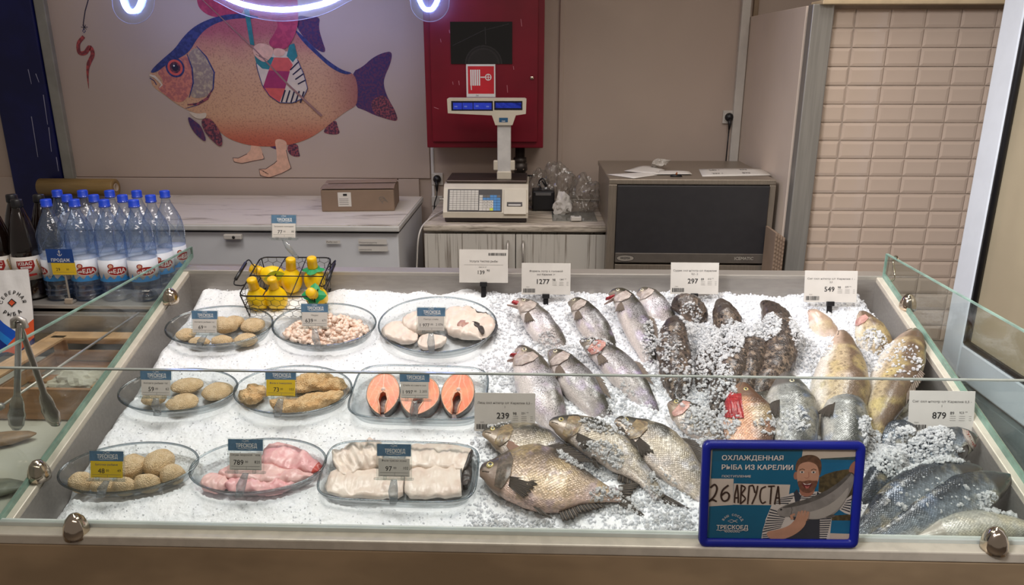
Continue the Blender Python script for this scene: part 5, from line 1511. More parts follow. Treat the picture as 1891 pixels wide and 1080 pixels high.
# ------------------------------------------------------------------ price tags in clear clips on the dishes
def price_tag(box, foot, price, price2, title, label, yellow=False, on=None, head_h=0.36, footw=RIM_W, gap=False):
    x0, y0, x1, y1 = box
    fp = deck(foot[0], foot[1], footw) if on is None else on
    Y = fp.y - 0.004
    cpos = at_y((x0 + x1) / 2, y1, Y)
    tilt = R(15)
    sc_ = F_PX / zcam(cpos)
    w = (x1 - x0) / sc_
    Rt = Matrix.Rotation(-tilt, 4, 'X')
    up = (Rt @ Vector((0, 0, 1)))
    h = (y1 - y0) / fshort(cpos, up)
    t = thing('price_tag', label, 'price tag', cpos, Rt, 'dish price tags in clear clips')
    MB().box((0, 0.0012, h / 2 - 0.002), (w + 0.004, 0.0014, h + 0.008), 0.0004).build('clear_pocket', M_acr, t)
    p = Print()
    p.y = 0.0002
    hz = h * (1 - head_h)
    p.rect(-w / 2, hz, w / 2, h, M_blueh)
    lw = w * (0.46 if gap else 0.47)
    p.rect(-lw, 0.002, lw, hz - (h * 0.07 if gap else 0), M_paper_y if yellow else M_paper, up=False)
    p.up(); k = w / 0.075
    p.text('ТРЕСКОЕД', 0.002, hz + (h - hz) * 0.28, 0.012 * k, M_whitei, 0.03, 'c', width=w * 0.6, up=False)
    p.line([(-w * .22, hz + (h - hz) * .2), (-w * .1, hz + (h - hz) * .15), (0, hz + (h - hz) * .2), (w * .1, hz + (h - hz) * .15), (w * .22, hz + (h - hz) * .2)], 0.0008, M_whitei, up=False)
    fc = (0.0, h - (h - hz) * .14); fish_ = [(fc[0] - .008 * k, fc[1]), (fc[0] - .002 * k, fc[1] + .0025 * k), (fc[0] + .007 * k, fc[1] - .0018 * k), (fc[0] + .007 * k, fc[1] + .0018 * k), (fc[0] - .002 * k, fc[1] - .0025 * k)]
    p.line(fish_, 0.0007, M_whitei, up=False, closed=True)
    p.text(title, 0, hz - h * 0.16, 0.0062 * k, M_inkg, 0.015, 'c', up=False)
    p.text(price, -w * 0.06, h * 0.20, (0.0150 if len(price) < 4 else 0.0122) * k, M_ink, 0.012, 'r', up=False)
    p.text('00', -w * 0.02, h * 0.26, 0.007 * k, M_ink, 0.0, 'l', up=False)
    p.text(price2, w * 0.42, h * 0.25, 0.0085 * k, M_ink, 0.0, 'r', up=False)
    p.line([(-lw * .9, h * 0.15), (lw * .9, h * 0.15)], 0.0006, M_inkg, up=False)
    p.line([(-lw * .9, h * 0.06), (lw * .9, h * 0.06)], 0.0006, M_inkg, up=False)
    p.line([(lw * .05, h * 0.06), (lw * .05, h * 0.15)], 0.0006, M_inkg, up=False)
    p.build('printed_card', t)
    MB().box((0, -0.001, -0.002), (w + 0.012, 0.006, 0.004), 0.001).build('clip_bar', M_acr, t)
    for sx in (-1, 1): MB().box((sx * w * 0.26, -0.002, 0.0), (0.007, 0.007, 0.008), 0.0015).build('clip_claw', M_acr, t)
    fl_ = t.matrix_world.inverted() @ fp
    M_fo = clear('clip_plastic', (236, 240, 242), (150, 160, 166), 1.2, 0.09, 0.08, 0.14)
    st = MB()
    a = Vector((0, 0.0, -0.004)); b = fl_
    mid = a.lerp(b, 0.5) + Vector((0, -0.008, 0))
    st.loft([[(q.x - ww, q.y - .0014, q.z), (q.x + ww, q.y - .0014, q.z), (q.x + ww, q.y + .0014, q.z), (q.x - ww, q.y + .0014, q.z)] for q, ww in ((a, .006), (mid, .010), (b, .008))])
    st.build('clip_foot', M_fo, t)
    MB().box((b.x, b.y - 0.004, b.z), (0.014, 0.014, 0.012), 0.002).build('rim_clamp', M_fo, t)
    return t
price_tag((354, 574, 402, 616), (370, 636), '69', '73', 'Котлета рыбная 1кг', 'blue and white price tag 69 on the back left dish')
price_tag((556, 561, 606, 604), (588, 641), '639', '671', 'Мидии', 'blue and white price tag 639 on the shredded seafood dish')
price_tag((770, 568, 822, 612), (797, 648), '1 977', '2 076', 'Палтус стейк', 'blue and white price tag 1 977 on the white fish steaks dish')
price_tag((259, 684, 317, 732), (292, 762), '59', '62', 'Котлета рыбная 1кг', 'blue and white price tag 59 on the second row left dish')
price_tag((490, 683, 547, 733), (514, 765), '73', '103', 'Филе в панировке', 'blue and yellow price tag 73 on the breaded fillets dish', yellow=True)
price_tag((738, 687, 793, 737), (765, 772), '1 997', '2 205', 'Стейк из семги охл', 'blue and white price tag 1 997 on the salmon dish')
price_tag((165, 833, 229, 884), (188, 912), '48', '49', 'Биточки рыбные', 'blue and yellow price tag 48 on the fish balls dish', yellow=True)
price_tag((421, 811, 486, 870), (443, 912), '789', '820', 'Окунь морской филе', 'blue and white price tag 789 on the pink fish dish', gap=True)
price_tag((696, 820, 759, 882), (727, 924), '97', '102', 'Филе трески кожа', 'blue and white price tag 97 on the white fillets dish', gap=True)

# ------------------------------------------------------------------ large white price cards
def big_card(box, foot, title, price, kop, other, label, footw=ICE_W, top=False, tiltd=12, Yc=None, stem=True, lines=2):
    x0, y0, x1, y1 = box
    fp = deck(foot[0], foot[1], footw)
    Y = fp.y if Yc is None else Yc
    cpos = at_y((x0 + x1) / 2, y1, Y)
    Rt = Matrix.Rotation(R(-tiltd), 4, 'X')
    sc_ = F_PX / zcam(cpos); w = (x1 - x0) / sc_; h = (y1 - y0) / fshort(cpos, Rt @ Vector((0, 0, 1)))
    t = thing('price_card', label, 'price card', cpos, Rt, 'large white price cards over the fish')
    MB().box((0, 0.001, h / 2), (w, 0.0012, h), 0.0003).build('card', M_paper, t)
    p = Print()
    def tx(s_, x, z, sz, m=M_ink, b=0.0, al='l', wd=None): p.text(s_, x * w - w / 2, z * h, sz * h, m, b, al, wd * w if wd else None, up=False)
    bc = random.Random(price)
    def bars(xa, xb, za, zb):
        x = xa
        while x < xb:
            ww = bc.choice((.006, .01, .016)); p.rect(x * w - w / 2, za * h, (x + ww) * w - w / 2, zb * h, M_ink, up=False); x += ww + bc.choice((.006, .009))
    p.up()
    if top:
        bars(.60, .95, .82, .90)
        tx(title[0], .5, .62, .085, M_inkg, .02, 'c', .58)
        p.line([(-w * .4, h * .54), (w * .4, h * .54)], 0.0006, M_inkg, up=False)
        tx('цена за 1кг', .48, .46, .045, M_inkg, 0, 'c')
        tx(price, .52, .26, .16, M_ink, .012, 'r'); tx(kop, .56, .34, .095)
    else:
        for i, l in enumerate(title): tx(l, .5, .72 - .105 * i, .078, M_inkg, .018, 'c', (.68 if len(title[0]) < 26 else .9) if i == 0 else None)
        tx(price, .57, .34, .22, M_ink, .02, 'r'); tx(kop, .63, .44, .10, M_ink, .01); tx(other, .77, .46, .075, M_ink, .005)
        for j, xx in enumerate((.63, .77, .92)):
            for i in range(3): p.line([(xx * w - w / 2, h * (.40 - .05 * i)), ((xx + (.09 if j < 2 else .04)) * w - w / 2, h * (.40 - .05 * i))], .0007, M_inkg, up=False)
        tx('73241', .09, .225, .045, M_inkg)
        bars(.035, .28, .06, .19)
    p.build('printed_text', t)
    b = t.matrix_world.inverted() @ fp
    MB().box((0.0, -0.002, -0.004), (0.021, 0.010, 0.013), 0.0015).build('card_clip', M_black, t)
    if stem:
        MB().box((0.0, 0.004, -0.028), (0.015, 0.003, 0.05), 0.001).build('clip_stem', M_black, t)
        MB().box((0.0, 0.004, -0.052), (0.05, 0.03, 0.004), 0.001).build('clip_base', M_black, t)
    return t
big_card((848, 461, 938, 522), (893, 545), ['Услуга Чистка рыбы'], '139', '90', '', 'white price card 139 with its barcode at the top, leftmost at the rear rail', top=True)
big_card((963, 486, 1053, 544), (1005, 560), ['Форель потр с головой', 'охл Карелия 1+'], '1277', '98', '1341 °°', 'white price card 1277 standing behind the trout')
big_card((1238, 485, 1326, 543), (1280, 562), ['Судак охл н/потр с/г Карелия', '0,2 - 2'], '297', '89', '312 °°', 'white price card 297 standing behind the dark fish')
big_card((1485, 500, 1581, 558), (1532, 578), ['Сиг охл н/потр с/г Карелия 1 -', '2,5'], '549', '98', '577 °°', 'white price card 549 standing at the right end of the rear row')
big_card((876, 726, 988, 797), (930, 806), ['Лещ охл н/потр с/г Карелия 0,5 -', '1'], '239', '98', '251 °°', 'white price card 239 standing in front of the trout, above the bream')
big_card((1677, 722, 1796, 799), (1730, 812), ['Сиг охл н/потр с/г Карелия 0,5 -', '1'], '879', '89', '923 °°', 'white price card 879 near the right rail of the case')
# ------------------------------------------------------------------ lemon juice basket
bc = w2d(deck(524, 540, ICE_W + 0.05))
bk_o = d2w(bc.x, bc.y, ICE_W - 0.004)
tl_, tr_, br_, bl_ = [w2d(deck(x, y, ICE_W + 0.085)) for x, y in ((472, 473), (602, 473), (593, 545), (450, 545))]
BWd = ((tr_.x - tl_.x) + (br_.x - bl_.x)) / 2; BDp = ((tl_.y - bl_.y) + (tr_.y - br_.y)) / 2
bcx = (tl_.x + tr_.x + br_.x + bl_.x) / 4; bcy = (tl_.y + bl_.y) / 2
basket = thing('wire_basket', 'black wire basket of lemon juice bottles standing on the ice', 'basket', d2w(bcx, bcy, ICE_W - 0.006), DM.to_4x4())
BH = 0.088; hw, hd = BWd / 2, BDp / 2; bw2, bd2 = hw * 0.93, hd * 0.86
def rrect(x, y, r, z, n=6):
    pts = []
    for cx, cy, a0 in ((x - r, y - r, 0), (-x + r, y - r, 90), (-x + r, -y + r, 180), (x - r, -y + r, 270)):
        for k in range(n + 1):
            a = R(a0 + 90 * k / n); pts.append((cx + r * math.cos(a), cy + r * math.sin(a), z))
    return pts
f = MB().tube(rrect(hw, hd, 0.02, BH), 0.0021, 6, closed=True)
f.tube(rrect(bw2, bd2, 0.015, 0.0), 0.0021, 6, closed=True)
f.tube(rrect(bw2 + 0.006, bd2 + 0.008, 0.017, BH * .45), 0.0014, 6, closed=True)
for x, y in ((1, 1), (1, -1), (-1, 1), (-1, -1)):
    f.tube([(x * bw2 * .97, y * bd2 * .95, 0), (x * hw * .97, y * hd * .95, BH)], 0.0017, 6)
for sx in (-0.33, 0.33): f.tube([(sx * hw * 2 * .55, -hd, BH), (sx * hw * 2 * .45, hd, BH)], 0.0016, 6)
f.tube([(-hw, 0.0, BH), (hw, 0.0, BH)], 0.0016, 6)
f.build('frame', M_wire, basket)
hx = MB()
def hexwall(o, du, dv, W, H, cell):
    a = cell / 2; hx_h = cell * 0.866
    seen = set()
    nx, ny = int(W / cell) + 2, int(H / (cell * .86)) + 2
    P_ = lambda i, j: (i * cell * 0.5, j * cell * 0.29)
    for r in range(ny + 1):
        for c in range(nx + 1):
            cx = c * cell + (cell / 2 if r % 2 else 0); cy = r * cell * 0.80
            v_ = [(cx, cy + cell * .53), (cx + cell / 2, cy + cell * .27), (cx + cell / 2, cy - cell * .27), (cx, cy - cell * .53)]
            for p, q in zip(v_, v_[1:]):
                def cl(k): return (min(max(k[0], 0), W), min(max(k[1], 0), H))
                p2, q2 = cl(p), cl(q)
                if math.hypot(p2[0] - q2[0], p2[1] - q2[1]) < 0.002: continue
                hx.tube([o + du * (p2[0] / W) + dv * (p2[1] / H), o + du * (q2[0] / W) + dv * (q2[1] / H)], 0.0007, 4, cap=False)
V = Vector
hexwall(V((-bw2, -bd2, 0)), V((2 * bw2, 0, 0)), V((0, -(hd - bd2), BH)), 2 * bw2, BH, 0.026)
hexwall(V((-bw2, bd2, 0)), V((2 * bw2, 0, 0)), V((0, (hd - bd2), BH)), 2 * bw2, BH, 0.026)
hexwall(V((-bw2, -bd2, 0)), V((0, 2 * bd2, 0)), V((-(hw - bw2), 0, BH)), 2 * bd2, BH, 0.026)
hexwall(V((bw2, -bd2, 0)), V((0, 2 * bd2, 0)), V(((hw - bw2), 0, BH)), 2 * bd2, BH, 0.026)
hexwall(V((-bw2, -bd2, 0)), V((2 * bw2, 0, 0)), V((0, 2 * bd2, 0)), 2 * bw2, 2 * bd2, 0.03)
hx.build('wire_mesh', M_wire, basket)
for s_ in (-1, 1):
    h = MB().tube(catmull([(s_ * hw, -hd * .45, BH), (s_ * (hw + .010), -hd * .55, BH + .004), (s_ * (hw + .024), -hd * .55, BH + .016), (s_ * (hw + .024), hd * .55, BH + .016), (s_ * (hw + .010), hd * .55, BH + .004), (s_ * hw, hd * .45, BH)], 26), 0.002, 6).build('handle', M_wire, basket)
    MB().tube([(s_ * (hw + .024), -hd * .42, BH + .016), (s_ * (hw + .024), hd * .42, BH + .016)], 0.005, 8).build('grip', M_black, h)
M_lem = pm('lemon_yellow_plastic', (246, 204, 14), 0.35, 0, 0.05, 30, 0.12, 260, sss=0.0)
M_lcap = pm('lemon_cap_yellow', (240, 190, 10), 0.4, 0, 0.04)
M_lgreen = pm('label_green', (28, 146, 84), 0.5); M_llime = pm('label_lime', (196, 212, 50), 0.5)
def lemon(label, px, py, w, up, cap=True, collar=False, tagl=False):
    """px,py = cap position; up = bottle axis in deck coordinates"""
    c = deck(px, py, w); ax = (DM @ Vector(up)).normalized()
    H = 0.098
    base = c - ax * H
    q = Vector((0, 0, 1)).rotation_difference(ax).to_matrix()
    t = thing('lemon_juice_bottle', label, 'bottle', base, q.to_4x4() @ Matrix.Scale(1.12, 4), 'lemon-shaped juice bottles in the wire basket')
    MB().lathe([(0.0, 0.0), (.008, .0), (.018, .006), (.0255, .02), (.028, .034), (.0255, .048), (.018, .060), (.0125, .066), (.0115, .071), (.0, .071)], 28).build('bottle_body', M_lem, t)
    MB().lathe([(.0128, .068), (.0132, .072), (.0125, .086), (.0128, .0865), (.0125, .096), (.010, .099), (0, .099)], 24).build('cap', M_lcap, t)
    if collar:
        n = 16; vs = []; 
        mb = MB()
        for k in range(n):
            a0, a1 = 2 * math.pi * k / n, 2 * math.pi * (k + 1) / n
            r_ = lambda a: .026 + .006 * math.cos(4 * a)
            mb.add([(.0115 * math.cos(a0), .0115 * math.sin(a0), .069), (r_(a0) * math.cos(a0), r_(a0) * math.sin(a0), .062), (r_(a1) * math.cos(a1), r_(a1) * math.sin(a1), .062), (.0115 * math.cos(a1), .0115 * math.sin(a1), .069)], [(0, 1, 2, 3)])
        mb.build('leaf_collar', M_lgreen, t)
    if tagl:
        s_ = tagl
        mb = MB().grid(lambda u, v: (s_ * (.012 + .055 * u), -.018 - 0.006 * math.sin(u * 3), .062 - .022 * u + .018 * (v - .5) * (1 - (2 * u - 1) ** 2) * 2 + 0.0), 9, 5)
        mb.build('hang_tag', M_llime, t)
    return t
wl = ICE_W + 0.075
lemon('yellow lemon bottle at the front left of the basket', 466, 521, wl + 0.012, (-.05, -.05, 1))
lemon('yellow lemon bottle second from the left at the front of the basket', 503, 520, wl + 0.012, (.0, -.05, 1))
lemon('yellow lemon bottle leaning at the rear middle of the basket, with a lime hang tag', 537, 484, wl + 0.03, (.1, .1, 1), tagl=-1)
lemon('yellow lemon bottle standing at the rear right of the basket, with a green leaf collar', 576, 482, wl + 0.03, (.0, .1, 1), collar=True)
lemon('yellow lemon bottle tipped to face the viewer at the front right, with a green collar', 575, 541, wl + 0.015, (.02, -.75, .8), collar=True)
lemon('yellow lemon bottle lying on its side at the rear left of the basket', 470, 497, wl - 0.012, (-.93, .1, .35))
price_tag((501, 397, 547, 440), (527, 470), '77', '80', 'Заправка лимонная', 'blue and white price tag 77 standing above the lemon basket', on=basket.matrix_world @ Vector((-0.0, hd, BH)))

# ------------------------------------------------------------------ bottles on the left ledge
M_pet = clear('blue_pet', (246, 250, 255), (176, 204, 240), 1.8, 0.12, 0.05, 0.04, (170, 200, 236), wob=0.5, wscale=45)
M_cap = pm('blue_cap', (20, 66, 200), 0.4, 0, 0.06)
M_lab = pm('bottle_label_white', (224, 226, 232), 0.45, 0, 0.03)
M_labb = pm('bottle_label_blue', (60, 140, 206), 0.45, 0, 0.1, 40)
M_labr = pm('label_dark_red', (160, 36, 34), 0.5, 0, 0.06)
M_water = clear('water_core', (226, 236, 250), (150, 180, 220), 1.2, 0.02, 0.02)
def cyl_print(p, r):
    """wrap a flat print (x along the arc, z up) round a cylinder of radius r, facing -y"""
    bm = bmesh.new()
    vv = [bm.verts.new(q) for q in p.mb.v]
    lay = bm.faces.layers.int.new('mi0')
    for f_, m_ in zip(p.mb.f, p.mb.mi):
        try: fc = bm.faces.new([vv[i] for i in f_]); fc.material_index = m_
        except ValueError: pass
    xs_ = [q[0] for q in p.mb.v]; x = math.floor(min(xs_) / .005) * .005
    while x < max(xs_):
        bmesh.ops.bisect_plane(bm, geom=list(bm.verts) + list(bm.edges) + list(bm.faces), plane_co=(x, 0, 0), plane_no=(1, 0, 0)); x += .005
    bm.verts.index_update()
    p.mb.v = [tuple(q.co) for q in bm.verts]; p.mb.f = [tuple(q.index for q in f_.verts) for f_ in bm.faces]; p.mb.mi = [f_.material_index for f_ in bm.faces]; p.mb.sm = [False] * len(p.mb.f)
    bm.free()
    p.mb.v = [((r - y) * math.sin(x / r), -(r - y) * math.cos(x / r), z) for x, y, z in p.mb.v]
    return p
BR = 0.0445
PET = [(0.0, 0.006), (.018, .003), (.034, 0.0), (.041, .006), (BR, .02), (BR - .002, .045), (BR, .052), (BR, .058), (BR - .0015, .062), (BR - .0015, .138), (BR, .142), (BR + .0005, .148), (BR - .001, .152), (BR, .162), (BR, .190), (BR - .0015, .207), (BR - .006, .227), (BR - .014, .246), (.0215, .264), (.0155, .277), (.0135, .287), (.0135, .292), (.017, .294), (.017, .297), (.0135, .299)]
def water_bottle(label, x, y, z, rot, group):
    t = thing('water_bottle', label, 'bottle', (x, y, z), R(rot), group)
    MB().lathe(PET, 28).build('bottle_body', M_pet, t)
    g = MB()
    for k in range(5):   # moulded diagonal ribs of the shoulder
        a0 = 2 * math.pi * k / 5
        pts = []
        for i in range(12):
            f_ = i / 11; zz = .156 + .075 * f_; a = a0 + 1.1 * f_
            rr_ = BR + .0004 if zz < .185 else interp([(.185, BR), (.190, BR), (.207, BR - .0015), (.227, BR - .006), (.246, BR - .014)], zz) + .0004
            pts.append((rr_ * math.cos(a), rr_ * math.sin(a), zz))
        g.tube(pts, 0.0011, 5)
    for zz in (.02, .036): g.lathe([(BR + .0006, zz - .0012), (BR + .001, zz), (BR + .0006, zz + .0012)], 24)
    g.build('moulded_ribs', M_pet, t)['kind'] = 'stuff'
    MB().lathe([(0.0165, .293), (.0165, .296), (.0155, .297), (.0158, .313), (.014, .316), (0, .3165)], 20).build('cap', M_cap, t)
    lb = MB().lathe([(BR - .0006, .066), (BR - .0006, .134)], 32).build('label', M_lab, t)
    p = Print(0.00012); p.y = -0.0001
    p.rect(-.075, .066, .075, .072, M_labb)
    for k in range(-3, 4):
        p.poly([(k * .022 - .012, .072), (k * .022 + .012, .072), (k * .022 + .006, .078), (k * .022 + .002, .092 - abs(k % 2) * .008), (k * .022 - .004, .080)], M_labb, up=(k == -3))
    p.ell(0.002, .099, .030, .0145, M_whitei, 28); p.ell(0.002, .099, .0285, .013, M_labr, 28)
    p.ell(-.016, .116, .0085, .0075, M_labr, 16); p.ell(-.016, .1155, .0055, .0055, pm('label_peach', (230, 180, 150), .5), 14)
    p.text('на', -.024, .095, .011, M_whitei, .03, up=False); p.text('ЕДА', -.011, .093, .017, M_whitei, .04, up=False)
    p.text('1.5 л', .026, .080, .009, M_ink, .015)
    cyl_print(p, BR - .0006).build('label_print', t)
    return t
ZB = LZ + 0.0005
def bpos(px, py_, top=0.3165): return at_z(px, py_ - 6, ZB + top)
rows = [('front', [(84, 372), (136, 372), (191, 371), (246, 372)], 'front row'), ('middle', [(122, 361), (172, 362), (225, 362), (277, 362)], 'middle row'), ('rear', [(104, 352), (151, 352), (201, 352), (251, 352), (303, 353)], 'rear row')]
ordn = ['leftmost', 'second from the left', 'third from the left', 'fourth from the left', 'rightmost']
proto = None
ybase = [at_z(160, 558, ZB).y + .045, 0, 0]
for ri, (rn, lst, _) in enumerate(rows):
    for i, (px, py) in enumerate(lst):
        lab = 'clear blue water bottle, %s in the %s of bottles' % ((ordn[i] if i < len(lst) - 1 else 'rightmost'), rn + ' row')
        yy = ybase[0] + ri * 0.083
        xx = at_y(px, py - 4, yy).x
        rot = [(-50 if i == 0 else 30), 50, 85][ri] + random.uniform(-8, 8) + (-15 if i == 4 else 0)
        if proto is None:
            proto = water_bottle(lab, xx, yy, ZB, rot, 'water bottles on the left ledge'); o = proto
        else:
            o = copy_tree(proto); o.matrix_world = Matrix.Translation((xx, yy, ZB)) @ Matrix.Rotation(R(rot), 4, 'Z'); o['label'] = lab
# kvass bottles
M_brown = pm('brown_pet', (20, 10, 7), 0.10, 0, 0.2, coat=0.6)
KV = [(0.0, 0.005), (.03, 0.0), (.042, .008), (.0455, .025), (.0455, .06), (.044, .065), (.044, .145), (.0455, .15), (.0455, .165), (.043, .18), (.036, .215), (.027, .25), (.019, .275), (.0145, .288), (.0145, .294)]
def kvass(label, x, y, rot):
    t = thing('kvass_bottle', label, 'bottle', (x, y, ZB), R(rot), 'dark kvass bottles at the left')
    MB().lathe(KV, 28).build('bottle_body', M_brown, t)
    MB().lathe([(.0165, .291), (.017, .295), (.0162, .312), (.0145, .315), (0, .3155)], 20).build('cap', M_black, t)
    MB().lathe([(.0446, .068), (.0446, .142)], 32).build('label', pm('kvass_label', (214, 206, 196), .5), t)
    p = Print(.00012); p.y = -.0001
    p.poly([(-.026, .130), (.022, .130), (.024, .112), (.016, .098), (-.002, .088), (-.018, .098), (-.027, .112)], M_labr)
    p.text('КВАС', -.002, .116, .015, M_whitei, .03, 'c'); p.rect(-.016, .106, .014, .112, M_whitei); p.text('Хлебный', -.001, .1075, .0045, M_labr, .02, 'c')
    p.text('Монаст', -.001, .097, .006, M_whitei, .01, 'c')
    p.poly([(-.03, .082), (-.008, .084), (-.008, .090), (-.028, .091)], M_labr)
    p.poly([(.002, .080), (.026, .082), (.024, .088), (.004, .088)], M_labr, up=False)
    for k in range(5): p.ell(.036 - k * .0012, .100 + k * .007, .0022, .0045, pm('wheat_ear', (196, 160, 96), .6), 10, up=(k == 0), rot=-.5)
    p.text('1,5 л', .030, .078, .010, M_ink, .02); p.ell(.032, .072, .004, .0035, M_inkg)
    cyl_print(p, .0446).build('label_print', t)
    return t
ky = ybase[0] - 0.0
kvass('dark kvass bottle with a black cap, second from the left at the front', at_y(28, 362, ky).x, ky, 26)
kvass('dark kvass bottle cut by the left edge of the picture, front', at_y(-24, 362, ky).x, ky, 20)
kvass('dark kvass bottle at the back left, behind the kvass labels', at_y(18, 352, ky + .085).x, ky + .087, 30)
kvass('dark kvass bottle at the back right, next to the water bottles', at_y(69, 356, ky + .085).x, ky + .087, -40)

# sale tag in front of the bottles
pt = at_y(112, 505, ybase[0] - 0.054)
st = thing('sale_tag', 'small blue and yellow sale tag with an anchor in front of the water bottles', 'tag', (pt.x, pt.y, ZB))
zt0 = pt.z - ZB
p = Print()
def sl(x, y): q = at_y(x, y, pt.y); return (q.x - pt.x, q.z - ZB)
a, b = sl(98, 507), sl(138, 484); p.rect(a[0], a[1], b[0], b[1], M_paper_y); p.text('29', a[0] + .012, a[1] + .012, .014, M_ink, .01); p.text('30', a[0] + .044, a[1] + .014, .009, M_ink)
p.line([(a[0] + .004, a[1] + .008), (b[0] - .006, a[1] + .008)], .0006, M_inkg)
a, b = sl(88, 485), sl(133, 460); p.rect(a[0], a[1], b[0], b[1], pm('sale_blue', (22, 66, 138), .5)); p.text('ПРОДАЖ', (a[0] + b[0]) / 2, a[1] + .004, .013, M_whitei, .03, 'c')
c_ = ((a[0] + b[0]) / 2, b[1] - .012)
p.line([(c_[0], c_[1] + .005), (c_[0], c_[1] - .008)], .0016, M_whitei); p.line([(c_[0] - .004, c_[1] + .003), (c_[0] + .004, c_[1] + .003)], .0014, M_whitei, up=False)
p.line([(c_[0] - .007, c_[1] - .003), (c_[0] - .004, c_[1] - .008), (c_[0], c_[1] - .0095), (c_[0] + .004, c_[1] - .008), (c_[0] + .007, c_[1] - .003)], .0014, M_whitei, up=False)
p.ell(c_[0], c_[1] + .0065, .002, .002, M_whitei, 10, up=False)
p.build('printed_card', st)
MB().box((0, .0012, (sl(100, 508)[1] + sl(100, 462)[1]) / 2), (.07, .001, sl(100, 462)[1] - sl(100, 508)[1])).build('backing', M_acr, st)
MB().box((.012, .003, zt0 / 2), (.006, .003, zt0), .001).box((.012, .004, .004), (.03, .02, .008), .002).build('stand', M_steel, st)
q = at_y(126, 548, ybase[0] - .06)
tag(MB().box((q.x, q.y, ZB + .008), (.022, .010, .016), .001).build('card_holder', pm('tan_holder', (170, 156, 140), .6)), 'small tan card holder block on the ledge below the sale tag', 'holder')

# pouch of snacks
pc = at_y(3, 560, 2.10)
pouch = thing('snack_pouch', 'white and blue foil snack pouch with round lettering at the left edge', 'pouch', (pc.x, 2.10, at_y(20, 655, 2.10).z), Matrix.Rotation(R(-14), 4, 'X') @ Matrix.Rotation(R(-3), 4, 'Y'))
ph = at_y(20, 512, 2.10).z - at_y(20, 655, 2.10).z; pw = 0.15
def pf(u, v, sgn):
    x = (u - .5) * pw * (0.92 + .08 * math.sin(v * 3)); bul = math.sin(math.pi * u) ** .7 * (1 - v ** 2.2) * 0.026
    return (x, sgn * (bul + .0006) + .003 * mnoise.noise(Vector((u * 5, v * 6, sgn))), v * ph * 1.05 - (0.012 * math.cos(u * 6.28) * (1 - v)))
s = NT('pouch_print'); v = s.obj(); sx = s.n('SeparateXYZ'); s.set(sx, 0, v)
X, Z = sx.outputs[0], sx.outputs[2]
dg = s.math('ADD', s.math('MULTIPLY', X, 0.85), Z)
dg2 = s.math('SUBTRACT', Z, s.math('MULTIPLY', X, 1.1))
c = s.mix(s.math('LESS_THAN', dg, ph * 0.40), lin((226, 224, 222)), lin((22, 84, 190)))
c = s.mix(s.math('LESS_THAN', dg, ph * 0.26), c, lin((34, 130, 214)))
c = s.mix(s.math('LESS_THAN', dg, ph * 0.15), c, lin((16, 44, 130)))
c = s.mix(s.math('LESS_THAN', dg2, ph * 0.10), c, lin((216, 88, 46)))
c = s.mix(s.math('LESS_THAN', dg2, ph * -0.12), c, lin((26, 34, 96)))
s.done(s.n('BsdfPrincipled', {'Base Color': c, 'Roughness': .3, 'Normal': s.bump(s.noise(v, 30, 3), .4, .004)}))
MB().grid(lambda u, v_: pf(u, v_, -1), 22, 22).grid(lambda u, v_: pf(u, v_, 1), 22, 22).build('foil_bag', s.m, pouch)
p = Print(.0003); cxp, czp, rp2 = 0.024, ph * .64, .028
p.y = -0.03
p.arc_text('СЕВЕРНАЯ', cxp, czp, rp2, 172, 8, .014, M_ink, .03)
p.arc_text('РЫБА', cxp, czp, rp2 + .010, 232, 308, .015, M_ink, .04, inside=True)
p.poly([(cxp - .013, czp + .002), (cxp, czp + .015), (cxp + .013, czp + .002), (cxp, czp - .011)], M_ink)
p.poly([(cxp - .009, czp + .002), (cxp, czp + .011), (cxp + .009, czp + .002), (cxp, czp - .007)], pm('pouch_orange', (206, 84, 50), .5))
p.mb.v = [(x, pf(min(1, max(0, x / pw + .5)), min(1, max(0, z / (ph * 1.05))), -1)[1] - .0012 + (y + .03), z) for x, y, z in p.mb.v]
p.build('pouch_lettering', pouch)

# ------------------------------------------------------------------ framed poster standing on the front rail
PFY = FRONT_Y - 0.022
pl, prr = at_y(1290, 1003, PFY), at_y(1583, 1010, PFY)
zb_ = FZ + 0.0035
poster = thing('framed_poster', 'blue framed poster of a smiling bearded man in a striped shirt holding a fish', 'poster', ((pl.x + prr.x) / 2, PFY, zb_), Matrix.Rotation(R(-7), 4, 'X') @ Matrix.Rotation(R(-0.6), 4, 'Y'))
pwid = prr.x - pl.x
upv = (poster.matrix_world.to_3x3() @ Vector((0, 0, 1)))
phe = (1004 - 806) / fshort(at_y(1440, 905, PFY), upv)
M_frb = pm('royal_blue_plastic', (18, 30, 132), 0.3, 0, 0.06)
fwid = 0.0155
def rr2(x, z, r, n=6):
    pts = []
    for cx, cz, a0 in ((x - r, z - r, 0), (-x + r, z - r, 90), (-x + r, -z + r, 180), (x - r, -z + r, 270)):
        for k in range(n + 1): a = R(a0 + 90 * k / n); pts.append((cx + r * math.cos(a), cz + r * math.sin(a)))
    return pts
mb = MB(); hx_, hz_ = pwid / 2, phe / 2
sec = [(0, -.004), (0, .006), (fwid, .006), (fwid, -.003), (fwid * .8, -.006), (fwid * .2, -.007)]
rings = []
outl = [rr2(hx_ - d, hz_ - d, max(.004, .014 - d)) for d, _ in sec]
for k in range(len(outl[0])): rings.append([(outl[i][k][0], sec[i][1], outl[i][k][1] + hz_) for i in range(len(sec))])
rings.append(rings[0]); mb.loft(rings, cap=False).build('frame', M_frb, poster)
MB().box((0, .007, hz_), (pwid - .01, .002, phe - .01)).build('back_board', M_black, poster)
MB().box((-.0, .012, .003), (pwid * .8, .014, .006), .002).build('stand_foot', M_frb, poster)
p = Print(0.00003); p.y = 0.0025
IW_, IH_ = pwid - 2 * fwid + .004, phe - 2 * fwid + .004
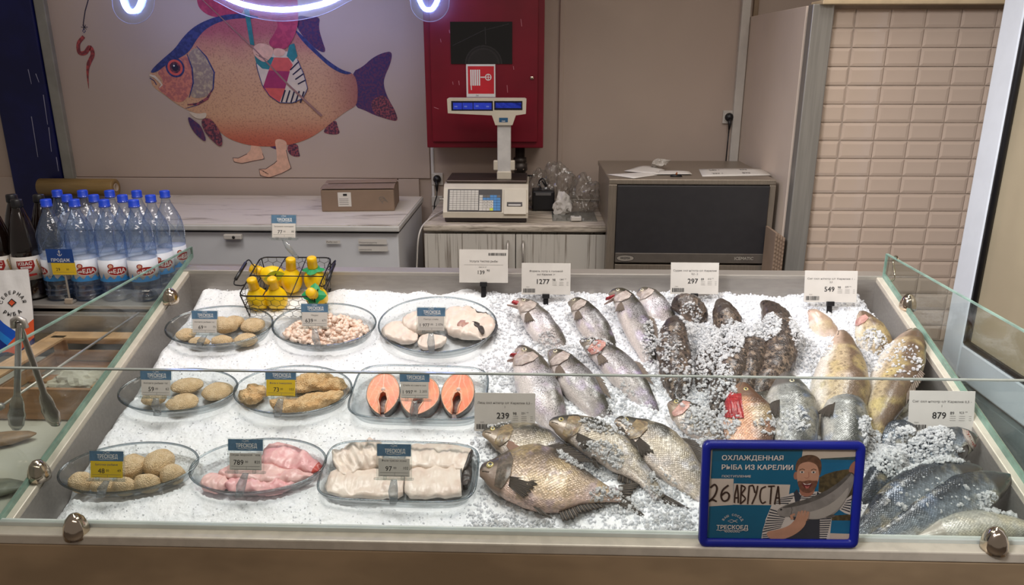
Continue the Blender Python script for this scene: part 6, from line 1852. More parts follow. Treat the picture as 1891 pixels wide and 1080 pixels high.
def q3(x, y): return ((x - 105) / (1415 - 105) * IW_ - IW_ / 2, (985 - y) / (985 - 130) * IH_ + fwid - .002)
def Q(l): return [q3(*a) for a in l]
PT = pm('poster_teal', (12, 102, 134), .5, 0, .05); PP = pm('poster_paper', (222, 204, 186), .6)
PS = pm('poster_skin', (206, 152, 122), .55, 0, .05, 60); PSs = pm('poster_skin_shade', (174, 116, 92), .55); PH = pm('poster_hair', (108, 74, 52), .55, 0, .25, 160); PB = pm('poster_beard', (124, 80, 60), .55, 0, .2, 200)
PW = pm('poster_white', (222, 210, 198), .55); PN = pm('poster_navy', (58, 60, 68), .55, 0, .08); PF_ = pm('poster_fish', (150, 142, 134), .5, 0, .12, 50); PFd = pm('poster_fish_back', (98, 92, 86), .5, 0, .2, 90); PFl = pm('poster_fish_belly', (188, 178, 166), .5)
PSky = pm('poster_sky', (220, 196, 176), .55); PLk = pm('poster_lake', (24, 110, 150), .5, 0, .1, 20); PTr = pm('poster_trees', (86, 72, 44), .6, 0, .4, 120); PTr2 = pm('poster_far_trees', (70, 86, 84), .6, 0, .2, 120); PMo = pm('poster_mouth', (110, 40, 40), .5)
p.rect(-IW_ / 2, fwid - .002, IW_ / 2, fwid - .002 + IH_, PP)
p.poly(Q([(135, 130), (1415, 130), (1415, 985), (120, 985)]), PT)
p.poly(Q([(938, 130), (1415, 130), (1415, 240), (932, 236)]), PSky)
p.poly(Q([(1100, 228), (1415, 208), (1415, 250), (1100, 250)]), PTr2)
p.poly(Q([(1080, 236), (1415, 240), (1415, 985), (1080, 985)]), PLk)
p.poly(Q([(1100, 400), (1150, 372), (1230, 345), (1300, 330), (1370, 322), (1415, 330), (1415, 620), (1100, 560)]), PTr)
p.poly(Q([(1190, 760), (1415, 740), (1415, 800), (1190, 800)]), PTr); p.poly(Q([(1180, 920), (1415, 925), (1415, 985), (1180, 985)]), PSky)
# paper strips with the date
p.poly(Q([(112, 418), (335, 418), (340, 662), (112, 678)]), PP); p.poly(Q([(340, 462), (845, 470), (838, 560), (700, 662), (340, 660)]), PP)
# man: torso
p.poly(Q([(870, 545), (1090, 530), (1190, 560), (1240, 700), (1230, 985), (640, 985), (650, 900), (640, 800), (690, 660), (760, 590)]), PW)
def stripes(quad, n, m):
    (a, b, c, d) = quad
    p.up()
    for i in range(n):
        f0, f1 = (i + .15) / n, (i + .62) / n
        L = lambda u, v, t: (u[0] + (v[0] - u[0]) * t, u[1] + (v[1] - u[1]) * t)
        p.poly(Q([L(a, d, f0), L(b, c, f0), L(b, c, f1), L(a, d, f1)]), m, up=False)
p.poly(Q([(690, 655), (840, 690), (830, 880), (760, 900), (640, 985), (612, 985), (620, 900), (650, 780)]), PW)
stripes(((680, 690), (830, 740), (780, 880), (615, 930)), 9, PN)
stripes(((620, 935), (680, 925), (690, 985), (625, 985)), 3, PN)
stripes(((770, 590), (900, 560), (830, 660), (700, 650)), 4, PN)
stripes(((920, 565), (1080, 550), (1080, 600), (935, 610)), 3, PN)
stripes(((1130, 780), (1235, 775), (1200, 985), (1140, 985)), 10, PN)
p.poly(Q([(1300, 700), (1350, 600), (1400, 560), (1400, 745), (1350, 730)]), PW); stripes(((1360, 610), (1400, 590), (1395, 735), (1310, 700)), 5, PN)
p.poly(Q([(880, 545), (905, 510), (950, 580), (930, 640), (1000, 660), (1080, 600), (1090, 530), (1125, 560), (1130, 800), (1140, 985), (830, 985), (900, 800), (835, 760), (830, 680), (900, 640)]), PN)
# neck, head
p.poly(chaikin(Q([(930, 470), (1070, 460), (1060, 560), (990, 585), (930, 555)])), PSs)
p.ell(*q3(890, 385), .0045, .008, PSs, 14)
head = [(895, 330), (905, 270), (950, 235), (1020, 228), (1075, 262), (1098, 320), (1098, 400), (1080, 470), (1050, 530), (1000, 548), (950, 530), (915, 470), (898, 400)]
p.poly(chaikin(Q(head)), PS)
p.poly(chaikin(Q([(905, 440), (925, 430), (950, 440), (1000, 425), (1050, 432), (1090, 425), (1082, 475), (1050, 532), (1000, 550), (950, 532), (920, 490)])), PB)
p.poly(chaikin(Q([(880, 345), (882, 270), (915, 215), (985, 190), (1060, 200), (1105, 245), (1115, 320), (1100, 400), (1088, 330), (1070, 285), (1010, 255), (950, 262), (910, 285), (897, 340)])), PH)
p.poly(chaikin(Q([(945, 445), (990, 462), (1040, 448), (1030, 490), (995, 505), (962, 490)])), PMo); p.poly(Q([(955, 450), (990, 464), (1032, 452), (1020, 466), (970, 468)]), PW)
p.poly(Q([(975, 478), (1000, 485), (1018, 476), (1008, 500), (985, 502)]), pm('poster_tongue', (200, 110, 100), .5))
for ex in (942, 1044):
    p.line(Q([(ex - 24, 334), (ex, 322), (ex + 24, 332)]), .0016, PH); p.ell(*q3(ex, 352), .0042, .0022, PW, 14); p.ell(*q3(ex, 352), .0018, .0018, M_ink, 10)
p.line(Q([(1000, 350), (1006, 395), (985, 408), (965, 400)]), .001, PSs)
# fish, arms, hands
fish_o = [(730, 710), (800, 660), (890, 630), (1000, 600), (1110, 550), (1200, 500), (1290, 430), (1365, 350), (1410, 380), (1405, 470), (1370, 560), (1330, 650), (1270, 730), (1180, 780), (1050, 795), (960, 770), (880, 765), (800, 770), (750, 755)]
p.poly(chaikin(Q(fish_o)), PF_)
p.poly(chaikin(Q([(760, 690), (890, 630), (1000, 600), (1110, 550), (1200, 500), (1290, 430), (1365, 350), (1385, 365), (1300, 470), (1200, 550), (1100, 605), (980, 650), (860, 680)])), PFd)
p.poly(chaikin(Q([(900, 740), (1050, 720), (1200, 660), (1310, 560), (1370, 470), (1360, 570), (1300, 680), (1180, 775), (1050, 790), (960, 768)])), PFl)
p.poly(chaikin(Q([(1170, 770), (1240, 735), (1280, 760), (1200, 780)])), PFd)
p.ell(*q3(775, 700), .002, .002, M_ink, 10); p.line(Q([(860, 660), (875, 700), (862, 760)]), .0012, PFd)
p.poly(chaikin(Q([(1350, 350), (1365, 280), (1415, 230), (1415, 380), (1390, 350)])), PSs)
p.poly(chaikin(Q([(640, 910), (760, 890), (860, 850), (900, 800), (930, 760), (1000, 770), (1010, 830), (960, 900), (870, 960), (780, 985), (690, 985)])), PS)
for k in range(4):
    x = 930 + k * 27
    p.line(Q([(x - 12, 800), (x, 760), (x + 8, 715 - 8 * (k in (1, 2)))]), [.0055, .0055, .004], PS); p.line(Q([(x + 12, 800), (x + 20, 760), (x + 22, 722)]), .0007, PSs)
p.line(Q([(880, 790), (870, 755), (900, 740)]), [.006, .0055, .004], PS)
# lettering
kx = IW_ / (1415 - 105)
p.text('ОХЛАЖДЕННАЯ', q3(217, 0)[0], q3(0, 244)[1], 56 / 1000 * IH_ * 1.16 * 1.1, PW, .03, width=545 * kx)
p.text('РЫБА ИЗ КАРЕЛИИ', q3(217, 0)[0], q3(0, 330)[1], 56 / 1000 * IH_ * 1.16 * 1.1, PW, .03, width=635 * kx)
p.text('ПОСТУПЛЕНИЕ', q3(225, 0)[0], q3(0, 402)[1], .0058, PW, .02, width=258 * kx)
mk = pm('marker_brown', (60, 40, 30), .5)
def hand(strokes, w=.0027):
    p.up()
    for st_ in strokes: p.line(Q([tuple(a) for a in catmull(st_, 18)]) if len(st_) > 2 else Q(st_), w, mk, up=False)
hand([[(128, 500), (165, 470), (188, 510), (165, 580), (115, 632)], [(115, 632), (150, 612), (190, 628)], [(290, 475), (240, 520), (228, 580), (250, 622), (290, 610), (300, 565), (270, 540), (232, 570)]], .0034)
hand([[(350, 640), (352, 560), (368, 470)], [(368, 470), (380, 560), (385, 640)], [(345, 592), (384, 592)],
      [(405, 470), (405, 650)], [(405, 474), (440, 500), (408, 555)], [(408, 555), (446, 600), (406, 648)],
      [(470, 650), (476, 480)], [(476, 480), (512, 474)], [(512, 480), (530, 545)], [(552, 478), (540, 560), (508, 650)],
      [(625, 485), (585, 510), (578, 590), (600, 640), (632, 625)], [(645, 484), (705, 480)], [(675, 484), (672, 650)],
      [(712, 650), (735, 480)], [(735, 480), (758, 650)], [(718, 590), (752, 590)]], .0028)
cx_, cz_ = q3(342, 838)
p.arc_text('ВАШ СОСЕД', cx_, cz_ - .002, .0185, 148, 32, .0058, PW, .02)
p.line([(cx_ - .009, cz_ + .006), (cx_ - .002, cz_ + .009), (cx_ + .009, cz_ + .0035), (cx_ + .009, cz_ + .009), (cx_ - .002, cz_ + .003)], .0009, PW, closed=True)
p.text('ТРЕСКОЕД', cx_, q3(0, 886)[1], .0112, PW, .04, 'c', width=285 * kx)
for zz, ww in ((898, 285), (911, 140)):
    p.line([(cx_ + (i / 24 - .5) * ww * kx, q3(0, zz)[1] + .0008 * math.sin(i * 1.6)) for i in range(25)], .0011, PW)
p.build('poster_print', poster)
MB().box((0, 0.0005, hz_), (IW_, .0008, IH_)).build('clear_cover', clear('poster_cover', (250, 250, 250), (230, 230, 230), 2, .03, .12), poster)
# ------------------------------------------------------------------ the fish
def fish_mat(name, back, flank, belly, spot=(40, 38, 36), spots=0.0, spot_scale=90, scale=0.006, scale_amt=1.0, tint=(190, 170, 200), tint_amt=0.25, head=None, rough=0.34, metal=0.05, patch=None, b0=-.1, b1=0.6, tint2=(214, 196, 150), psc=11, bmp=.55, f0=-.85, f1=-.25):
    s = NT(name)
    uv = s.n('UVMap', uv_map='skin').outputs[0]; pv = s.n('UVMap', uv_map='prof').outputs[0]; v = s.obj()
    sp = s.n('SeparateXYZ'); s.set(sp, 0, pv); t, dv = sp.outputs[0], s.math('SUBTRACT', s.math('MULTIPLY', sp.outputs[1], 2.0), 1.0)
    nz = s.noise(v, 28, 4, .6)
    dvn = s.math('ADD', dv, s.math('MULTIPLY', s.math('SUBTRACT', nz, 0.5), 0.5))
    c = s.mix(s.sm(dvn, f0, f1), lin(belly), lin(flank))
    c = s.mix(s.sm(dvn, b0, b1), c, lin(back))
    if patch:
        c = s.mix(s.math('MULTIPLY', s.sm(s.noise(v, psc, 4, .7), .48, .62), 0.6), c, lin(patch))
    if tint_amt:
        hue = s.n('TexNoise', {'Scale': 16.0, 'Detail': 2.0}); s.set(hue, 'Vector', v)
        tn = s.mix(s.sm(s.noise(v, 23, 2), .42, .58), lin(tint), lin(tint2))
        c = s.mix(s.math('MULTIPLY', s.sm(hue.outputs['Fac'], .45, .62), tint_amt), c, tn)
    hm = s.sm(t, 0.17, 0.215)
    if head: c = s.mix(s.math('SUBTRACT', 1.0, hm), c, s.mix(s.sm(dvn, -.3, .6), lin(head), lin(back)))
    # overlapping scales
    mp = s.n('Mapping', vector_type='TEXTURE'); s.set(mp, 'Vector', uv); mp.inputs['Scale'].default_value = (scale, scale * .8, 1)
    mp2 = s.n('Mapping'); s.set(mp2, 'Vector', mp.outputs[0]); mp2.inputs['Rotation'].default_value = (0, 0, R(45))
    vo = s.n('TexVoronoi', {'Scale': 1.0, 'Randomness': 0.3}, voronoi_dimensions='2D'); s.set(vo, 'Vector', mp2.outputs[0])
    vc = s.n('SeparateColor'); s.set(vc, 0, vo.outputs['Color'])
    dist = vo.outputs['Distance']
    cell = s.math('ADD', s.math('MULTIPLY', vc.outputs[0], 0.5), 0.72)
    edge = s.sm(dist, 0.35, 0.75)
    sc_m = s.math('MULTIPLY', hm, scale_amt)
    cc = s.n('CombineColor'); [s.set(cc, i, cell) for i in range(3)]
    c2_ = s.mix(1.0, c, cc.outputs[0], 'MULTIPLY')
    c2_ = s.mix(s.math('MULTIPLY', edge, 0.36), c2_, lin(tuple(x * 0.55 for x in back)))
    c = s.mix(sc_m, c, c2_)
    if spots:
        v2 = s.n('TexVoronoi', {'Scale': spot_scale}); s.set(v2, 'Vector', v)
        m = s.math('MULTIPLY', s.sm(v2.outputs['Distance'], 0.42, 0.26), s.sm(dvn, -0.6, 0.2))
        m = s.math('MULTIPLY', m, s.sm(s.noise(v, 40), .38, .5))
        c = s.mix(s.math('MULTIPLY', m, spots), c, lin(spot))
    h = s.math('ADD', s.math('MULTIPLY', s.math('MULTIPLY', s.math('SUBTRACT', 1.0, dist), vc.outputs[1]), sc_m), s.math('MULTIPLY', s.noise(v, 90, 3), 0.5))
    b = s.n('BsdfPrincipled', {'Base Color': c, 'Roughness': rough, 'Metallic': metal, 'Specular IOR Level': 0.7, 'Normal': s.bump(h, bmp, 0.0025 if bmp < 1 else .005)})
    b.inputs['Coat Weight'].default_value = 0.25; b.inputs['Coat Roughness'].default_value = 0.12
    return s.done(b)
FM = {
 'trout': fish_mat('trout_skin', (84, 80, 70), (192, 182, 180), (240, 230, 226), (54, 50, 46), .9, 260, .0030, .45, (206, 188, 212), .5, (190, 174, 164), .28, .12, None, -.05, .75, (188, 186, 196)),
 'trout_dark': fish_mat('trout_skin_dark', (60, 58, 48), (158, 150, 146), (226, 214, 208), (44, 42, 38), .9, 260, .0030, .5, (184, 168, 204), .5, (140, 130, 118), .28, .14, None, -.15, .65, (150, 148, 152)),
 'pike': fish_mat('mottled_dark_skin', (62, 52, 46), (96, 82, 72), (186, 160, 142), (30, 26, 24), .95, 85, .0045, .35, (140, 118, 100), .55, (84, 70, 62), .42, .02, (158, 138, 118), -.1, .6, (84, 70, 62), 55, 1.0),
 'zander': fish_mat('yellowish_skin', (104, 84, 66), (186, 166, 134), (238, 228, 214), (86, 70, 54), .5, 80, .0034, .65, (204, 186, 110), .5, (196, 170, 150), .34, .03, None, .25, .65, (196, 176, 120), 11, .55, -.45, .1),
 'zander_pale': fish_mat('pale_pink_skin', (176, 150, 130), (222, 202, 186), (238, 226, 212), (150, 120, 100), .3, 70, .0034, .3, (226, 194, 178), .4, (220, 188, 170), .36, .03),
 'bream': fish_mat('bronze_scale_skin', (76, 68, 60), (184, 160, 136), (222, 190, 174), (80, 70, 60), .0, 60, .0056, 1.0, (188, 168, 180), .5, (132, 112, 98), .3, .1, None, -.05, .8, (208, 182, 138)),
 'bream_silver': fish_mat('silver_scale_skin', (68, 66, 60), (178, 165, 150), (224, 206, 192), (80, 70, 60), .0, 60, .0050, 1.0, (184, 182, 192), .5, (150, 132, 112), .3, .1, None, -.1, .65, (196, 182, 156)),
 'copper': fish_mat('copper_scale_skin', (96, 68, 52), (198, 146, 112), (226, 182, 158), (80, 60, 50), .0, 60, .0052, 1.0, (220, 164, 136), .3, (132, 104, 86), .3, .1),
 'grey': fish_mat('blue_grey_skin', (70, 72, 68), (150, 150, 146), (206, 200, 190), (50, 50, 52), .5, 110, .0038, .7, (140, 156, 190), .5, (112, 106, 102), .28, .15, None, -.1, .6, (176, 172, 160)),
 'white': fish_mat('whitefish_blue_skin', (62, 68, 76), (136, 144, 152), (208, 208, 206), (50, 54, 60), .15, 60, .0048, 1.0, (134, 150, 176), .4, (84, 78, 74), .25, .2, None, -.2, .5),
 'white_pale': fish_mat('whitefish_pale_skin', (120, 122, 114), (176, 174, 164), (206, 202, 192), (120, 110, 96), .3, 70, .0046, .8, (190, 188, 176), .3, (176, 168, 156), .28, .1),
}
SHAPES = {
 'cone': dict(top=[(0, .07), (.05, .14), (.14, .24), (.3, .40), (.5, .50), (.7, .44), (1, .2)],
              bot=[(0, .07), (.05, .14), (.14, .24), (.3, .40), (.5, .48), (.7, .42), (1, .2)], thk=.38, eye=(.09, 50, .07)),
 'trout': dict(top=[(0, .05), (.03, .15), (.09, .27), (.18, .38), (.32, .47), (.48, .48), (.65, .40), (.8, .28), (.92, .19), (1, .18)],
               bot=[(0, .06), (.03, .17), (.09, .29), (.18, .40), (.32, .52), (.48, .54), (.65, .42), (.8, .28), (.92, .19), (1, .18)], thk=.29, eye=(.085, 82, .11)),
 'pike': dict(top=[(0, .10), (.04, .20), (.1, .30), (.2, .42), (.35, .50), (.5, .50), (.7, .42), (.85, .26), (1, .16)],
              bot=[(0, .08), (.04, .16), (.1, .26), (.2, .38), (.35, .46), (.5, .46), (.7, .38), (.85, .24), (1, .16)], thk=.46, eye=(.09, 40, .05)),
 'zander': dict(top=[(0, .05), (.04, .15), (.1, .26), (.18, .36), (.3, .46), (.45, .5), (.65, .44), (.82, .28), (1, .17)],
                bot=[(0, .06), (.04, .16), (.1, .27), (.18, .38), (.3, .48), (.45, .5), (.65, .42), (.82, .26), (1, .16)], thk=.36, eye=(.10, 74, .085)),
 'bream': dict(top=[(0, .05), (.02, .12), (.06, .18), (.12, .26), (.18, .36), (.26, .47), (.36, .54), (.48, .52), (.62, .40), (.78, .22), (.92, .11), (1, .10)],
               bot=[(0, .06), (.02, .12), (.06, .19), (.12, .28), (.22, .38), (.36, .45), (.5, .46), (.62, .40), (.74, .24), (.9, .11), (1, .10)], thk=.19, eye=(.075, 74, .082)),
 'roach': dict(top=[(0, .06), (.03, .15), (.08, .26), (.15, .36), (.28, .48), (.42, .5), (.6, .42), (.78, .26), (.92, .15), (1, .14)],
               bot=[(0, .07), (.03, .16), (.08, .27), (.15, .37), (.28, .47), (.42, .49), (.6, .42), (.78, .25), (.92, .15), (1, .14)], thk=.24, eye=(.085, 76, .11)),
 'white': dict(top=[(0, .05), (.04, .14), (.1, .26), (.2, .40), (.35, .5), (.5, .5), (.68, .40), (.84, .24), (1, .14)],
               bot=[(0, .05), (.04, .14), (.1, .25), (.2, .38), (.35, .48), (.5, .48), (.68, .38), (.84, .22), (1, .14)], thk=.36, eye=(.09, 55, .07)),
}
def fin_mat(name, a, b):
    if name in _mats: return _mats[name]
    s = NT(name); uv = s.n('UVMap', uv_map='fin').outputs[0]
    sp = s.n('SeparateXYZ'); s.set(sp, 0, uv)
    st_ = s.math('SINE', s.math('MULTIPLY', sp.outputs[0], 85.0))
    c = s.mix(s.sm(st_, -.4, .7), lin(a), lin(b))
    bs = s.n('BsdfPrincipled', {'Base Color': c, 'Roughness': .38, 'Normal': s.bump(st_, .6, .002)})
    tr = s.n('BsdfTransparent'); mx = s.n('MixShader', {0: s.math('MULTIPLY', s.sm(sp.outputs[1], .2, 1.0), .28)})
    s.t.links.new(bs.outputs[0], mx.inputs[1]); s.t.links.new(tr.outputs[0], mx.inputs[2])
    _mats[name] = s.done(mx); return _mats[name]
FIN_D = fin_mat('dark_fin', (52, 48, 46), (104, 94, 84)); FIN_P = fin_mat('pinkish_fin', (150, 116, 100), (196, 160, 142)); FIN_T = fin_mat('trout_fin', (96, 84, 74), (160, 144, 130))
M_eyew = pm('fish_eye_ring', (206, 196, 168), .15, 0.2, .1, 60, coat=.6); M_eyep = pm('fish_pupil', (14, 13, 14), .06, 0, .1, coat=.8); M_eyey = pm('fish_eye_gold', (206, 190, 130), .15, .2, .1, 60, coat=.6)
M_gill_s = flesh('gill_plate_silver', (196, 184, 176), (160, 148, 140), (206, 160, 158), 60, .5, rough=.25)
M_gill_d = flesh('gill_plate_dark', (120, 108, 96), (84, 76, 68), (140, 110, 100), 50, .5, rough=.3)
M_gill_y = flesh('gill_plate_yellowish', (160, 140, 106), (110, 96, 80), (190, 120, 110), 60, .6, rough=.28)
M_gill_p = flesh('gill_plate_pink', (206, 164, 152), (176, 132, 122), (190, 80, 84), 60, .8, rough=.25)
M_red = flesh('red_gill', (168, 52, 54), (126, 34, 40), (206, 120, 116), 90, .7, rough=.25)
M_mouth = flesh('mouth_inside', (176, 52, 58), (120, 30, 36), (214, 120, 120), 70, .4, rough=.25)
M_lip = flesh('fish_lip', (214, 190, 178), (180, 156, 146), (214, 140, 136), 60, .5)
all_fish = []
def fish(name, label, shape, skin, pts, H, roll, side=1, L=None, eye=True, gill='s', fins='dpt', mouth=None, fin=None, tail=1.0, both=True, group=None, gopen=0.0, finscale=1.0, eyem=None, redgill=False, hs=1.0):
    sh = SHAPES[shape]
    cl = [np.array(w2d(deck(x, y, ICE_W + w))) for x, y, w in pts]
    n, K = 76, 30
    C = [Vector(c) for c in catmull(cl, n)]
    # resample evenly along the length
    ds = [0.0]
    for a, b in zip(C, C[1:]): ds.append(ds[-1] + (b - a).length)
    tot = ds[-1]; E = []
    for i in range(n):
        x = tot * (i / (n - 1)) ** 1.25; k = 0
        while k < n - 2 and ds[k + 1] < x: k += 1
        f_ = (x - ds[k]) / max(1e-9, ds[k + 1] - ds[k]); E.append(C[k].lerp(C[k + 1], f_))
    TS = [(i / (n - 1)) ** 1.25 for i in range(n)]
    rl = R(roll)
    org = E[n // 3].copy(); o_w = d2w(*org)
    def frame_at(t):
        k = min(n - 1, max(0, int(round((t ** (1 / 1.25)) * (n - 1)))))
        c = E[k] - org
        T = (E[min(n - 1, k + 1)] - E[max(0, k - 1)]).normalized()
        N = Vector((0, 0, 1)); ip = N.cross(T).normalized() * side
        Nn = T.cross(ip) * side
        if Nn.z < 0: Nn = -Nn
        D = ip * math.cos(rl) + Nn * math.sin(rl); Lt = -ip * math.sin(rl) + Nn * math.cos(rl)
        return c, T, D, Lt
    gl_ = 0.215 * hs
    def S(t, ph, off=0.0):
        c, T, D, Lt = frame_at(t)
        cp, sp_ = math.cos(ph), math.sin(ph)
        d = H * (interp(sh['top'], t) if cp >= 0 else interp(sh['bot'], t)) * cp
        th = H * sh['thk'] * (interp(sh['top'], t) + interp(sh['bot'], t)) * 1.02
        l = th * math.copysign(abs(sp_) ** .85, sp_)
        k = 1.0
        edge = gl_ - .035 * cp * cp * (1 if cp > 0 else 1.6)
        if t < edge: k += 0.05 * max(0, min(1, (t - edge + .12) / .12))
        else: k += 0.0
        p = c + D * (d * k) + Lt * (l * k)
        if off:
            nn = (D * (cp) * sh['thk'] + Lt * sp_).normalized(); p += nn * off
        return p
    M4 = DM
    root = thing(name, label, 'fish', o_w, DM.to_4x4(), group)
    vs = []; uvs = []; pvs = []; fs = []
    sd = random.random() * 50
    for i in range(n):
        t = TS[i]; 
        for k in range(K):
            ph = 2 * math.pi * k / K
            p = S(t, ph)
            p += Vector((1, 1, 1)) * 0.0016 * mnoise.noise(p * 22 + Vector((sd, 0, 0)))
            if shape == 'cone' and t < .4: p += Vector((1, 1, 1)) * .0022 * mnoise.noise(Vector((t * 12, ph * 3, sd)))
            if shape == 'pike':
                q_ = p * 45 + Vector((sd, 3, 0)); cc_ = E[i] - org; p += (p - cc_) * (.12 * mnoise.noise(q_) + .10 * abs(mnoise.noise(q_ * 2.1)) + .05 * mnoise.noise(q_ * 5))
            vs.append(p)
            uvs.append((t * tot, (ph if ph <= math.pi else 2 * math.pi - ph) * H * 0.34)); pvs.append((t, math.cos(ph) * .5 + .5))
    for i in range(n - 1):
        for k in range(K):
            k2_ = (k + 1) % K; fs.append((i * K + k, i * K + k2_, (i + 1) * K + k2_, (i + 1) * K + k))
    fs.append(tuple(range(K - 1, -1, -1))); fs.append(tuple((n - 1) * K + k for k in range(K)))
    me = bpy.data.meshes.new('body'); me.from_pydata(vs, [], fs); me.materials.append(FM[skin])
    me.polygons.foreach_set('use_smooth', [True] * len(fs))
    li = np.zeros(len(me.loops), np.int32); me.loops.foreach_get('vertex_index', li)
    for nm, arr in (('skin', uvs), ('prof', pvs)):
        u_ = me.uv_layers.new(name=nm); u_.data.foreach_set('uv', np.array(arr, np.float32)[li].ravel())
    bm = bmesh.new(); bm.from_mesh(me); bmesh.ops.recalc_face_normals(bm, faces=list(bm.faces)); bm.to_mesh(me); bm.free()
    bo = link('body', me, root); all_fish.append(bo)
    te, pe_, re = sh['eye']; te *= hs; re *= H * .62
    if eye:
        for s_ in ((1, -1) if both else (1,)):
            ph = R(pe_) * s_
            p = S(te, ph, -0.0005); q_ = S(te, ph, 0.01); nn = (q_ - p).normalized()
            rot = Vector((0, 0, 1)).rotation_difference(nn).to_matrix().to_4x4()
            Me = Matrix.Translation(p) @ rot
            e = MB().lathe([(re, -re * .3), (re * 1.0, re * .05), (re * .85, re * .3), (re * .5, re * .42), (0, re * .46)], 18, M=Me).build('eye', eyem or M_eyew, root)
            MB().lathe([(re * .50, re * .38), (re * .46, re * .47), (re * .3, re * .54), (0, re * .57)], 14, M=Me).build('pupil', M_eyep, e)
    if gill:
        gm = {'s': M_gill_s, 'd': M_gill_d, 'y': M_gill_y, 'p': M_gill_p}[gill]
        for s_ in ((1, -1) if both else (1,)):
            def gf(u, v_):
                ph = R(48 + 100 * v_)
                tb = gl_ + .018 - .05 * (2 * v_ - .95) ** 2
                t = .118 * hs + (tb - .118 * hs) * u
                return S(t, ph * s_, (.0006 + .0032 * u + gopen * u * u) * (0.4 + .6 * math.sin(math.pi * min(1, max(0, v_)))))
            mb = MB().grid(gf, 10, 12)
            mb.grid(lambda u, v_: gf(1 - .0 * u, v_) * (1 - u) + S(gl_ + .012 - .05 * (2 * v_ - .95) ** 2, R(48 + 100 * v_) * s_, -.001) * u, 2, 12)
            mb.build('gill_cover', gm, root)
            if gopen: 
                MB().grid(lambda u, v_: S(gl_ - .05 + .05 * u - .05 * (2 * v_ - .95) ** 2, R(58 + 84 * v_) * s_, (.002 + gopen * .55 * u) * math.sin(math.pi * (.1 + .8 * v_)) + .0012 * math.sin(v_ * 60)), 6, 30).build('red_gills', M_red, root)
    if redgill:
        MB().grid(lambda u, v_: S((.12 + .20 * v_ - .05 * u * u) * hs, R(96 + 62 * u), .002 + .010 * math.sin(math.pi * u) * math.sin(math.pi * (.1 + .8 * v_)) + .0008 * math.sin(u * 40 + v_ * 5)), 30, 12).build('red_gills', M_red, root)
    fm = fin or (FIN_D if shape in ('bream', 'roach', 'white') else FIN_T)
    def finmesh(nm, base, tipf, nr=15, nl=6, rag=.12, mat=None):
        vs = []; uv = []
        rr_ = random.Random(nm + label)
        for i in range(nr):
            a = i / (nr - 1); b0 = base(a); tp = tipf(a); k = 1 - rag * rr_.random() - (rag * 1.2 if i % 2 else 0)
            for j in range(nl):
                f_ = j / (nl - 1)
                vs.append(b0 + (tp - b0) * f_ * k + Vector((0, 0, .0012 * math.sin(i * 2.1 + j))) * f_); uv.append((a, f_))
        fs = [(i * nl + j, (i + 1) * nl + j, (i + 1) * nl + j + 1, i * nl + j + 1) for i in range(nr - 1) for j in range(nl - 1)]
        me = bpy.data.meshes.new(nm); me.from_pydata(vs, [], fs); me.materials.append(mat or fm)
        me.polygons.foreach_set('use_smooth', [True] * len(fs))
        li = np.zeros(len(me.loops), np.int32); me.loops.foreach_get('vertex_index', li)
        me.uv_layers.new(name='fin').data.foreach_set('uv', np.array(uv, np.float32)[li].ravel())
        o = link(nm, me, root); md = o.modifiers.new('thick', 'SOLIDIFY'); md.thickness = .0009; md.offset = 0
        return o
    fsz = finscale
    if 'd' in fins:
        a0, a1 = (.42, .60) if shape not in ('bream', 'roach') else (.40, .62)
        def db(a): return S(a0 + (a1 - a0) * a, 0.0, -.002)
        def dt_(a):
            c, T, D, Lt = frame_at(a0 + (a1 - a0) * a); return db(a) + D * H * .20 * fsz * (1 - .55 * a) + T * H * (.26 + .16 * a) * fsz - Lt * H * .02
        finmesh('dorsal_fin', db, dt_)
    if 'p' in fins:
        def pb_(a): return S(.225 * hs + .004 * a, R(112 + 22 * a), .001)
        def pt_(a):
            c, T, D, Lt = frame_at(.24 * hs); return pb_(a) + T * H * (.50 - .18 * a) * fsz - D * H * (.04 + .22 * a) * fsz + Lt * H * .035
        finmesh('pectoral_fin', pb_, pt_, 11, 6)
    if 'v' in fins:
        def vb(a): return S(.43 + .035 * a, R(168), -.001)
        def vt(a):
            c, T, D, Lt = frame_at(.44); return vb(a) - D * H * (.16 + .03 * a) * fsz + T * H * (.16 + .12 * a) * fsz + Lt * H * .02
        finmesh('pelvic_fin', vb, vt, 9, 5)
    if 'a' in fins:
        a0, a1 = (.60, .86) if shape == 'bream' else (.66, .80)
        def ab(a): return S(a0 + (a1 - a0) * a, math.pi, -.002)
        def at_(a):
            c, T, D, Lt = frame_at(a0 + (a1 - a0) * a); return ab(a) - D * H * (.20 * (1 - .62 * a)) * fsz + T * H * .12 * fsz
        finmesh('anal_fin', ab, at_, 19, 5)
    if 't' in fins:
        c, T, D, Lt = frame_at(1.0)
        def tb_(a):
            return c + D * H * (.16 - .30 * a) - T * .004
        def tt_(a):
            k = abs(2 * a - 1); return c + D * H * (.44 - .88 * a) * tail + T * H * (.20 + .32 * k ** 1.5) * tail + Lt * .004 * math.sin(a * 9)
        finmesh('tail_fin', tb_, tt_, 23, 7, .06)
    if mouth:
        # open mouth: a red cavity between the snout and a separate lower jaw
        c, T, D, Lt = frame_at(.0); c2_, T2, D2, L2 = frame_at(.10)
        op = mouth
        jw = []
        for i in range(10):
            f_ = i / 9; b = S(.115, math.pi, -.001) - c2_ 
            st_ = c2_ + D2 * (-H * .20); en = c - T * H * .04 - D * H * (.12 + op * .55)
            p = st_.lerp(en, f_); r_ = H * (.115 - .075 * f_)
            jw.append([p + L2 * r_ * 1.0 * math.cos(a) + (D2 * .6 - T2 * .2) * r_ * .65 * math.sin(a) for a in [2 * math.pi * q / 12 for q in range(12)]])
        MB().loft(jw).build('lower_jaw', M_lip, root)
        mo = []
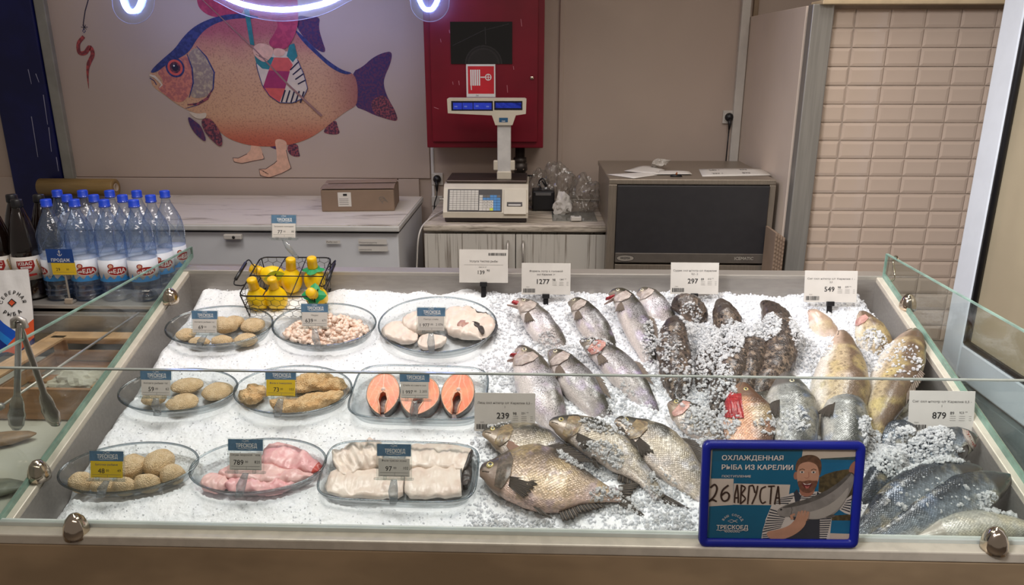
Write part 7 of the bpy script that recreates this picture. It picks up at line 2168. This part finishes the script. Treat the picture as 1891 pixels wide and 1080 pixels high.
        for i in range(7):
            f_ = i / 6; p = (c2_ - D2 * H * .05).lerp(c - D * H * (.05 + op * .26) - T * H * .01, f_); r_ = H * (.13 - .05 * f_)
            mo.append([p + L2 * r_ * 1.04 * math.cos(a) + D2 * r_ * (.7 + op * .4) * math.sin(a) for a in [2 * math.pi * q / 12 for q in range(12)]])
        MB().loft(mo).build('mouth_inside', M_mouth, root)
    else:
        pts_ = [S(.012 + .055 * abs(k) / 8, R(100 + 6 * abs(k) / 8) * (1 if k >= 0 else -1) if k else math.pi * .5, .0002) for k in (8, 6, 4, 2, 1)]
        MB().tube(pts_, H * .009, 5).build('mouth_line', M_gill_d, root)
    return root

G_T, G_D, G_P, G_B, G_W = 'speckled trout', 'dark mottled fish', 'pale yellowish fish', 'bream and roach at the front', 'blue-backed whitefish at the right'
# (x, y, height over the ice) from snout to tail; heads point to the back of the case
T = 'trout'
fish('trout', 'silver speckled trout with a red open mouth, farthest left in the rear row', T, 'trout', [(956, 552, .050), (978, 572, .040), (1008, 612, .012), (1040, 660, -.03), (1060, 700, -.06)], .080, 12, mouth=.6, fins='p', gill='s', group=G_T)
fish('trout', 'silver speckled trout with its head down at the left, second in the rear row', T, 'trout_dark', [(1050, 558, .036), (1068, 564, .042), (1096, 600, .024), (1122, 642, -.006), (1146, 690, -.06)], .076, 22, fins='p', group=G_T)
fish('trout', 'long trout with an open red mouth, third in the rear row', T, 'trout_dark', [(1124, 542, .046), (1146, 545, .050), (1170, 585, .034), (1188, 630, .018), (1198, 668, -.004), (1206, 700, -.05)], .080, 18, mouth=.7, fins='pd', group=G_T)
fish('trout', 'small-looking trout with a visible eye, behind the long one in the rear row', T, 'trout', [(1176, 542, .026), (1192, 543, .030), (1212, 568, .012), (1232, 600, -.02), (1250, 640, -.06)], .078, 25, fins='', group=G_T)
fish('trout', 'big silver trout with a white belly and a red mouth behind price card 239', T, 'trout', [(952, 646, .046), (966, 652, .044), (988, 700, .026), (1010, 750, .012), (1030, 800, -.012), (1040, 850, -.05)], .104, 12, mouth=.5, fins='', group=G_T)
fish('trout', 'trout with a clear round eye, in the middle of the silver trout', T, 'trout_dark', [(1014, 648, .036), (1034, 664, .036), (1068, 706, .022), (1100, 750, .006), (1124, 784, -.02), (1140, 815, -.05)], .088, 16, fins='pd', gill='s', group=G_T)
fish('trout', 'trout with a torn pink throat, rightmost of the second row of silver fish', T, 'trout_dark', [(1072, 628, .032), (1094, 638, .034), (1134, 668, .024), (1174, 714, .012), (1200, 756, -.006), (1216, 800, -.04)], .080, 20, fins='pd', gill='p', group=G_T, gopen=.004)
P_ = 'pike'
fish('dark_fish', 'dark mottled fish with a pointed head tip up, left of the ice heap', 'pike', 'pike', [(1246, 586, .060), (1244, 612, .052), (1244, 660, .026), (1252, 712, .006), (1250, 770, -.03)], .092, 75, eye=False, gill=None, fins='', group=G_D)
fish('dark_fish', 'dark fish of which only the rounded head shows, beside the small trout', P_, 'pike', [(1240, 566, .024), (1262, 564, .030), (1284, 580, .012), (1300, 610, -.03)], .075, 60, eye=False, gill=None, fins='', group=G_D)
fish('dark_fish', 'dark blunt head poking out below price card 297', P_, 'pike', [(1326, 556, .044), (1332, 566, .040), (1342, 596, .016), (1344, 640, -.02), (1340, 700, -.05)], .088, 80, eye=False, gill=None, fins='', group=G_D)
fish('dark_fish', 'largest dark fish, bending to the right with a pinkish side', P_, 'pike', [(1408, 560, .044), (1424, 576, .046), (1440, 622, .034), (1426, 682, .022), (1396, 732, .012), (1374, 790, -.03)], .098, 55, eye=False, gill=None, fins='', group=G_D)
fish('dark_fish', 'dark ribbed fish left of centre under the ice heap', P_, 'pike', [(1366, 612, .024), (1362, 640, .032), (1350, 690, .030), (1330, 730, .018), (1316, 780, -.02)], .086, 70, eye=False, gill='d', fins='', group=G_D)
fish('dark_fish', 'dark ribbed fish right of centre under the ice heap', P_, 'pike', [(1396, 604, .022), (1390, 640, .030), (1382, 690, .028), (1366, 734, .016), (1356, 780, -.02)], .080, 70, eye=False, gill='d', fins='', group=G_D)
fish('dark_fish', 'dark narrow fish almost buried by ice between its neighbours', P_, 'pike', [(1316, 610, .004), (1312, 640, .010), (1300, 690, .006), (1292, 740, -.02)], .066, 80, eye=False, gill=None, fins='', group=G_D)
Z = 'zander'
fish('pale_fish', 'pale pinkish head cone poking out of the ice, below price card 549', 'cone', 'zander_pale', [(1494, 574, .034), (1504, 582, .034), (1516, 602, .012), (1530, 630, -.03), (1546, 664, -.07)], .076, 40, eye=False, gill=None, fins='', group=G_P)
fish('pale_fish', 'pale head with a red mouth line, at the right end of the rear row', 'cone', 'zander', [(1590, 576, .046), (1596, 590, .042), (1612, 626, .016), (1624, 670, -.03), (1634, 710, -.06)], .096, 55, eye=False, gill='p', fins='', group=G_P)
fish('pale_fish', 'big yellowish fish with a white belly, nose up at the centre right', 'cone', 'zander', [(1552, 612, .062), (1556, 630, .058), (1554, 680, .042), (1548, 730, .030), (1540, 790, .005), (1530, 850, -.04)], .140, 30, eye=False, gill=None, fins='', group=G_P)
fish('pale_fish', 'big brownish fish dusted with ice, nearest the right glass', Z, 'zander', [(1690, 608, .050), (1682, 626, .050), (1660, 680, .040), (1634, 736, .030), (1610, 792, .008), (1590, 850, -.03)], .118, 42, eye=False, gill=None, fins='d', group=G_P)
fish('roach', 'small roach with a pink gill, half under ice left of the red-gilled fish', 'roach', 'bream_silver', [(1234, 744, .030), (1250, 752, .030), (1286, 780, .018), (1330, 812, -.004), (1370, 850, -.04)], .085, 14, gill='p', fins='', group=G_B, eyem=M_eyey)
fish('bream', 'copper-scaled bream with open red gills, behind the poster', 'bream', 'copper', [(1372, 706, .062), (1372, 726, .054), (1380, 780, .036), (1388, 840, .020), (1394, 900, -.01)], .118, 14, gill=None, fins='', group=G_B, eyem=M_eyey, redgill=True, hs=1.35)
fish('bream', 'silver-scaled bream tucked between the red-gilled fish and the blue-grey one', 'bream', 'bream_silver', [(1430, 706, .016), (1428, 730, .018), (1424, 780, .012), (1424, 850, -.02)], .096, 15, side=-1, eye=False, gill=None, fins='', group=G_B)
fish('grey_fish', 'blue-grey fish with a dark side fin, head up behind the poster', 'zander', 'grey', [(1452, 688, .066), (1454, 706, .060), (1462, 760, .044), (1466, 820, .026), (1470, 890, -.01)], .116, 18, gill=None, fins='p', group=G_B, fin=FIN_D, hs=1.65)
fish('grey_fish', 'yellow-grey fish with a dark side fin, behind the poster top right corner', 'zander', 'grey', [(1562, 712, .046), (1562, 730, .046), (1560, 780, .036), (1556, 840, .016), (1550, 900, -.02)], .104, 16, gill=None, fins='p', eye=False, group=G_B, fin=FIN_D, hs=1.5)
fish('bream', 'bream with a pinkish head just below price card 239, behind the big bream', 'bream', 'bream_silver', [(892, 798, .030), (914, 802, .028), (972, 822, .018), (1040, 850, .006), (1110, 886, -.02)], .118, 6, gill='y', fins='p', group=G_B, fin=FIN_P, eyem=M_eyey)
fish('bream', 'long bream with a forked dark tail, beside the big bream', 'roach', 'bream_silver', [(1014, 780, .048), (1036, 784, .046), (1096, 808, .034), (1150, 846, .026), (1196, 890, .018), (1218, 922, .010)], .094, 16, gill='y', fins='dpvat', group=G_B, tail=1.15, eyem=M_eyey)
fish('bream', 'bream running under the left edge of the poster', 'bream', 'bream_silver', [(1136, 776, .044), (1158, 784, .042), (1204, 818, .030), (1256, 866, .020), (1306, 920, .008), (1340, 960, -.01)], .108, 14, gill='y', fins='pdt', group=G_B, eyem=M_eyey)
fish('bream', 'big bronze bream lying flat nearest the front glass, facing left', 'bream', 'bream', [(886, 872, .036), (906, 872, .036), (970, 880, .034), (1040, 894, .030), (1110, 910, .024), (1146, 916, .018)], .168, 4, gill='d', fins='dpvat', group=G_B, tail=.7, finscale=.8, fin=FIN_D, eyem=M_eyey)
W_ = 'white'
fish('whitefish', 'upper of the two blue-backed whitefish lying nose right beside the poster', W_, 'white', [(1812, 866, .040), (1790, 872, .040), (1720, 896, .034), (1652, 934, .024), (1600, 976, .010), (1570, 1000, .0)], .094, 22, side=-1, eye=False, gill=None, fins='', group=G_W)
fish('whitefish', 'lower of the two blue-backed whitefish lying nose right beside the poster', W_, 'white', [(1866, 878, .038), (1842, 890, .036), (1772, 920, .030), (1700, 956, .022), (1640, 984, .012), (1606, 996, .004)], .092, 26, side=-1, eye=False, gill=None, fins='', group=G_W)
fish('whitefish', 'pale whitefish lying belly up in the right front corner', W_, 'white_pale', [(1684, 996, .004), (1706, 988, .012), (1780, 972, .024), (1850, 972, .022), (1920, 984, .014), (1960, 996, .004)], .080, -30, side=1, eye=False, gill=None, fins='', group=G_W)
fish('whitefish', 'whitefish with a striped gill cover below price card 879', W_, 'white', [(1806, 806, .040), (1788, 810, .040), (1746, 824, .030), (1690, 846, .004), (1640, 870, -.03)], .082, 30, side=-1, eye=False, gill='s', fins='p', fin=FIN_D, group=G_W, gopen=.003)
fish('whitefish', 'whitefish nearly covered by the ice heap left of price card 879', W_, 'white', [(1692, 788, .026), (1676, 794, .022), (1644, 806, .010), (1610, 824, -.01)], .062, 30, side=-1, eye=False, gill=None, fins='', group=G_W)
fish('whitefish', 'dark whitefish peeping out of the ice right beside the poster', W_, 'white', [(1668, 846, .010), (1650, 862, .014), (1614, 900, .014), (1580, 950, -.0)], .066, 50, side=-1, eye=False, gill=None, fins='', group=G_W)

# ------------------------------------------------------------------ chunks of ice lying over and between the fish
bpy.context.view_layer.update()
_bv = []; _bf = []; off = 0
for o in all_fish:
    mw = o.matrix_world
    vv = [w2d(mw @ v.co) for v in o.data.vertices]
    _bv += vv; _bf += [tuple(i + off for i in p.vertices) for p in o.data.polygons]; off += len(vv)
bvh = BVHTree.FromPolygons(_bv, _bf)
def top_w(u, v):
    h = bvh.ray_cast(Vector((u, v, .3)), Vector((0, 0, -1)))
    iw = float(icew_fast(np.array([u]), np.array([v]))[0])
    return max(iw, h[0].z) if h[0] is not None else iw
def heap(areas, name, mat, label, s0, s1, stack=.012):
    C = []; S_ = []
    for (px, py, rx, ry, nn, st_) in areas:
        c = w2d(deck(px, py, ICE_W + .03)); ax = rx / fshort(deck(px, py, ICE_W), EX); ay = ry / fshort(deck(px, py, ICE_W), EY)
        for k in range(nn):
            a = random.uniform(0, 6.283); q = math.sqrt(random.random()); u, v = c.x + ax * q * math.cos(a), c.y + ay * q * math.sin(a)
            if not (U_L + .03 < u < U_R - .025 and .02 < v < BACK_V - .02): continue
            sz = random.uniform(s0, s1) * random.uniform(.6, 1)
            C.append((u, v, top_w(u, v) + sz * .35 + random.uniform(0, st_) * (1 - q * q))); S_.append(sz)
    o = chips(name, to_world(np.array(C)), np.array(S_), mat, ice, False, .36); o['kind'] = 'stuff'; o['label'] = label
    return o
heap([(1290, 612, 40, 34, 900, .014), (1360, 622, 46, 22, 900, .016), (1320, 650, 46, 34, 800, .006), (1405, 620, 30, 26, 600, .014), (1310, 720, 46, 50, 800, .006), (1270, 590, 34, 18, 400, .008),
      (1210, 650, 22, 50, 300, .004), (1490, 640, 36, 40, 600, .010), (1600, 640, 40, 26, 500, .008), (1650, 690, 40, 50, 160, .0), (1310, 785, 50, 28, 600, .008), (1250, 700, 26, 60, 140, .002), (1440, 800, 50, 20, 120, 0), (1080, 640, 50, 22, 260, .003), (1150, 740, 30, 40, 200, .003), (1010, 628, 30, 16, 200, .003)],
     'ice_chunk', M_chipc, 'clear ice chunks heaped over the dark fish', .003, .0085)
heap([(1690, 820, 60, 30, 900, .016), (1640, 850, 46, 40, 900, .020), (1720, 860, 50, 20, 500, .010), (1610, 810, 30, 22, 400, .010), (1760, 850, 40, 14, 200, .004), (1840, 940, 40, 20, 260, .004), (1720, 930, 110, 30, 60, 0)],
     'ice_chunk', M_chipc, 'ice chunks heaped over the whitefish', .003, .0085)
heap([(1090, 850, 60, 26, 700, .010), (1140, 920, 50, 20, 360, .006), (1225, 905, 36, 36, 260, .004), (960, 965, 90, 16, 300, .004), (1240, 960, 50, 24, 300, .004), (1120, 800, 50, 16, 200, .004), (920, 770, 30, 24, 160, .004), (1550, 880, 20, 60, 100, .004)],
     'ice_chunk', M_chipc, 'ice chunks between the front bream', .0025, .007)
